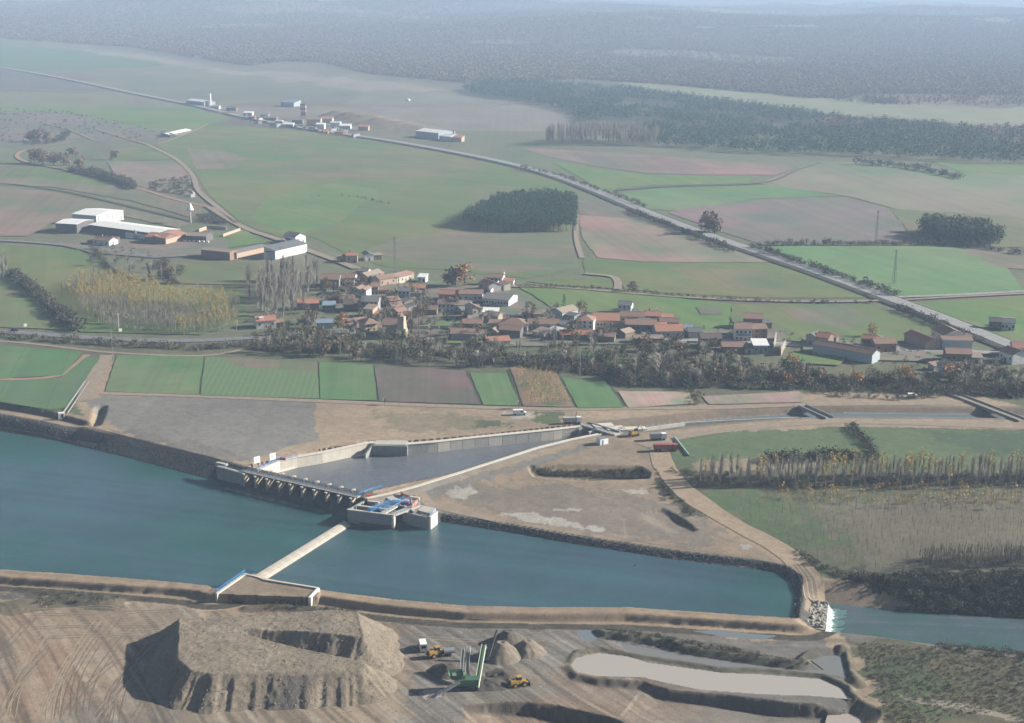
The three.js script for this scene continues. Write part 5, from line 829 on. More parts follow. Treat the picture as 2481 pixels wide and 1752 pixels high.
// --- belt of trees in front of the village ---
{
  const kinds = ['bare tree', 'bare tree', 'olive tree', 'bare poplar', 'bare tree', 'green tree', 'olive tree', 'russet tree'], desc = { 'bare tree': 'grey bare tree in the belt below the village', 'olive tree': 'olive leaved tree in the belt below the village', 'bare poplar': 'tall thin bare poplar in the belt below the village', 'green tree': 'dark green tree in the belt below the village', 'russet tree': 'russet tree in the belt below the village' };
  const marks = [[643, 796, 'the red tiled house by the main road'], [700, 800, 'the end of the main road'], [786, 796, 'the blue grey roofed shed'], [900, 806, 'the yellow house'], [973, 820, 'the bell tower'], [1050, 805, 'the long grey yard wall'], [1130, 828, 'the long grey barn'], [1210, 842, 'the bright cream walled shed'], [1240, 812, 'the white farmhouse'], [1310, 820, 'the bluish row house'], [1400, 828, 'the tall white house'], [1470, 830, 'the big red roofed house'], [1570, 836, 'the low tan roofed barn'], [1630, 825, 'the light blue walled house'], [1720, 845, 'the dark grey building at the gap'], [1800, 840, 'the balcony house'], [1885, 860, 'the tan gable wall'], [1990, 865, 'the left end of the very long barn'], [2090, 885, 'the right end of the very long barn'], [2150, 860, 'the dark brick house'], [2220, 850, 'the tan stone barn'], [2320, 880, 'the light blue warehouse'], [2440, 885, 'the right edge houses'], [900, 890, 'the dark ploughed plot'], [1030, 895, 'the plough and green plot border'], [1180, 890, 'the yellow saplings plot'], [1300, 905, 'the last green plot'], [1420, 930, 'the pale bare plot'], [1580, 930, 'the middle of the canal road'], [1750, 935, 'the bare tan strip'], [1900, 945, 'the canal bridge'], [2060, 945, 'the canal bank bushes'], [2250, 945, 'the far canal bend'], [270, 640, 'the farm road'], [380, 650, 'the brick barn'], [700, 780, 'the tall poplar wood'], [800, 730, 'the long low brown barn'], [880, 700, 'the bluish twin houses'], [1000, 740, 'the church green'], [1090, 745, 'the white chimney house'], [1180, 760, 'the columned hall'], [1300, 760, 'the small pink house'], [1400, 770, 'the back village meadow'], [1560, 800, 'the row of brown roofs']].map(([x, y, n]) => [G(x, y), n]);
  const close = (x, z) => marks.reduce((b, m) => { const d = Math.hypot(m[0].x - x, m[0].z - z); return d < b[0] ? [d, m[1]] : b; }, [1e9, ''])[1];
  const put = (l, k0) => byNear(l).forEach(([x, y, z, q], i) => { const kd = kinds[Math.floor(q() * kinds.length)], s = kd === 'bare poplar' ? 0.5 + 0.25 * q() : 0.65 + 0.5 * q(); const sz = kd === 'bare poplar' ? (s < 0.62 ? 'shorter' : 'taller') : s < 0.82 ? 'small' : s < 1 ? 'middle sized' : 'large', m = close(x, z), cl = { 'bare tree': 'grey bare tree', 'olive tree': 'olive leaved tree', 'bare poplar': 'thin bare poplar', 'green tree': 'dark green tree', 'russet tree': 'russet tree' }[kd]; tree(kd, x, y, z, s, `${sz} ${cl} near ${m}`, `${sz} ${cl}s near ${m}`, i + k0); });
  put(scatter(O(560, 760, 640, 745, 760, 765, 900, 770, 1000, 775, 1130, 790, 1140, 828, 1040, 828, 840, 812, 700, 800, 570, 790), 130, 48), 0);
  put(scatter(O(1140, 790, 1300, 782, 1500, 790, 1640, 810, 1800, 835, 1960, 848, 2080, 850, 2120, 868, 1900, 872, 1700, 870, 1560, 874, 1400, 866, 1360, 842, 1150, 818), 150, 49), 5);
  put(scatter(O(2060, 850, 2130, 835, 2330, 850, 2330, 890, 2180, 882), 34, 50), 9);
  put(scatter(O(180, 590, 330, 585, 420, 615, 380, 640, 280, 620), 14, 52), 3); put(scatter(O(590, 700, 700, 700, 720, 740, 620, 745), 16, 53), 2);
  put(scatter(O(700, 640, 860, 640, 1000, 680, 1060, 720, 1100, 780, 880, 740, 720, 700), 80, 54), 7); put(scatter(O(1180, 700, 1300, 700, 1380, 760, 1640, 790, 1640, 800, 1200, 770), 52, 57), 1);
}
// --- planted strips and the great plantation at the right ---
{
  const l = byNear(rows(O(1560, 1072, 1650, 1062, 1900, 1062, 2420, 1062, 2420, 1092, 2000, 1092, 1560, 1088), 3.6, 4.2, 0.05, 58, 0.6)), far = l.splice(200);
  copies('poplar_row', 'slim poplars in the back of the row behind the great plantation', 'plantation', [crownGeo('bare poplar', 3), crownGeo('bare poplar', 1), crownGeo('bare poplar', 2)], M.leaf, far.map(([x, y, z, q]) => [x, y, z, 0.5 + 0.3 * q(), q() * 6]));
  l.forEach(([x, y, z, q], i) => { const yl = q() < 0.3; tree(yl ? 'yellow poplar' : 'bare poplar', x, y, z, (yl ? 0.72 : 0.5) + 0.18 * q(), yl ? 'slim yellowish poplar in the row behind the great plantation' : 'slim bare poplar in the row behind the great plantation', yl ? 'yellowish poplars in the right hand row' : 'bare poplars in the right hand row', i, 1.4); });
  const g = [0, 1, 2, 3].map((k) => crownGeo('sapling', k)), w = [];
  for (const [x, y, z, q] of rows(O(1640, 1110, 1900, 1098, 2420, 1094, 2420, 1270, 2100, 1268, 1900, 1290, 1780, 1230, 1650, 1160), 3, 3, 0.12, 59, 0.35)) { const s = 0.7 + 0.55 * q(); if (q() < 0.93) w.push([x, y, z, s, q() * 6, undefined, s * (x > 120 ? 1.25 : 0.9)]); }
  copies('young_plantation', 'thousands of thin grey saplings planted in rows east of the haul road', 'plantation', g, M.leaf, w);
  const ys = [0, 1].map((k) => crownGeo('yellow sapling', k)), yl = [];
  for (const [x, y, z, q] of scatter(O(1700, 1098, 2420, 1092, 2420, 1150, 2000, 1140, 1750, 1120), 230, 60)) yl.push([x, y, z, 0.8 + 0.8 * q(), q() * 6]);
  copies('yellow_saplings', 'small yellow leaved saplings along the top of the great plantation', 'plantation', ys, M.leaf, yl);
  const vs = []; for (const [x, y, z, q] of rows(O(1150, 828, 1242, 833, 1284, 910, 1178, 908), 2.6, 2.6, 0.06, 61, 0.5)) vs.push([x, y, z, 0.9 + 0.5 * q(), q() * 6]);
  copies('yellow_saplings', 'yellow saplings planted on the brown plot', 'plantation', ys, M.leaf, vs);
  copies('sapling_thicket', 'darker thicket of bare saplings at the foot of the great plantation', 'thicket', g, M.leaf, scatter(O(2060, 1248, 2330, 1240, 2400, 1262, 2080, 1278), 500, 62).map(([x, y, z, q]) => [x, y, z, 1.0 + 0.5 * q(), q() * 6, [0.7, 0.7, 0.7]]));
}
// --- shrubs: hedges, scrub and bank growth ---
const shrubs = [0, 1, 2, 3].map((k) => crownGeo('shrub', k)), sC = { dark: [[0.07, 0.075, 0.045], [0.09, 0.085, 0.05], [0.11, 0.095, 0.06]], brown: [[0.15, 0.12, 0.08], [0.18, 0.145, 0.1], [0.11, 0.1, 0.06], [0.12, 0.13, 0.06]], green: [[0.085, 0.12, 0.045], [0.11, 0.13, 0.055], [0.075, 0.085, 0.045], [0.14, 0.115, 0.07]] };
function scrub(pts, n, seed, cols, s0, s1, name, label, category = 'scrub', keep) { return copies(name, label, category, shrubs, M.leaf, scatter(pts, n, seed, { keep }).map(([x, y, z, q]) => { const s = lerp(s0, s1, q() * q()); return [x, y - 0.1, z, s, q() * 6, sC[cols][Math.floor(q() * sC[cols].length)], s * (0.7 + 0.5 * q())]; })); }
function hedge(pts, label, o = {}) {
  const line = resample(at(pts), o.gap ?? 2.6), r = rng(Math.round(pts[0][0] * 3 + pts[0][1])), w = o.w ?? 1.2, l = [];
  for (const p of line) for (let k = 0; k < (o.n ?? 1); k++) { if (r() < (o.miss ?? 0.12)) continue; const s = (o.s ?? 0.9) * (0.6 + 0.8 * r()), x = p.x + (r() - 0.5) * 2 * w, z = p.z + (r() - 0.5) * 2 * w; l.push([x, landH(x, z) - 0.1 + (o.up ?? 0), z, s, r() * 6, sC[o.c ?? 'dark'][Math.floor(r() * sC[o.c ?? 'dark'].length)], s * (0.8 + 0.5 * r())]); }
  const gs = l.map(([x, y, z, s, t, c, sy], i) => { const g = shrubs[i % 4].clone(); g.applyMatrix4(new THREE.Matrix4().compose(new THREE.Vector3(x, y, z), new THREE.Quaternion().setFromEuler(new THREE.Euler(0, t, 0)), new THREE.Vector3(s, sy, s))); const a = g.attributes.color.array; for (let k = 0; k < a.length; k++) a[k] *= c[k % 3]; return g; });
  return add(new THREE.Mesh(mergeGeometries(gs), M.leaf), 'hedge', { label, category: 'hedge' });
}
const H = (l, label, o) => hedge(l, label, o);
H(O(1160, 378, 1260, 400, 1340, 428, 1450, 470), 'dark hedge along the upper side of the far highway', { s: 1.6, gap: 6, n: 1, w: 2, up: 1 }); H(O(1690, 560, 1800, 596, 1900, 631, 2000, 667), 'dark hedge along the upper side of the near highway', { s: 1.6, gap: 4, n: 2, w: 1.6, up: 1 }); H(O(1410, 474, 1560, 532, 1640, 565), 'dark hedge below the highway beside the tan field', { s: 1.7, gap: 4, n: 2, w: 2.4 }); H(O(2010, 695, 2100, 730, 2190, 764), 'dark hedge below the highway at the right', { s: 1.5, gap: 3, n: 2, w: 2.5 });
H(O(1140, 642, 1380, 652, 1480, 662, 1700, 676, 1950, 682), 'dark hedge along the straight farm track behind the village', { s: 0.9, gap: 3 }); H(O(1720, 550, 2060, 551, 2180, 556, 2295, 572), 'thick hedge above the brightest green field', { s: 1.5, gap: 4, n: 2 }); H(O(1930, 370, 2000, 374, 2090, 388, 2150, 402), 'dark line of bushes in the upper right meadow', { s: 2.6, gap: 6, n: 2, w: 4 });
H(O(26, 618, 84, 664, 130, 705, 175, 742), 'dark hedge running down beside the yellow poplars', { s: 1.9, gap: 2.6, n: 3, w: 2.6 }); H(O(0, 757, 150, 766, 300, 776, 460, 782, 560, 775), 'brown bushes below the main road', { s: 1.2, gap: 2.2, n: 2, w: 3, c: 'brown' }); H(O(210, 560, 240, 600, 280, 625, 315, 640), 'crooked hedge across the meadow below the farm', { s: 1.1, gap: 3, n: 2 }); H(O(365, 585, 372, 620, 395, 640), 'short curved hedge below the brick farm walls', { s: 1.2, gap: 3, n: 2 });
H(O(165, 385, 220, 394, 270, 410, 300, 425), 'dark thicket above the farm track', { s: 2.2, gap: 3, n: 4, w: 5 }); H(O(60, 325, 120, 320, 150, 300), 'low dark bushes under the far brown trees', { s: 2, gap: 5, n: 2, w: 4 }); H(O(700, 442, 770, 440, 870, 458), 'thin dark line of bushes in the large meadow', { s: 0.8, gap: 6 }); H(O(1580, 890, 1545, 878, 1560, 904), 'dark hedge behind the pale bare plot', { s: 0.8 }); H(O(1905, 958, 1940, 995, 1965, 1030), 'dark hedge between the two right hand meadows', { s: 1.1, gap: 2.2, n: 2 }); H(O(1725, 1036, 1800, 1030, 1870, 1026, 1960, 1032), 'dark bank of bushes across the right hand meadow', { s: 1.4, gap: 2, n: 3, w: 2 });
H(O(1790, 1240, 1850, 1275, 1920, 1302), 'dark hedge along the haul road edge of the plantation', { s: 0.7, gap: 1.5, n: 2 }); H(O(1820, 880, 1900, 890, 1960, 892, 2000, 895, 2100, 890), 'line of bushes on the canal bank at the right', { s: 0.8, gap: 2.5, n: 2, w: 2, c: 'brown' });
scrub(O(330, 408, 425, 395, 432, 430, 400, 440, 340, 425), 150, 70, 'dark', 0.9, 1.7, 'scrub', 'dark rubble and scrub beside the curved track'); scrub(O(440, 485, 470, 478, 500, 490, 510, 505, 450, 500), 110, 71, 'dark', 0.9, 1.8, 'scrub', 'dark thicket beside the water tower');
scrub(O(560, 785, 1000, 800, 1140, 822, 1350, 845, 1400, 868, 1900, 878, 2330, 895, 2330, 870, 1900, 850, 1500, 815, 1140, 800, 600, 765), 2300, 72, 'brown', 0.8, 2.0, 'undergrowth', 'brown and green undergrowth beneath the belt of trees'); scrub(O(1195, 1046, 1440, 1050, 1450, 1062, 1448, 1072, 1300, 1070, 1200, 1062), 420, 73, 'brown', 0.35, 0.9, 'scrub', 'dark growth filling the long hollow in the works');
scrub(O(1500, 1052, 1640, 1064, 2420, 1062, 2420, 1088, 1550, 1092), 420, 74, 'brown', 0.4, 1.0, 'undergrowth', 'tangled growth under the row of poplars at the right'); scrub(O(1900, 1296, 2000, 1290, 2420, 1280, 2420, 1396, 2100, 1372, 2010, 1350), 900, 75, 'dark', 0.5, 1.5, 'scrub', 'dark scrub on the far bank below the plantation');
scrub(O(1920, 1440, 2000, 1446, 2420, 1490, 2420, 1640, 1990, 1640, 1980, 1590, 1935, 1490), 3400, 76, 'brown', 0.1, 0.45, 'scrub', 'low green and brown scrub in the near right corner', 'scrub', (x, z) => fbm(x * 0.05, z * 0.05, 3) > 0.3); scrub(O(1340, 1408, 1440, 1418, 1700, 1464, 1820, 1492, 1780, 1500, 1560, 1470, 1370, 1424), 420, 77, 'dark', 0.2, 0.6, 'scrub', 'dark weeds on the bank beside the grey pool'); scrub(O(90, 1330, 270, 1334, 270, 1350, 80, 1354), 130, 78, 'dark', 0.2, 0.6, 'scrub', 'dark weeds in the hollow behind the left dike'); scrub(O(570, 1350, 800, 1356, 800, 1372, 600, 1366), 90, 79, 'dark', 0.2, 0.6, 'scrub', 'dark weeds behind the big gravel heap'); scrub(O(1545, 1160, 1480, 1090, 1470, 1050, 1500, 1100, 1560, 1150), 90, 80, 'dark', 0.3, 0.8, 'scrub', 'dark brush on the inner edge of the haul road');
scrub(O(2100, 1440, 2295, 1470, 2420, 1490, 2420, 1496, 2290, 1478, 2100, 1452), 160, 81, 'brown', 0.4, 0.9, 'reeds', 'brown reeds along the near bank of the lower river'); scrub(O(2000, 1366, 2100, 1366, 2420, 1392, 2420, 1396, 2250, 1384, 2060, 1372), 160, 82, 'dark', 0.4, 1.1, 'scrub', 'dark bushes along the far bank of the lower river'); scrub(O(200, 545, 330, 560, 380, 590, 220, 580), 60, 83, 'green', 0.5, 1.3, 'scrub', 'garden bushes round the white farm house'); scrub(O(1180, 690, 1640, 760, 2100, 840, 2330, 860, 2330, 820, 1900, 760), 260, 84, 'green', 0.4, 1.2, 'scrub', 'garden bushes between the village houses at the right'); scrub(O(600, 700, 850, 640, 1000, 660, 1200, 720, 1350, 770, 1200, 790, 900, 770), 260, 85, 'green', 0.4, 1.3, 'scrub', 'garden bushes between the village houses at the left');
scrub(O(-50, 240, 150, 250, 400, 300, 340, 322, 200, 300, 0, 320), 200, 86, 'dark', 0.8, 2.2, 'scrub', 'scattered dark bushes on the rough pasture at the left');
// --- boulders on the banks ---
{
  const geos = [0, 1, 2, 3].map((k) => rockGeo(k, 0.35)), l = [], r = rng(90), line = [...river];
  const bank = (i0, i1, n, top) => { for (let i = i0; i < i1; i++) { const a = river[i], b = river[i + 1], len = Math.hypot(b.x - a.x, b.z - a.z), m = Math.round(len * n); let nx = (b.z - a.z) / len, nz = -(b.x - a.x) / len; if (inside(river, (a.x + b.x) / 2 + nx, (a.z + b.z) / 2 + nz)) { nx = -nx; nz = -nz; } for (let k = 0; k < m; k++) { const t = r(), d = -0.4 + r() * top, x = lerp(a.x, b.x, t) + nx * d, z = lerp(a.z, b.z, t) + nz * d, s = 0.2 + 0.28 * r() * r(), f = 0.8 + 0.4 * r(); l.push([x, landH(x, z) + 0.02, z, s, r() * 6, [0.105 * f, 0.1 * f, 0.095 * f], s * 0.75]); } } };
  bank(1, 5, 14, 7); bank(12, 21, 8, 3.2);
  copies('riprap', 'dark boulders lining the river banks', 'boulders', geos, M.rock, l);
}
// --- loose stones and clods over the near ground ---
{
  const geos = [0, 1, 2].map((k) => rockGeo(k + 20, 0.4)), l = [], r = rng(95);
  const spots = scatter(O(-40, 1330, 560, 1380, 900, 1380, 1300, 1400, 1760, 1420, 1940, 1500, 1990, 1640, 1600, 1640, 800, 1640, -60, 1640), 4000, 96, { keep: (x, z) => fbm(x * 0.07, z * 0.07, 3) > 0.42 });
  for (const [x, y, z, q] of spots) { const s = 0.05 + 0.2 * Math.pow(q(), 4), f = 0.9 + 0.5 * q(); l.push([x, y, z, s, q() * 6, [0.2 * f, 0.168 * f, 0.13 * f], s * 0.7]); }
  copies('clods', 'stones and clods of earth strewn over the near yard', 'stones', geos, M.rock, l);
}
// ---------- houses, barns, sheds ----------
const ROOF = { brown: [0.24, 0.155, 0.115], red: [0.37, 0.175, 0.115], grey: [0.17, 0.165, 0.16], tan: [0.29, 0.23, 0.18], orange: [0.36, 0.165, 0.1], mauve: [0.28, 0.175, 0.135], slate: [0.13, 0.14, 0.15], white: [0.74, 0.74, 0.72], blue: [0.2, 0.27, 0.34], dark: [0.12, 0.1, 0.09] };
const WALL = { white: [0.74, 0.73, 0.7], cream: [0.52, 0.48, 0.4], peach: [0.48, 0.35, 0.26], brick: [0.29, 0.18, 0.135], stone: [0.34, 0.285, 0.22], grey: [0.34, 0.345, 0.35], pale: [0.55, 0.58, 0.6], brown: [0.2, 0.15, 0.115], dark: [0.13, 0.12, 0.12], yellow: [0.55, 0.45, 0.27], bluish: [0.42, 0.47, 0.5] };
const winMat = mat([0.06, 0.065, 0.075], { roughness: 0.25 }), doorMat = mat([0.14, 0.09, 0.06]), chimMat = mat([0.3, 0.2, 0.15]);
const houses = [];
function house(o) {
  const A = onPlane(...o.a, o.base ?? 0), B = onPlane(...o.b, o.base ?? 0), u = unit(A, B), v = V2(u.z, -u.x), w = Math.hypot(B.x - A.x, B.z - A.z), d = o.d ?? 8, h = o.h ?? 4.5, c = shifted(along(A, B, 0.5), v, d / 2);
  const y0 = o.base ?? 0.1, t = thing(o.name ?? 'house', o.label, o.cat ?? 'house', c.x, y0, c.z, Math.atan2(-u.z, u.x));
  const kind = o.roof ?? 'along', pitch = o.pitch ?? 0.42, wm = wallMat(WALL[o.wall ?? 'white']), rm = roofMat(ROOF[o.rc ?? 'brown']), W = w / 2, D = d / 2, ov = o.ov ?? 0.45;
  const up = (kind === 'across' ? W : D) * pitch;
  part(t, 'wall', wm, (b) => {
    const p = (x, y, z) => [x, y, z];
    if (kind === 'shed') { const hb = h + d * 0.22; b.quad(p(-W, -1, D), p(W, -1, D), p(W, h, D), p(-W, h, D)).quad(p(W, -1, -D), p(-W, -1, -D), p(-W, hb, -D), p(W, hb, -D)).quad(p(W, -1, D), p(W, -1, -D), p(W, hb, -D), p(W, h, D)).quad(p(-W, -1, -D), p(-W, -1, D), p(-W, h, D), p(-W, hb, -D)); return; }
    b.quad(p(-W, -1, D), p(W, -1, D), p(W, h, D), p(-W, h, D)).quad(p(W, -1, -D), p(-W, -1, -D), p(-W, h, -D), p(W, h, -D)).quad(p(W, -1, D), p(W, -1, -D), p(W, h, -D), p(W, h, D)).quad(p(-W, -1, -D), p(-W, -1, D), p(-W, h, D), p(-W, h, -D));
    if (kind === 'along') b.tri(p(W, h, D), p(W, h, -D), p(W, h + up, 0)).tri(p(-W, h, -D), p(-W, h, D), p(-W, h + up, 0));
    if (kind === 'across') b.tri(p(-W, h, D), p(W, h, D), p(0, h + up, D)).tri(p(W, h, -D), p(-W, h, -D), p(0, h + up, -D));
    if (kind === 'flat') b.quad(p(-W, h - 0.4, D), p(W, h - 0.4, D), p(W, h - 0.4, -D), p(-W, h - 0.4, -D));
  });
  const roof = part(t, 'roof', rm, (b) => {
    const th = 0.22, slab = (q) => { const n = q.map(([x, y, z]) => [x, y + th, z]); b.quad(...n).quad(q[3], q[2], q[1], q[0]); for (let i = 0; i < 4; i++) b.quad(q[i], q[(i + 1) % 4], n[(i + 1) % 4], n[i]); };
    const X = W + ov, Z = D + ov, e = 0.03;
    if (kind === 'along') { const yb = h - ov * pitch + e; slab([[-X, yb, Z], [X, yb, Z], [X, h + up + e, 0.001], [-X, h + up + e, 0.001]]); slab([[X, yb, -Z], [-X, yb, -Z], [-X, h + up + e, -0.001], [X, h + up + e, -0.001]]); }
    if (kind === 'across') { const yb = h - ov * pitch + e; slab([[X, yb, Z], [X, yb, -Z], [0.001, h + up + e, -Z], [0.001, h + up + e, Z]]); slab([[-X, yb, -Z], [-X, yb, Z], [-0.001, h + up + e, Z], [-0.001, h + up + e, -Z]]); }
    if (kind === 'hip') { const yb = h - ov * pitch + e, R = Math.max(0.3, W - D), yt = h + Math.min(W, D) * pitch, rz = Math.max(0, D - W); b.quad([-X, yb, Z], [X, yb, Z], [R, yt, rz], [-R, yt, rz]).quad([X, yb, -Z], [-X, yb, -Z], [-R, yt, -rz], [R, yt, -rz]).quad([X, yb, Z], [X, yb, -Z], [R, yt, -rz], [R, yt, rz]).quad([-X, yb, -Z], [-X, yb, Z], [-R, yt, rz], [-R, yt, -rz]); }
    if (kind === 'shed') slab([[-X, h + e, Z], [X, h + e, Z], [X, h + d * 0.22 + e, -Z], [-X, h + d * 0.22 + e, -Z]]);
    if (kind === 'flat') b.box(0, h - 0.3, 0, 2 * W - 0.5, 0.18, 2 * D - 0.5);
  });
  if (kind === 'along' && !o.big) part(t, 'roof_ridge', roofMat(mix3(ROOF[o.rc ?? 'brown'], [0.5, 0.4, 0.33], 0.35)), (b) => b.box(0, h + up + 0.24, 0, 2 * (W + ov), 0.16, 0.4));
  if (o.cap) part(t, 'gutter', M.white, (b) => b.box(0, h - 0.12, D + ov, 2 * W, 0.2, 0.14));
  const floors = o.fl ?? 1, n = o.n ?? Math.max(1, Math.round(w / 3.4)), fh = h / floors;
  if (!o.blind) for (let f = 0; f < floors; f++) for (let k = 0; k < n; k++) {
    const x = lerp(-W, W, (k + 0.5) / n), isDoor = f === 0 && k === (o.door ?? Math.floor(n / 2)), ww = 1.05, wh = isDoor ? 2.1 : 1.25, y = f * fh + (isDoor ? 1.05 : fh * 0.55);
    const q = part(t, isDoor ? 'door' : 'window', isDoor ? doorMat : winMat, (b) => b.box(x, y, D + 0.02, ww, wh, 0.1));
    if (!isDoor && !o.plain) { const s = new MB(); s.box(x, y - wh / 2 - 0.08, D + 0.08, ww + 0.3, 0.12, 0.22); shade(s.mesh('sill', M.conc, q)); }
  }
  if (o.side) for (let k = 0; k < o.side; k++) part(t, 'window', winMat, (b) => b.box(W + 0.02, h * 0.55, lerp(-D, D, (k + 0.5) / o.side), 0.1, 1.25, 1.0));
  if (o.chim) for (let k = 0; k < o.chim; k++) part(t, 'chimney', k ? M.white : chimMat, (b) => b.box(lerp(-W, W, 0.28 + 0.45 * k), h + up + 0.55, kind === 'along' ? -0.6 : 0.6, 0.75, 1.9, 0.75));
  if (o.more) o.more(t, { W, D, h, up });
  houses.push([c.x, c.z, Math.max(w, d)]);
  return t;
}
const Hs = (ax, ay, bx, by, d, h, roof, rc, wall, label, x = {}) => house({ a: [ax, ay], b: [bx, by], d, h, roof, rc, wall, label, ...x });
const barn = { name: 'barn', cat: 'barn', blind: 1 }, shed = { name: 'shed', cat: 'shed', blind: 1 };
// far left farm
Hs(136, 563, 187, 566, 24, 7, 'along', 'white', 'dark', 'big farm shed with white roof and dark front, leftmost of the farm', { ...barn, big: 1, pitch: 0.12 });
Hs(176, 541, 234, 546, 34, 7.5, 'along', 'white', 'pale', 'tall farm shed with white roof behind the leftmost one', { ...barn, big: 1, pitch: 0.12, more: (t, q) => { for (let k = 0; k < 6; k++) part(t, 'wall_rib', M.steel, (b) => b.box(q.W + 0.05, q.h / 2 - 0.5, lerp(-q.D, q.D, (k + 0.5) / 6), 0.14, q.h, 0.5)); } });
Hs(216, 562, 378, 584, 25, 5.5, 'along', 'white', 'dark', 'very long farm shed with white roof stretching to the red roofed one', { ...barn, big: 1, pitch: 0.12 });
Hs(304, 576, 352, 582, 5, 3, 'shed', 'white', 'white', 'low white lean-to in front of the very long farm shed', { ...shed, more: (t) => part(t, 'silo', M.steel, (b) => b.bar([1, 0, 3.4], [1, 6.2, 3.4], 1.1, 1.1, 12).bar([1, 6.2, 3.4], [1, 7.2, 3.4], 1.1, 0.1, 12)) });
Hs(352, 590, 401, 594, 15, 5, 'along', 'red', 'brown', 'farm barn with dull red roof at the end of the very long shed', { ...barn, pitch: 0.3 });
Hs(402, 594, 455, 580, 10, 4.2, 'shed', 'red', 'peach', 'open red roofed shed joined to the red barn', shed);
Hs(452, 586, 500, 588, 13, 4.5, 'along', 'tan', 'dark', 'tan roofed cattle shed right of the red roofed barn', { ...barn, pitch: 0.28, more: (t, q) => { for (let k = 0; k < 6; k++) part(t, 'bale', mat([0.7, 0.66, 0.55]), (b) => b.box(lerp(-q.W, q.W * 1.25, k / 5), 0.8, q.D + 2.5, 2, 1.6, 1.6)); } });
Hs(226, 594, 264, 598, 10, 4, 'along', 'mauve', 'pale', 'white farm house with brownish roof below the long white sheds', { n: 3, side: 1, chim: 1 });
Hs(488, 624, 557, 631, 9, 5.5, 'along', 'tan', 'brick', 'plain brick barn left of the long white panelled store', { ...barn, pitch: 0.16 });
Hs(574, 628, 648, 611, 5, 4.2, 'shed', 'grey', 'peach', 'long narrow brick shed between the brick barn and the panelled store', { ...barn });
Hs(645, 627, 666, 629, 9, 5, 'shed', 'slate', 'bluish', 'small bluish annex at the left end of the panelled store', shed);
Hs(667, 629, 744, 611, 10, 6, 'shed', 'slate', 'white', 'long white panelled store with grey roof left of the village', { name: 'warehouse', cat: 'warehouse', blind: 1, more: (t, q) => { for (let k = 0; k < 8; k++) part(t, 'wall_panel', M.white, (b) => b.box(lerp(-q.W, q.W, (k + 0.5) / 8), q.h / 2 - 0.6, q.D + 0.06, q.W * 0.2, q.h - 1, 0.14)); } });
Hs(716, 592, 741, 588, 13, 5.5, 'across', 'grey', 'white', 'white gabled house standing behind the panelled store', { n: 2 });
for (const [ax, ay, bx, by, l] of [[482, 562, 500, 556, 'left brick wall of the roofless farm ruin'], [500, 553, 548, 557, 'back brick wall of the roofless farm ruin'], [540, 575, 582, 560, 'long brick wall running from the ruin to the farm road'], [1222, 673, 1204, 700, 'tall white garden wall beside the white gabled house'], [1204, 700, 1188, 714, 'lower white garden wall below the tall one'], [1874, 852, 1880, 822, 'tan gable wall left standing by the right hand street'], [1891, 862, 1902, 842, 'tan yard wall beside the small tan gable wall'], [990, 800, 1062, 799, 'long grey yard wall beside the church tower'], [1066, 799, 1120, 798, 'grey yard wall with openings along the village street']]) { const a = G(ax, ay), b = G(bx, by), white = /white/.test(l), grey = /grey/.test(l), t = thing('garden_wall', l, 'wall', 0, 0, 0); part(t, 'wall', white ? M.white : grey ? M.conc : wallMat(/gable|yard/.test(l) ? WALL.stone : WALL.peach), (m) => m.wall(a, b, 0.5, -0.5, /gable/.test(l) ? 3.8 : white ? 2.8 : 2.4)); part(t, 'coping', M.conc, (m) => m.wall(a, b, 0.62, (/gable/.test(l) ? 3.8 : white ? 2.8 : 2.4) + 0.002, (/gable/.test(l) ? 3.8 : white ? 2.8 : 2.4) + 0.14)); }
// village, upper left
Hs(838, 637, 866, 637, 7.5, 5, 'along', 'red', 'peach', 'pinkish brick house beside the small white gabled one above the village', { n: 2, chim: 1, more: (t, q) => part(t, 'lean_to', wallMat(WALL.brick), (b) => b.box(-q.W - 1.2, 2.6, 0, 2.4, 6.4, 5)) });
Hs(885, 633, 905, 632, 11, 4.2, 'across', 'slate', 'white', 'small white gabled house above the village', { n: 1 });
Hs(776, 696, 821, 697, 12, 5, 'along', 'brown', 'grey', 'long shed with blank grey wall at the upper left of the village', { ...shed });
Hs(823, 692, 858, 693, 10, 5, 'along', 'brown', 'pale', 'two storey white house right of the blank grey shed', { fl: 2, n: 4 });
Hs(872, 676, 890, 677, 8, 5, 'along', 'grey', 'cream', 'narrow cream house with chimney in the upper village', { n: 2, chim: 1 });
Hs(892, 686, 930, 676, 9, 4, 'along', 'tan', 'brick', 'tan roofed barn beside the narrow cream house', { ...barn });
Hs(920, 695, 960, 689, 8, 4.6, 'along', 'brown', 'peach', 'orange walled house facing the village gardens', { n: 3, chim: 1 });
Hs(961, 689, 997, 680, 8, 4.2, 'along', 'mauve', 'cream', 'cream house at the end of the orange walled one', { n: 4 });
Hs(1012, 683, 1031, 684, 6, 3, 'shed', 'white', 'white', 'small white hut at the edge of the upper field', { name: 'hut', cat: 'hut', n: 2 });
Hs(855, 722, 871, 723, 10, 5.5, 'across', 'mauve', 'bluish', 'left one of two bluish twin gabled houses', { n: 1, fl: 2 }); Hs(871.5, 723, 887, 724, 10, 5.2, 'across', 'mauve', 'bluish', 'right one of two bluish twin gabled houses', { n: 1, fl: 2 });
Hs(826, 716, 850, 722, 8, 4.2, 'along', 'tan', 'brown', 'brown barn left of the bluish twin gabled houses', { ...barn }); Hs(900, 716, 916, 716, 8, 5.4, 'along', 'mauve', 'stone', 'tall narrow stone house behind the upper village garden', { fl: 2, n: 2 });
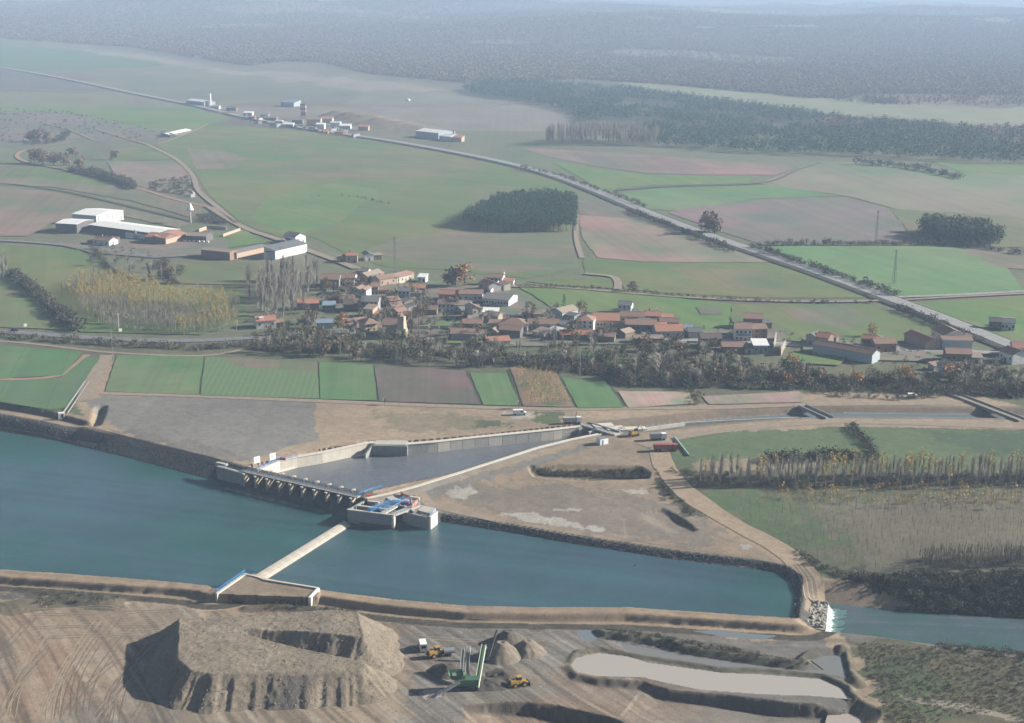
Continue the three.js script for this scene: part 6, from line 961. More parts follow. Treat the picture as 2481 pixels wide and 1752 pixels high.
Hs(722, 752, 772, 750, 9, 3.8, 'along', 'orange', 'brown', 'brown barn with orange roof edge among the tall poplars', { ...barn }); Hs(800, 736, 856, 737, 8, 3.2, 'along', 'brown', 'brown', 'long low brown barn in the left of the village', { ...barn });
Hs(782, 753, 811, 753, 6, 3, 'shed', 'blue', 'dark', 'low shed with blue grey roof in the left of the village', shed); Hs(832, 756, 872, 757, 9, 4.4, 'along', 'dark', 'dark', 'dark barn left of the grey roofed centre house', { ...barn });
Hs(875, 756, 916, 757, 11, 6.2, 'along', 'grey', 'grey', 'tall grey house with grey roof left of the church', { fl: 2, n: 4 }); Hs(881, 770, 903, 772, 7, 5, 'shed', 'tan', 'peach', 'orange plastered house below the tall grey one', { n: 2 });
Hs(930, 742, 944, 748, 7, 4.6, 'across', 'mauve', 'brick', 'upper one of three brick gables behind the church', { n: 1 }); Hs(936, 756, 952, 763, 7, 4.4, 'across', 'mauve', 'peach', 'middle one of three brick gables behind the church', { n: 1 }); Hs(946, 768, 964, 773, 7, 4, 'across', 'mauve', 'brick', 'lower one of three brick gables behind the church', { n: 1 });
Hs(886, 806, 914, 803, 10, 5.2, 'hip', 'brown', 'yellow', 'yellow house with broad brown roof left of the church', { fl: 2, n: 2, ov: 1.3, chim: 1 });
Hs(768, 797, 806, 796, 7, 3.2, 'along', 'blue', 'bluish', 'long shed with blue grey roof beside the orange tree', { ...shed }); Hs(622, 797, 669, 794, 9, 4.2, 'along', 'orange', 'white', 'white house with bright red tiled roof beside the main road', { n: 3, chim: 1, more: (t, q) => part(t, 'dormer', M.white, (b) => b.box(-q.W * 0.45, q.h + 0.8, q.D * 0.55, 2.6, 2, 2.4)) });
Hs(806, 820, 840, 821, 5, 2.8, 'shed', 'slate', 'pale', 'low garage with white door in front of the yellow house', { name: 'garage', cat: 'garage', n: 3 }); Hs(848, 822, 884, 822, 5, 2.8, 'flat', 'grey', 'grey', 'flat roofed outbuilding right of the low garage', { ...shed });
// church
{
  const nave = Hs(926, 815, 966, 818, 12, 6.5, 'along', 'mauve', 'stone', 'stone church nave with brownish roof left of the bell tower', { name: 'church', cat: 'church', n: 3, plain: 1, ov: 0.7 });
  const q = onPlane(973.5, 820, 0), t = thing('bell_tower', 'tall slim tan stone bell tower of the church', 'bell tower', q.x, 0, q.z - 1.5, -0.55), sm = mat([0.58, 0.45, 0.33], { map: plain6 });
  part(t, 'tower_body', sm, (b) => { const s = (w, d, y) => [[-w, y, d], [w, y, d], [w, y, -d], [-w, y, -d]]; const lv = [s(2.4, 1.5, -0.5), s(2.2, 1.4, 6.5), s(2.0, 1.25, 9.5)]; for (let k = 1; k < 3; k++) for (let i = 0; i < 4; i++) b.quad(lv[k - 1][i], lv[k - 1][(i + 1) % 4], lv[k][(i + 1) % 4], lv[k][i]); b.quad(...lv[2]); });
  for (const x of [-1.6, 0, 1.6]) part(t, 'belfry_pier', sm, (b) => b.box(x, 10.6, 0, 0.75, 2.2, 2)); part(t, 'belfry_lintel', sm, (b) => b.box(0, 11.95, 0, 3.9, 0.5, 2));
  part(t, 'belfry_gable', sm, (b) => b.bar([0, 12.2, 0], [0, 14.2, 0], 2.0, 0.25, 4)); for (const x of [-0.8, 0.8]) part(t, 'bell', mat([0.1, 0.08, 0.04], { metalness: 0.6 }), (b) => b.bar([x, 10, 0], [x, 11, 0], 0.4, 0.18, 10));
  for (const s of [-1, 1]) part(t, 'buttress', sm, (b) => b.box(s * 2.7, 2.5, 0, 0.8, 6, 2));
}
// village, middle
Hs(1170, 740, 1232, 745, 17, 4.2, 'along', 'grey', 'pale', 'wide dark roofed hall with columned front at the back of the village', { name: 'hall', cat: 'hall', n: 9, plain: 1, pitch: 0.24 });
Hs(1160, 701, 1184, 710, 9, 4.4, 'along', 'red', 'grey', 'small red roofed house with white gable at the back of the village', { n: 2 }); Hs(1178, 692, 1216, 694, 9, 5.4, 'along', 'mauve', 'bluish', 'large house with bright white right gable at the back of the village', { n: 4, fl: 2 });
Hs(1112, 732, 1168, 733, 9, 5, 'along', 'mauve', 'pale', 'greyish long house left of the wide columned hall', { n: 5 }); Hs(1063, 730, 1111, 732, 9, 4.4, 'along', 'red', 'brick', 'long red roofed barn left of the greyish long house', { ...barn });
Hs(1060, 757, 1100, 758, 9, 5, 'along', 'brown', 'pale', 'pale bluish house with white chimney in the village centre', { n: 4, fl: 2, chim: 2 }); Hs(1101, 758, 1139, 759, 9, 4.6, 'along', 'tan', 'pale', 'pale house with lighter roof joined to the white chimney house', { n: 4 });
Hs(1145, 779, 1168, 777, 12, 7, 'across', 'tan', 'cream', 'tall narrow house with pale plaster gable in the village centre', { n: 2, fl: 2, side: 2 }); Hs(1012, 765, 1058, 766, 8, 3.6, 'along', 'brown', 'brown', 'low brown barn behind the church green', { ...barn });
Hs(986, 714, 1030, 714, 8, 4, 'along', 'red', 'brick', 'red roofed house with small white gable above the church green', { n: 3 }); Hs(964, 724, 993, 724, 8, 4.6, 'along', 'slate', 'bluish', 'bluish white house behind dark conifers', { n: 3, fl: 2 });
Hs(1170, 768, 1206, 769, 6, 2.8, 'shed', 'pale' in ROOF ? 'pale' : 'white', 'grey', 'low shed with whitish roof right of the tall narrow house', shed); Hs(1172, 782, 1206, 785, 8, 4.2, 'along', 'tan', 'stone', 'tan roofed barn above the white farmhouse', { ...barn });
Hs(1207, 804, 1278, 807, 13, 4.2, 'hip', 'brown', 'white', 'broad white farmhouse with big brown hipped roof', { n: 5, chim: 1 }); Hs(1279, 803, 1354, 804, 9, 4.2, 'along', 'brown', 'bluish', 'long bluish row house right of the broad white farmhouse', { n: 7 });
Hs(1395, 806, 1437, 808, 11, 7, 'hip', 'mauve', 'white', 'tall white three storey house in the middle of the village', { n: 3, fl: 3, plain: 1, chim: 1 }); Hs(1355, 803, 1393, 804, 8, 3.6, 'along', 'slate', 'pale', 'low white house with dark roof left of the tall white one', { n: 4 });
Hs(1333, 773, 1362, 779, 14, 5, 'across', 'tan', 'bluish', 'bluish gabled house with pink side wall at the back of the village', { n: 1, side: 3 }); Hs(1280, 774, 1313, 775, 7, 3.2, 'along', 'tan', 'peach', 'small pink house left of the bluish gabled one', { n: 2 });
Hs(1437, 798, 1500, 799, 15, 5, 'along', 'red', 'cream', 'big red roofed house with row of shaded windows', { n: 8, plain: 1, pitch: 0.36 }); Hs(1357, 826, 1440, 827, 8, 3.4, 'along', 'red', 'brown', 'long low barn with reddish roof below the tall white house', { ...barn });
Hs(1182, 842, 1236, 839, 8, 3, 'along', 'red', 'cream', 'red roofed shed with bright cream wall nearest the tree belt', { ...shed }); Hs(1092, 826, 1176, 828, 9, 4, 'along', 'mauve', 'grey', 'long grey barn with reddish ridge right of the church', { ...barn });
Hs(1209, 820, 1260, 823, 9, 4.8, 'along', 'brown', 'dark', 'dark walled barn below the broad white farmhouse', { ...barn }); Hs(1290, 816, 1318, 822, 7, 2.8, 'shed', 'tan', 'grey', 'small shed with pale pink roof left of its white roofed neighbour', shed); Hs(1322, 815, 1352, 821, 7, 2.8, 'shed', 'white', 'grey', 'small shed with white roof below the bluish row', shed);
Hs(1120, 802, 1168, 803, 8, 4.2, 'along', 'mauve', 'brown', 'brown house with two dormers along the village street', { n: 3 }); Hs(1178, 818, 1205, 822, 8, 4, 'across', 'tan', 'brick', 'brick barn with lit roof left of the dark walled barn', { ...barn });
// village, right
Hs(1497, 760, 1528, 762, 8, 5.2, 'along', 'grey', 'pale', 'pale house with brilliant white gable alone at the back of the village', { n: 3, fl: 2 }); Hs(1502, 784, 1560, 786, 9, 4.2, 'along', 'brown', 'stone', 'stone house behind the row of brown roofs', { n: 4 });
Hs(1515, 806, 1590, 808, 10, 4.6, 'along', 'mauve', 'brown', 'long brown house in the row of brown roofs', { n: 6, chim: 1 }); Hs(1562, 785, 1600, 786, 9, 4.6, 'along', 'red', 'stone', 'reddish house with chimney at the top of the brown row', { n: 3, chim: 2 });
Hs(1590, 821, 1658, 820, 12, 4, 'along', 'red', 'bluish', 'red roofed house with light blue wall', { n: 6, plain: 1 }); Hs(1597, 797, 1644, 799, 8, 4, 'along', 'brown', 'brown', 'brown barn behind the light blue walled house', { ...barn });
Hs(1536, 834, 1606, 834, 6, 3, 'along', 'tan', 'brown', 'low tan roofed barn below the long brown house', { ...barn }); Hs(1490, 818, 1515, 823, 8, 3.4, 'across', 'tan', 'brown', 'small barn with lit pink roof left of the long brown house', { ...barn });
Hs(1450, 830, 1488, 832, 7, 3.4, 'along', 'mauve', 'brown', 'low barn below the big red roofed house', { ...barn }); Hs(1660, 812, 1678, 812, 7, 3.6, 'along', 'blue', 'grey', 'small blue roofed shed right of the light blue walled house', shed);
Hs(1668, 822, 1700, 822, 8, 4, 'along', 'slate', 'cream', 'pale block barn with dark eaves at the gap in the village', { ...barn }); Hs(1698, 843, 1747, 843, 9, 5, 'along', 'dark', 'dark', 'dark grey building beside the gap in the village', { ...barn });
Hs(1780, 828, 1821, 829, 11, 7, 'along', 'mauve', 'white', 'big white house with long balcony right of the gap', { n: 4, fl: 2, more: (t, q) => { part(t, 'balcony', M.conc, (b) => b.box(0, 3.6, q.D + 0.8, q.W * 1.7, 0.2, 1.5)); part(t, 'balcony_rail', M.blueGrey, (b) => b.box(0, 4.2, q.D + 1.5, q.W * 1.7, 0.9, 0.08)); } });
Hs(1800, 797, 1846, 799, 10, 6, 'along', 'mauve', 'brick', 'reddish roofed annex behind the house with the balcony', { n: 4 }); Hs(1823, 824, 1858, 823, 9, 6, 'along', 'brown', 'brick', 'brick house with two dark windows beside the balcony house', { n: 2, fl: 2 });
Hs(1826, 858, 1861, 858, 8, 4.4, 'shed', 'white', 'grey', 'grey house with light roof below the brick house', { n: 3 }); Hs(1750, 854, 1810, 855, 8, 3, 'along', 'mauve', 'brown', 'low brown barn below the balcony house', { ...barn });
Hs(1968, 856, 2112, 882, 9, 4.8, 'along', 'brown', 'bluish', 'very long blue grey walled barn at the right of the village', { ...barn }); Hs(1952, 834, 1975, 838, 9, 5, 'across', 'grey', 'grey', 'grey gabled house at the left end of the very long barn', { n: 1 }); Hs(1976, 838, 2006, 842, 9, 5, 'along', 'red', 'brown', 'red roofed house at the left end of the very long barn', { n: 2 });
Hs(2120, 856, 2171, 855, 9, 5, 'along', 'brown', 'brick', 'dark brick house with two pale windows right of the very long barn', { n: 3 }); Hs(2086, 842, 2118, 846, 8, 5, 'along', 'red', 'brown', 'small house with lit red roof behind the dark brick one', { n: 2 });
Hs(2190, 828, 2242, 850, 9, 4.4, 'along', 'red', 'stone', 'tan stone barn turned towards the street at the right', { ...barn }); Hs(2282, 848, 2355, 850, 10, 5.4, 'along', 'brown', 'bluish', 'large light blue warehouse at the right end of the village', { name: 'warehouse', cat: 'warehouse', blind: 1, pitch: 0.2, cap: 1 });
Hs(2255, 822, 2284, 838, 12, 6, 'along', 'brown', 'white', 'white fronted building left of the light blue warehouse', { n: 3 }); Hs(2292, 880, 2353, 882, 9, 5, 'along', 'mauve', 'brown', 'brown house with white framed windows below the light blue warehouse', { n: 5 });
Hs(2302, 915, 2333, 911, 10, 5, 'across', 'tan', 'bluish', 'pale gabled house with lit tan roof in the trees at the right', { n: 2 }); Hs(2420, 872, 2452, 884, 10, 5, 'along', 'mauve', 'white', 'white house at the right edge of the village', { n: 3 }); Hs(2454, 866, 2500, 868, 10, 5, 'along', 'red', 'pale', 'long house cut by the right edge of the view', { n: 4 });
Hs(2396, 800, 2424, 802, 8, 5, 'along', 'dark', 'dark', 'dark house above the highway corner', { n: 3 }); Hs(2426, 801, 2458, 803, 8, 4.5, 'along', 'slate', 'pale', 'pale house beside the dark one above the highway corner', { n: 4 });
// yards and lanes of trodden earth between the houses
[[O(720, 640, 860, 625, 940, 650, 960, 700, 900, 760, 800, 745, 760, 700), 'trodden yards in the left part of the village'], [O(900, 660, 1060, 640, 1170, 665, 1200, 700, 1060, 745, 940, 760, 900, 720), 'trodden yards in the upper middle of the village'], [O(1080, 745, 1280, 700, 1400, 720, 1540, 745, 1540, 775, 1320, 775, 1120, 780), 'trodden yards in the middle of the village'], [O(1560, 750, 1660, 730, 1760, 740, 1760, 790, 1600, 790), 'trodden yards at the gap in the village'], [O(1800, 760, 2000, 770, 2200, 790, 2200, 815, 1960, 810, 1800, 790), 'trodden yards at the right of the village'], [O(120, 545, 420, 530, 520, 540, 500, 570, 340, 580, 200, 568), 'trodden earth round the white farm sheds']].forEach(([l, label], i) => field(l, i % 2 ? [0.15, 0.13, 0.1] : [0.165, 0.15, 0.115], label, { turn: i, size: 90, y: 0.62 + 0.01 * i }));
[[O(940, 725, 1040, 722, 1060, 735, 960, 742), 'green village garden behind the church'], [O(870, 690, 940, 685, 950, 700, 880, 705), 'green garden in the upper village'], [O(1120, 805, 1240, 800, 1260, 815, 1130, 818), 'green garden below the bright cream walled shed'], [O(1270, 795, 1370, 793, 1400, 812, 1290, 815), 'green garden below the big red roofed house'], [O(1000, 760, 1090, 762, 1080, 775, 1000, 772), 'green garden right of the bell tower'], [O(1780, 790, 1900, 805, 1880, 822, 1760, 815), 'green garden right of the tan gable wall']].forEach(([l, label], i) => field(l, gFresh, label, { turn: i, size: 60, y: 0.72 + 0.01 * i }));
// small outbuildings that lean against or stand beside the houses
{
  const r = rng(333), main = scene.children.filter((o) => o.userData.category === 'house' && /village|house|gable/.test(o.userData.label)), rcs = ['mauve', 'brown', 'tan', 'grey', 'red', 'slate'], names = { mauve: 'brownish', brown: 'brown', tan: 'tan', grey: 'grey', red: 'reddish', slate: 'dark' };
  [...main, ...main].forEach((o, i) => {
    const second = i >= main.length; if (r() < (second ? 0.25 : 0.08)) return;
    const c = o.children[0].geometry; c.computeBoundingBox(); const W = c.boundingBox.max.x, D = c.boundingBox.max.z, side = r() < 0.5 ? -1 : 1, back = second !== r() < 0.35, w = 4 + 4 * r(), d = 3.5 + 2.5 * r(), lx = back ? (r() - 0.5) * W : side * (W + w / 2 + 0.05), lz = back ? -D - d / 2 - 2 - 2 * r() : (r() - 0.5) * D, co = Math.cos(o.rotation.y), si = Math.sin(o.rotation.y);
    const x = o.position.x + lx * co + lz * si, z = o.position.z - lx * si + lz * co, h = 2.3 + 1.4 * r(), rc = rcs[Math.floor(r() * 6)], t = thing('outbuilding', `${second ? 'other' : 'small'} ${names[rc]} roofed outbuilding ${back ? 'behind' : side < 0 ? 'left of' : 'right of'} the ${o.userData.label}`.split(' ').slice(0, 16).join(' '), 'shed', x, 0.1, z, o.rotation.y);
    part(t, 'wall', wallMat(WALL[['brown', 'stone', 'brick', 'grey', 'cream', 'pale'][Math.floor(r() * 6)]]), (b) => b.quad([-w / 2, -0.5, d / 2], [w / 2, -0.5, d / 2], [w / 2, h, d / 2], [-w / 2, h, d / 2]).quad([w / 2, -0.5, -d / 2], [-w / 2, -0.5, -d / 2], [-w / 2, h + d * 0.22, -d / 2], [w / 2, h + d * 0.22, -d / 2]).quad([w / 2, -0.5, d / 2], [w / 2, -0.5, -d / 2], [w / 2, h + d * 0.22, -d / 2], [w / 2, h, d / 2]).quad([-w / 2, -0.5, -d / 2], [-w / 2, -0.5, d / 2], [-w / 2, h, d / 2], [-w / 2, h + d * 0.22, -d / 2]));
    part(t, 'roof', roofMat(ROOF[rc]), (b) => { const e = 0.3, k = 0.22, q = [[-w / 2 - e, h - e * k + 0.04, d / 2 + e], [w / 2 + e, h - e * k + 0.04, d / 2 + e], [w / 2 + e, h + (d + e) * k + 0.04, -d / 2 - e], [-w / 2 - e, h + (d + e) * k + 0.04, -d / 2 - e]], n = q.map(([a, y, c]) => [a, y + 0.16, c]); b.quad(...n).quad(q[3], q[2], q[1], q[0]); for (let j = 0; j < 4; j++) b.quad(q[j], q[(j + 1) % 4], n[(j + 1) % 4], n[j]); });
    part(t, 'door', doorMat, (b) => b.box(0, 1, d / 2 + 0.02, 1.4, 2, 0.08));
  });
}
// far gravel plant and other far buildings
Hs(390, 328, 412, 333, 8, 3, 'along', 'white', 'dark', 'left half of the far low barn with pale green roof', { ...barn }); Hs(412, 333, 464, 321, 8, 3, 'shed', 'white', 'dark', 'long right half of the far low barn with pale roof', { ...barn });
Hs(452, 253, 494, 258, 22, 7, 'along', 'white', 'bluish', 'white warehouse with a tall white sign post beside the far highway', { ...barn, pitch: 0.2, more: (t, q) => part(t, 'sign_post', M.white, (b) => b.box(q.W + 3, 9, 0, 2.6, 24, 2.6)) }); Hs(680, 258, 712, 260, 18, 7, 'shed', 'blue', 'bluish', 'blue grey hall behind the red and white silos', { ...barn });
Hs(1008, 332, 1062, 338, 30, 8, 'along', 'white', 'bluish', 'white roofed warehouse standing alone at the end of the gravel plant', { name: 'warehouse', cat: 'warehouse', blind: 1, pitch: 0.18 }); Hs(1064, 341, 1092, 343, 24, 6, 'along', 'white', 'pale', 'pale annex right of the lone far warehouse', { name: 'warehouse', cat: 'warehouse', blind: 1, pitch: 0.18, more: (t, q) => part(t, 'chimney', M.steel, (b) => b.bar([q.W * 0.6, 0, 0], [q.W * 0.6, 15, 0], 1.2, 1.2, 10)) }); Hs(1093, 343, 1118, 344, 12, 5, 'shed', 'red', 'peach', 'small orange shed right of the far warehouse annex', shed);
{ const q = G(1708, 72), t = thing('warehouse', 'tiny white building on the hazy far plateau', 'warehouse', q.x, q.y, q.z); part(t, 'wall', M.white, (b) => b.box(0, 4, 0, 60, 10, 30)); part(t, 'roof', M.white, (b) => b.box(0, 9.4, 0, 64, 0.8, 34)); }
{ const q = G(1880, 67), t = thing('warehouse', 'thin white row of far buildings on the hazy plateau', 'warehouse', q.x, q.y, q.z); part(t, 'wall', M.white, (b) => b.box(0, 3, 0, 300, 8, 40)); part(t, 'roof', M.white, (b) => b.box(0, 7.4, 0, 306, 0.8, 44)); }
{ // red and white silos and the sheds round them
  const q = G(735, 281), t = thing('silo_tower', 'red and white striped silo tower of the far gravel plant', 'silo', q.x, q.y, q.z, 0.2); t.scale.setScalar(0.7);
  for (const x of [-4.4, 0, 4.4]) { for (let k = 0; k < 4; k++) part(t, 'silo_band', k % 2 ? M.red : M.white, (b) => b.bar([x, 9 + k * 4.5, 0], [x, 13.49 + k * 4.5, 0], 2.1, 2.1, 12)); part(t, 'hopper', M.steel, (b) => b.bar([x, 6, 0], [x, 9, 0], 0.5, 2.1, 12)); }
  for (const [x, z] of [[-6, 2], [6, 2], [-6, -2], [6, -2]]) part(t, 'leg', M.steel, (b) => b.bar([x, 0, z], [x, 10, z], 0.4, 0.4, 6)); part(t, 'lower_cladding', mat([0.45, 0.12, 0.08]), (b) => b.box(0, 4, 0, 9, 7, 4));
  const list = [[760, 305, 20, 9, 'tan', 'peach'], [775, 312, 12, 6, 'white', 'white'], [790, 298, 18, 6, 'red', 'cream'], [812, 306, 14, 5, 'white', 'white'], [835, 312, 16, 4, 'white', 'pale'], [720, 300, 16, 5, 'grey', 'brown'], [655, 292, 18, 4, 'tan', 'brown'], [640, 285, 12, 4, 'grey', 'grey'], [600, 280, 14, 4, 'white', 'pale'], [560, 268, 16, 4, 'grey', 'brown'], [520, 264, 14, 4, 'tan', 'pale'], [880, 316, 14, 5, 'orange', 'peach'], [675, 300, 10, 4, 'white', 'cream'], [700, 308, 12, 4, 'white', 'pale'], [610, 290, 9, 4, 'orange', 'brick']];
  const where = ['tall pinkish plant shed right of the silo tower', 'white cabin in front of the tall pinkish plant shed', 'cream plant shed with red roof behind the white cabin', 'white plant cabin left of the parked white trailers', 'long low white shed nearest the highway at the plant', 'grey roofed shed at the foot of the silo tower', 'tan roofed shed left of the silo tower', 'grey shed in the middle of the plant yard', 'white cabin in the left part of the plant yard', 'brown shed in the left part of the plant yard', 'pale shed nearest the warehouse with the sign post', 'orange hut among the far gravel mounds', 'cream cabin below the silo tower', 'pale cabin beside the highway at the plant', 'small orange hut on the field side of the highway'];
  list.forEach(([x, y, w, h, rc, wl], i) => { const k = G(x, y), px = w / 2 * F / k.distanceTo(camera.position); Hs(x - px, y, x + px, y + 0.5, w * 0.6, h, i % 3 ? 'shed' : 'along', rc, wl, where[i], { ...shed }); });
  [[815, 285, 26, 12], [850, 292, 34, 14], [885, 300, 46, 15], [925, 306, 40, 13], [965, 312, 44, 11], [1000, 314, 34, 8], [560, 276, 22, 5], [700, 292, 20, 5], [745, 290, 24, 6]].forEach(([x, y, r0, h], i) => { const k = G(x, y); heap(k.x, k.y - 0.5, k.z - r0 * 0.6, r0, h, 200 + i, 'far grey brown gravel mound ' + ['behind the silo tower', 'right of the silo tower', 'tallest of the far mounds', 'second from the right end of the far mounds', 'right of the tallest far mound', 'nearest the lone far warehouse', 'low in the left of the plant yard', 'low in the middle of the plant yard', 'at the foot of the silo tower'][i], [0.21, 0.165, 0.12], 1.3); });
}
{ const r = rng(444), cols = [M.conc, M.concGrey, tinted.tOr ??= mat([0.4, 0.16, 0.09]), M.steel, tinted.tBr ??= mat([0.22, 0.15, 0.11])];
  for (let i = 0; i < 34; i++) { const px = 545 + 320 * r(), q = G(px, 262 + (px - 520) * 0.145 + 10 + 14 * r()), w = 6 + 8 * r(), h = 2.6 + 2.4 * r(), t = thing('container', 'small container or parked trailer scattered over the far gravel plant', 'container', q.x, q.y, q.z, r() * 3); t.userData.group = 'containers and trailers of the far gravel plant'; part(t, 'body', cols[Math.floor(r() * 5)], (b) => b.box(0, h / 2, 0, w, h, 3)); part(t, 'roof', cols[Math.floor(r() * 5)], (b) => b.box(0, h + 0.1, 0, w + 0.3, 0.2, 3.3)); } }
function heap(x, y, z, r0, h, seed, label, c, sx = 1) {
  const xs = steps(-1.15, 0.06, 1.15), g = gridMesh(xs, xs, (u, v) => { const t = Math.atan2(v, u), q = Math.hypot(u, v) * (1 + 0.25 * (fbm(Math.cos(t) * 1.6 + seed, Math.sin(t) * 1.6, 2) - 0.5)); return Math.max(-0.6, h * (1.02 - q) * (1 - 0.25 * sstep(0.25, 0, q)) + 0.5 * (fbm(u * 5 + seed, v * 5, 2) - 0.5) * Math.min(1, h / 4)); }, (u, v) => { const k = 0.7 + 0.6 * fbm(u * 6 + seed, v * 6, 3); return [c[0] * k, c[1] * k, c[2] * k]; });
  g.scale(r0 * sx, 1, r0); g.computeVertexNormals(); const u = g.attributes.uv, p = g.attributes.position; for (let i = 0; i < u.count; i++) u.setXY(i, p.getX(i), p.getZ(i));
  const o = new THREE.Mesh(g, M.gravel); o.position.set(x, y, z); return add(o, 'gravel_heap', { label, category: 'gravel heap' });
}
// ---------- gravel heaps and machines of the near yard ----------
{
  // the big flat topped heap: two lobes of tipped gravel with a ramp between them
  const lobeA = finishPoly(S(437, 1500, 436, 1596, 466, 1622, 520, 1629, 600, 1627, 700, 1626, 800, 1622, 872, 1617, 885, 1610, 880, 1600, 800, 1582, 720, 1566, 640, 1548, 590, 1535, 560, 1500).map(([x, y]) => onPlane(x, y, FG + 7)));
  const lobeB = finishPoly(S(439, 1496, 560, 1482, 700, 1476, 800, 1478, 864, 1486, 878, 1542, 800, 1532, 700, 1517, 640, 1511, 590, 1509, 520, 1530).map(([x, y]) => onPlane(x, y, FG + 8.6)));
  const ramp = onPlane(640, 1540, FG + 7), rampE = onPlane(985, 1655, FG), rl = Math.hypot(rampE.x - ramp.x, rampE.z - ramp.z);
  const tall = (lobe, top, x, z, seed) => {
    const d = inside(lobe, x, z) ? 0 : dist(lobe, x, z), rib = 1.2 * (vnoise(hitT * 2.9 + seed * 7 + d * 0.02, 3) + 0.8 * vnoise(hitT * 7.7 + seed * 3 + d * 0.06, 9) - 0.4) * Math.min(1, d / 3.5) + 1.3 * (fbm(x * 0.14 + seed, z * 0.14, 3) - 0.5) * Math.min(1, d / 3);
    return (d ? top - Math.max(0, d + rib - 0.5) * 0.7 : top + 0.35 * (fbm(x * 0.25, z * 0.25, 3) - 0.5) + 0.8 * (fbm(x * 0.06, z * 0.06, 2) - 0.5));
  };
  const xl = G(300, 1640).x, xr = G(1040, 1660).x, zt = -442, zb = -327;
  const hh = (x, z) => {
    const s = ((x - ramp.x) * (rampE.x - ramp.x) + (z - ramp.z) * (rampE.z - ramp.z)) / (rl * rl);
    const a = tall(lobeA, 7 - 0.8 * sstep(-45, 0, x - rampE.x + 22), x, z, 1), b = tall(lobeB, 7 + 1.6 * sstep(-72, -50, x), x, z, 5);
    const base = nearH(x, z); return Math.max(base - 0.5, FG + Math.max(a, b) + 0.3 * (fbm(x * 0.8, z * 0.8, 2) - 0.5) + 0.16 * (vnoise(x * 2.3, z * 2.3) - 0.5));
  };
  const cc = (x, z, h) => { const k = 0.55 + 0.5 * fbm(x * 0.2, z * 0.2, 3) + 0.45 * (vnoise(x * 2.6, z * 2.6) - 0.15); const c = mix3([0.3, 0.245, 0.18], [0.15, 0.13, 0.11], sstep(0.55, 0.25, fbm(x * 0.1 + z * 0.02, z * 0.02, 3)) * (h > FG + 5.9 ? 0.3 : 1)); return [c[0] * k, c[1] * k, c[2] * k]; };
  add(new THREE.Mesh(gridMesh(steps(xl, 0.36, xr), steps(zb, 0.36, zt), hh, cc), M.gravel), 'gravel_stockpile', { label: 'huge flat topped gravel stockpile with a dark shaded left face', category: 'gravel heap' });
  const r = rng(97), l = [], geos = [0, 1, 2].map((k) => rockGeo(k + 30, 0.4));
  for (let i = 0; i < 9000; i++) { const x = lerp(xl + 2, xr - 2, r()), z = lerp(zb - 2, zt + 2, r()), y = hh(x, z); if (y < FG + 0.4) continue; const s = 0.06 + 0.18 * Math.pow(r(), 3), f = 1 + 0.5 * r(), top = Math.abs(hh(x + 0.5, z) - y) + Math.abs(hh(x, z + 0.5) - y) < 0.3; if (top && r() < 0.6) continue; l.push([x, y, z, s, r() * 6, [0.21 * f, 0.18 * f, 0.145 * f], s * 0.8]); }
  copies('pile_stones', 'loose stones over the slopes of the big gravel stockpile', 'stones', geos, M.rock, l);
}
const gh = (px, py, r0, h, label, c = [0.29, 0.24, 0.185], sx = 1) => { const q = G(px, py); return heap(q.x, q.y - 0.2, q.z - r0 * 0.55, r0, h, Math.round(px), label, c, sx); };
gh(1215, 1602, 6.4, 5.6, 'cone of pale sand under the end of the grey conveyor'); gh(1278, 1590, 5.6, 4.6, 'cone of pale sand right of the conveyor cone'); gh(1232, 1566, 5.6, 4.8, 'dark topped sand cone behind the conveyor cones', [0.17, 0.145, 0.115]); gh(1085, 1638, 5.2, 3, 'low dark heap left of the green crusher', [0.13, 0.11, 0.09], 1.3); gh(1235, 1655, 6, 3.2, 'earth heap behind the near yellow loader', [0.21, 0.17, 0.13], 1.3); gh(1160, 1668, 5, 1.8, 'low dark spoil heap in front of the green crusher', [0.1, 0.085, 0.07], 1.7); gh(1190, 1668, 4.2, 2.2, 'dark spoil heap between the crusher and the near loader', [0.11, 0.095, 0.08], 1.3);
// wheel loader
function loader(px, py, turn, label, s = 1) {
  const q = G(px, py), t = thing('wheel_loader', label, 'wheel loader', q.x, q.y, q.z, turn); t.scale.setScalar(s);
  part(t, 'body', M.yellow, (b) => b.box(-1.9, 1.85, 0, 3.0, 1.3, 2.1).box(1.2, 1.45, 0, 2.4, 0.8, 1.5)); part(t, 'engine_hood', M.yellow, (b) => b.box(-2.5, 2.6, 0, 1.7, 0.5, 1.7)); part(t, 'counterweight', M.dark, (b) => b.box(-3.55, 1.5, 0, 0.5, 1.0, 2.2));
  const cab = part(t, 'cab', M.glass, (b) => b.box(-0.2, 2.95, 0, 1.5, 1.3, 1.6)); { const m = new MB(); m.box(-0.2, 3.66, 0, 1.8, 0.14, 1.9); shade(m.mesh('cab_roof', M.yellow, cab)); }
  for (const x of [-1.9, 1.5]) for (const z of [-1.15, 1.15]) { const w = part(t, 'wheel', M.rubber, (b) => b.bar([x, 0.85, z - 0.32], [x, 0.85, z + 0.32], 0.88, 0.88, 14)); const m = new MB(); m.bar([x, 0.85, z - 0.34], [x, 0.85, z + 0.34], 0.42, 0.42, 10); shade(m.mesh('rim', M.yellow, w)); }
  for (const z of [-0.55, 0.55]) part(t, 'lift_arm', M.yellow, (b) => b.bar([1.2, 1.9, z], [3.6, 0.9, z], 0.2, 0.2, 6));
  part(t, 'bucket', M.steel, (b) => b.box(4.1, 0.35, 0, 1.3, 0.14, 2.9).box(3.55, 0.9, 0, 0.14, 1.1, 2.9).box(4.0, 0.75, -1.42, 1.1, 0.8, 0.08).box(4.0, 0.75, 1.42, 1.1, 0.8, 0.08));
  return t;
}
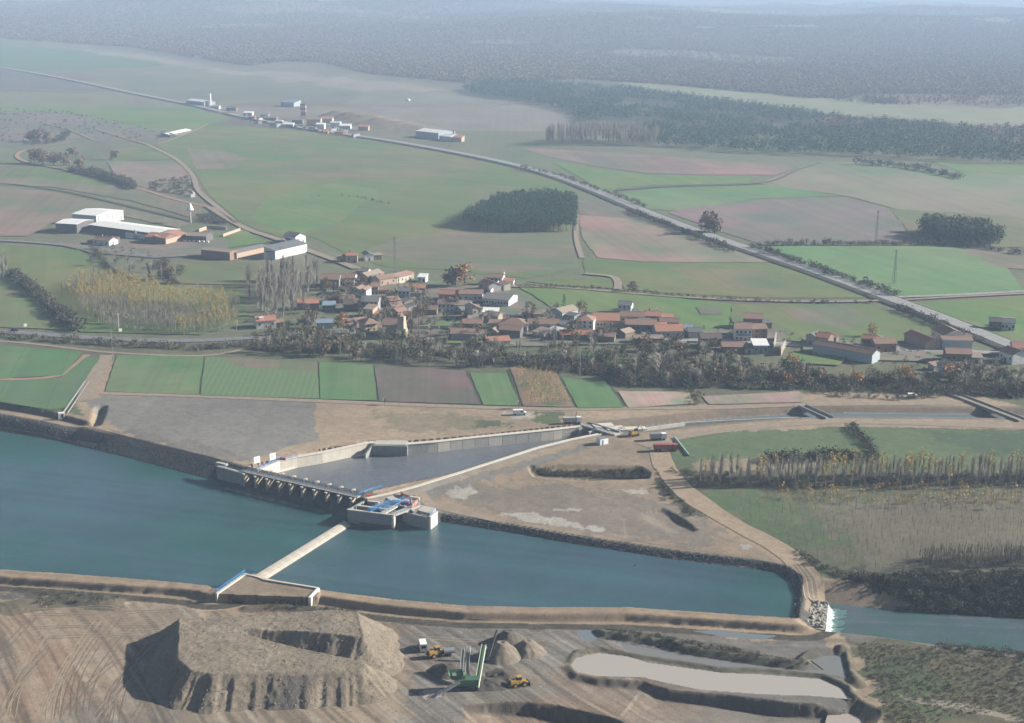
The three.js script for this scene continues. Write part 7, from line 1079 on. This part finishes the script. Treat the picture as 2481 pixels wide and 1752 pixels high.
loader(1060, 1590, 0.5, 'yellow wheel loader beside the white van', 0.85); loader(1258, 1662, 0.4, 'yellow wheel loader nearest the viewer, beside the green crusher', 0.82);
// white van
function van(px, py, turn, label, c, L = 5.4, h = 2.5) {
  const q = G(px, py), t = thing('van', label, 'van', q.x, q.y, q.z, turn);
  part(t, 'body', c, (b) => { const o = [[-L / 2, 0.4], [L / 2, 0.4], [L / 2, 1.2], [L / 2 - 0.9, 1.45], [L / 2 - 1.7, h], [-L / 2, h]].map(([x, y]) => [x, y]); const f = (z) => o.map(([x, y]) => [x, y, z]), A = f(1), B = f(-1); b.quad(A[0], A[1], A[2], A[3]).quad(A[0], A[3], A[4], A[5]).quad(B[3], B[2], B[1], B[0]).quad(B[5], B[4], B[3], B[0]); for (let i = 0; i < 6; i++) b.quad(A[(i + 1) % 6], A[i], B[i], B[(i + 1) % 6]); });
  part(t, 'windscreen', M.glass, (b) => b.quad([L / 2 - 0.88, 1.5, 0.85], [L / 2 - 0.88, 1.5, -0.85], [L / 2 - 1.6, h - 0.12, -0.85], [L / 2 - 1.6, h - 0.12, 0.85]));
  for (const z of [-1.02, 1.02]) part(t, 'side_window', M.glass, (b) => b.box(L / 2 - 2.1, 1.85, z, 1.1, 0.7, 0.04)); part(t, 'rear_window', M.glass, (b) => b.box(-L / 2 - 0.02, 1.8, 0, 0.04, 0.8, 1.5));
  for (const x of [-L / 2 + 1, L / 2 - 1]) for (const z of [-0.95, 0.95]) part(t, 'wheel', M.rubber, (b) => b.bar([x, 0.38, z - 0.14], [x, 0.38, z + 0.14], 0.38, 0.38, 12));
  return t;
}
van(1024, 1572, 1.75, 'white van parked beside the yellow wheel loader', M.white, 5.6, 2.7); van(1259, 1005, 0.05, 'long white van on the gravel yard below the yellow saplings', M.white, 6, 2.4); van(2250 - 40, 963, 0, 'small white van on the canal road at the right', M.white, 4.6, 2); 
// small car
function car(px, py, turn, label, c, base) {
  const q = G(px, py), t = thing('car', label, 'car', q.x, q.y + (base ?? 0.3), q.z, turn);
  part(t, 'body', c, (b) => b.box(0, 0.62, 0, 4.2, 0.6, 1.7)); const cab = part(t, 'cabin', M.glass, (b) => { const w = 0.75, v = (x, y, z) => [x, y, z]; b.quad(v(-1.7, 0.92, w), v(1.0, 0.92, w), v(0.4, 1.42, w - 0.1), v(-1.3, 1.42, w - 0.1)).quad(v(1.0, 0.92, -w), v(-1.7, 0.92, -w), v(-1.3, 1.42, -w + 0.1), v(0.4, 1.42, -w + 0.1)).quad(v(1.0, 0.92, w), v(1.0, 0.92, -w), v(0.4, 1.42, -w + 0.1), v(0.4, 1.42, w - 0.1)).quad(v(-1.7, 0.92, -w), v(-1.7, 0.92, w), v(-1.3, 1.42, w - 0.1), v(-1.3, 1.42, -w + 0.1)); });
  { const m = new MB(); m.box(-0.45, 1.44, 0, 1.7, 0.06, 1.3); shade(m.mesh('roof_panel', c, cab)); }
  for (const x of [-1.3, 1.3]) for (const z of [-0.78, 0.78]) part(t, 'wheel', M.rubber, (b) => b.bar([x, 0.32, z - 0.12], [x, 0.32, z + 0.12], 0.32, 0.32, 10));
}
car(36, 803, 0.05, 'dark blue car on the main road at the left', mat([0.03, 0.06, 0.14], { roughness: 0.4 }), 0.35); car(1722, 556, -0.42, 'white vehicle on the highway near the round tree', M.white, 2.5); car(2098, 684, -0.45, 'grey car on the highway above the side road', M.steel, 2.5); car(2001, 671, -0.4, 'dark car on the highway right of the tan field', M.black, 2.5); car(1855, 843, 0, 'white car on the street at the right of the village', M.white, 0.8); car(1195, 742, 0, 'bright white car below the columned hall', M.white, 0.2); car(1742, 562, -0.4, 'white car beside the round tree by the highway', M.white, 0.2);
// trucks
function truck(px, py, turn, label, cabC, loadC, L = 9) {
  const q = G(px, py), t = thing('truck', label, 'truck', q.x, q.y, q.z, turn);
  const cab = part(t, 'cab', cabC, (b) => b.box(L / 2 - 1.1, 1.75, 0, 2.1, 2.5, 2.4)); { const m = new MB(); m.box(L / 2 - 0.03, 2.25, 0, 0.06, 0.9, 2.1); shade(m.mesh('windscreen', M.glass, cab)); }
  part(t, 'load_bed', loadC, (b) => b.box(-1.2, 2.0, 0, L - 2.6, 1.9, 2.45)); part(t, 'chassis', M.dark, (b) => b.box(0, 0.8, 0, L - 0.4, 0.35, 1.2));
  for (const x of [L / 2 - 1.2, -L / 2 + 2.6, -L / 2 + 1.2]) for (const z of [-1.05, 1.05]) part(t, 'wheel', M.rubber, (b) => b.bar([x, 0.5, z - 0.2], [x, 0.5, z + 0.2], 0.5, 0.5, 12));
  return t;
}
truck(1386, 1026, 0.15, 'white truck with a loading crane beside the canal gate', M.white, M.conc, 8); { const q = G(1394, 1024), t = thing('truck_crane', 'small orange loading crane raised behind the white truck', 'crane', q.x, q.y, q.z); part(t, 'mast', M.orange, (b) => b.bar([0, 0, 0], [0.4, 5, 0], 0.25, 0.2, 6)); part(t, 'boom', M.steel, (b) => b.bar([0.4, 5, 0], [3.2, 2.6, 0], 0.18, 0.12, 6)); }
truck(1612, 1092, 0.02, 'red tipper truck standing by the haul road', mat([0.42, 0.08, 0.05]), mat([0.32, 0.09, 0.07]), 10); truck(1594, 1066, 0.1, 'white flatbed truck behind the red tipper', M.white, M.steel, 7);
// digger at the canal, site hut, green pipe
{
  const q = G(1536, 1056), t = thing('excavator', 'yellow excavator working at the canal beside the gate', 'excavator', q.x, q.y, q.z, 0.5);
  for (const z of [-1.1, 1.1]) part(t, 'crawler', M.black, (b) => b.box(0, 0.5, z, 3.6, 0.9, 0.6)); part(t, 'body', M.yellow, (b) => b.box(-0.6, 1.7, 0, 2.8, 1.3, 2.5)); part(t, 'cab', M.glass, (b) => b.box(0.5, 2.5, 0.7, 1.3, 1.6, 1)); part(t, 'boom', M.yellow, (b) => b.bar([0.8, 2, -0.3], [3, 4.4, -0.3], 0.28, 0.22, 6)); part(t, 'stick', M.yellow, (b) => b.bar([3, 4.4, -0.3], [4.8, 2.2, -0.3], 0.2, 0.15, 6)); part(t, 'bucket', M.steel, (b) => b.box(4.8, 1.8, -0.3, 0.9, 0.9, 1));
  const k = G(1460, 1078), h = thing('site_hut', 'white cabin container standing alone on the tan ground', 'site hut', k.x, k.y, k.z - 1.2, 0.6); part(h, 'wall', M.white, (b) => b.box(0, 1.35, 0, 4.2, 2.6, 2.5)); part(h, 'roof', M.steel, (b) => b.box(0, 2.72, 0, 4.4, 0.14, 2.7)); part(h, 'door', M.blueGrey, (b) => b.box(-0.8, 1.1, 1.27, 0.9, 2, 0.06));
  const a = G(1634, 1062), c = G(1669, 1106), p = thing('pipe', 'pale green pipe laid along the corner of the meadow', 'pipe', 0, 0, 0); for (let k = 0; k < 5; k++) part(p, 'pipe_section', mat([0.36, 0.55, 0.45]), (b) => { const f = (t) => [lerp(a.x, c.x, t), lerp(a.y, c.y, t) + 0.5, lerp(a.z, c.z, t)]; b.bar(f(k / 5), f((k + 0.96) / 5), 0.45, 0.45, 8); });
  const y = G(149, 1013), w = thing('concrete_shaft', 'small white concrete shaft at the left river road', 'shaft', y.x, y.y, y.z, 0.3); part(w, 'wall', M.white, (b) => b.box(0, 1, 0, 2.6, 3, 2)); part(w, 'opening', M.black, (b) => b.box(0.4, 1.2, 1.01, 1, 1.6, 0.06));
  const l0 = G(152, 1002), l1 = G(205, 925), g = thing('concrete_channel', 'narrow straight concrete channel running up from the river road', 'channel', 0, 0, 0); part(g, 'channel_wall', M.concGrey, (b) => b.wall(V2(l0.x, l0.z), V2(l1.x, l1.z), 0.5, -0.4, 0.5)); part(g, 'far_wall', M.concGrey, (b) => b.wall(V2(l0.x + 2, l0.z), V2(l1.x + 2, l1.z), 0.4, -0.4, 0.4));
}
// mobile crusher with conveyors
{
  const q = G(1148, 1668), t = thing('crusher', 'green mobile gravel crusher with raised conveyors', 'crusher', q.x, q.y, q.z, 0.1);
  part(t, 'crawler', M.black, (b) => b.box(-1.5, 0.6, 1.4, 5, 1.1, 0.7)); part(t, 'crawler', M.black, (b) => b.box(-1.5, 0.6, -1.4, 5, 1.1, 0.7)); part(t, 'body', M.green, (b) => b.box(-1.8, 2.2, 0, 6, 1.9, 2.6)); part(t, 'engine_box', M.greenPale, (b) => b.box(-4.2, 3.6, -0.6, 3.6, 1.2, 2.2));
  part(t, 'hopper', M.green, (b) => b.quad([-7, 5, 2], [-3, 5, 2], [-3.6, 3.4, 1], [-6.2, 3.4, 1]).quad([-3, 5, -2], [-7, 5, -2], [-6.2, 3.4, -1], [-3.6, 3.4, -1]).quad([-7, 5, -2], [-7, 5, 2], [-6.2, 3.4, 1], [-6.2, 3.4, -1]).quad([-3, 5, 2], [-3, 5, -2], [-3.6, 3.4, -1], [-3.6, 3.4, 1]));
  const conv = (name, m, a, c, w) => part(t, name, m, (b) => { const A = new THREE.Vector3(...a), C = new THREE.Vector3(...c), d = C.clone().sub(A), s = new THREE.Vector3(d.z, 0, -d.x).normalize().multiplyScalar(w / 2), pt = (P, k, y) => [P.x + s.x * k, P.y + y, P.z + s.z * k]; b.quad(pt(A, -1, 0), pt(C, -1, 0), pt(C, 1, 0), pt(A, 1, 0)); for (const k of [-1, 1]) b.bar(pt(A, k, -0.25), pt(C, k, -0.25), 0.16, 0.16, 4).bar(pt(A, k, 0.3), pt(C, k, 0.3), 0.1, 0.1, 4); });
  conv('main_conveyor', M.greenPale, [0.6, 1.2, 1.5], [3.6, 7.6, -11], 1.2); conv('side_conveyor', M.concGrey, [-1.8, 2.4, -3], [-0.6, 6.4, -12.5], 0.9); conv('side_conveyor', M.concGrey, [-3.4, 2.4, -3], [-2.2, 6, -12], 0.8); conv('feed_conveyor', M.concDark, [-4, 3, 1.5], [-10, 1, 4.5], 0.7);
  part(t, 'strut', M.green, (b) => b.bar([1.6, 0, -4], [2.2, 5, -5.5], 0.14, 0.14, 5)); part(t, 'strut', M.green, (b) => b.bar([-0.6, 0, -7], [-0.9, 5, -9], 0.12, 0.12, 5));
  const k = G(1182, 1603), s = thing('conveyor', 'long grey conveyor boom leaning over the pale sand cone', 'conveyor', k.x, k.y, k.z, 0); part(s, 'boom', M.steel, (b) => b.bar([0, 0.8, 0], [2.4, 7.6, -4], 0.35, 0.3, 6)); part(s, 'belt', M.black, (b) => b.bar([0.1, 1.25, 0], [2.5, 8.05, -4], 0.28, 0.28, 4)); part(s, 'support', M.steel, (b) => b.bar([0.8, 0, -2.4], [1.4, 4.6, -2.3], 0.15, 0.15, 5)); part(s, 'base', M.dark, (b) => b.box(0, 0.5, 0, 1.8, 0.9, 1.6));
  const c = G(1088, 1588), w = thing('water_tank', 'pale tank trailer beside the far yellow loader', 'tank', c.x, c.y, c.z, 0.3); part(w, 'tank', M.steel, (b) => b.bar([-1.6, 1.5, 0], [1.6, 1.5, 0], 0.9, 0.9, 12)); part(w, 'axle', M.rubber, (b) => b.bar([0, 0.4, -0.9], [0, 0.4, 0.9], 0.42, 0.42, 10));
}
// water towers, poles, pylons, signs
{
  const q = G(462, 540), t = thing('water_tower', 'white cone shaped water tank on a slim pole above the farm', 'water tower', q.x, q.y, q.z); part(t, 'pole', M.concPale, (b) => b.bar([0, -0.5, 0], [0, 9.5, 0], 0.55, 0.45, 10)); part(t, 'tank', M.white, (b) => b.bar([0, 9.4, 0], [0, 10.6, 0], 0.8, 2.9, 16).bar([0, 10.6, 0], [0, 15.4, 0], 2.9, 1.1, 16)); part(t, 'cap', M.white, (b) => b.bar([0, 15.4, 0], [0, 16, 0], 1.1, 0.3, 12));
  const k = G(466, 477), s = thing('pump_house', 'little white hut with pink roof behind the water tower', 'hut', k.x, k.y, k.z, 0.5); part(s, 'wall', M.white, (b) => b.box(0, 1.5, 0, 4, 4, 4)); part(s, 'roof', roofMat(ROOF.tan), (b) => b.bar([0, 3.4, 0], [0, 5.6, 0], 3.2, 0.1, 4));
  const f = G(989, 244), d = thing('storage_dome', 'tiny white dome on the far plain', 'dome', f.x, f.y, f.z); part(d, 'shell', M.white, (b) => { for (let i = 0; i < 4; i++) b.bar([0, 4 * Math.sin(i * 0.39), 0], [0, 4 * Math.sin((i + 1) * 0.39), 0], 4 * Math.cos(i * 0.39), 4 * Math.cos((i + 1) * 0.39) + 0.01, 14); });
  [[957, 662, 25, 'tall lattice power pole on the field edge above the village'], [2166, 688, 23, 'power pole in the brightest green field'], [2122, 592, 26, 'power pole on the grey brown fallow field'], [1405, 912, 14, 'pole at the edge of the tree belt above the right hand plots'], [273, 868, 15, 'thin pole by the dirt road left of the green plots'], [288, 802, 10, 'white topped post beside the main road'], [900, 660, 9, 'short pole behind the upper village roofs']].forEach(([x, y, h, label]) => {
    const p = G(x, y), o = thing('power_pole', label, 'pole', p.x, p.y, p.z, 0.4), m = /white/.test(label) ? M.white : M.steel;
    if (h > 20) { for (const [i, j] of [[-1, -1], [1, -1], [1, 1], [-1, 1]]) part(o, 'leg', M.concDark, (b) => b.bar([i * 0.9, 0, j * 0.9], [i * 0.25, h, j * 0.25], 0.16, 0.1, 4)); for (let k = 0; k < 6; k++) part(o, 'brace', M.concDark, (b) => { const a = k / 6, c = (k + 1) / 6, r = (t) => lerp(0.9, 0.25, t); b.bar([-r(a), a * h, r(a)], [r(c), c * h, r(c)], 0.08, 0.08, 4).bar([r(a), a * h, -r(a)], [-r(c), c * h, -r(c)], 0.08, 0.08, 4); }); part(o, 'crossarm', M.concDark, (b) => b.box(0, h - 1, 0, 5, 0.25, 0.25)); }
    else { part(o, 'post', m, (b) => b.bar([0, -0.3, 0], [0, h, 0], 0.16, 0.1, 6)); part(o, 'crossarm', m, (b) => b.box(0, h - 0.5, 0, 1.8, 0.2, 0.2)); }
  });
  [[62, 798, 'white road sign above the main road near the blue car'], [292, 810, 'white road sign by the bend of the main road']].forEach(([x, y, label]) => { const p = G(x, y), o = thing('road_sign', label, 'sign', p.x, p.y, p.z, 0.5); part(o, 'panel', M.white, (b) => b.box(0, 2.4, 0, 1.8, 1.6, 0.1)); part(o, 'post', M.steel, (b) => b.bar([0, -0.3, -0.1], [0, 2.6, -0.1], 0.07)); });
  [[1902, 1366], [1908, 1371], [2012 - 60, 1374], [1968 - 60, 1380], [1556, 1372]].forEach(([x, y], i) => { const p = onPlane(x - 20, y, WL), o = thing('snag', ['leftmost dark branch sticking out of the water near the right bank', 'second dark branch sticking out of the water near the right bank', 'third dark branch sticking out of the water near the right bank', 'dark driftwood floating near the right bank', 'lone dark driftwood in the middle of the lower pool'][i], 'driftwood', p.x, WL, p.z); part(o, 'branch', M.dark, (b) => b.bar([-1, -0.4, 0], [0.6, 0.7, 0.3], 0.16, 0.06, 5).bar([0, 0.1, 0], [0.9, 0.3, -0.7], 0.1, 0.04, 5)); });
}
renderer.render(scene, camera);
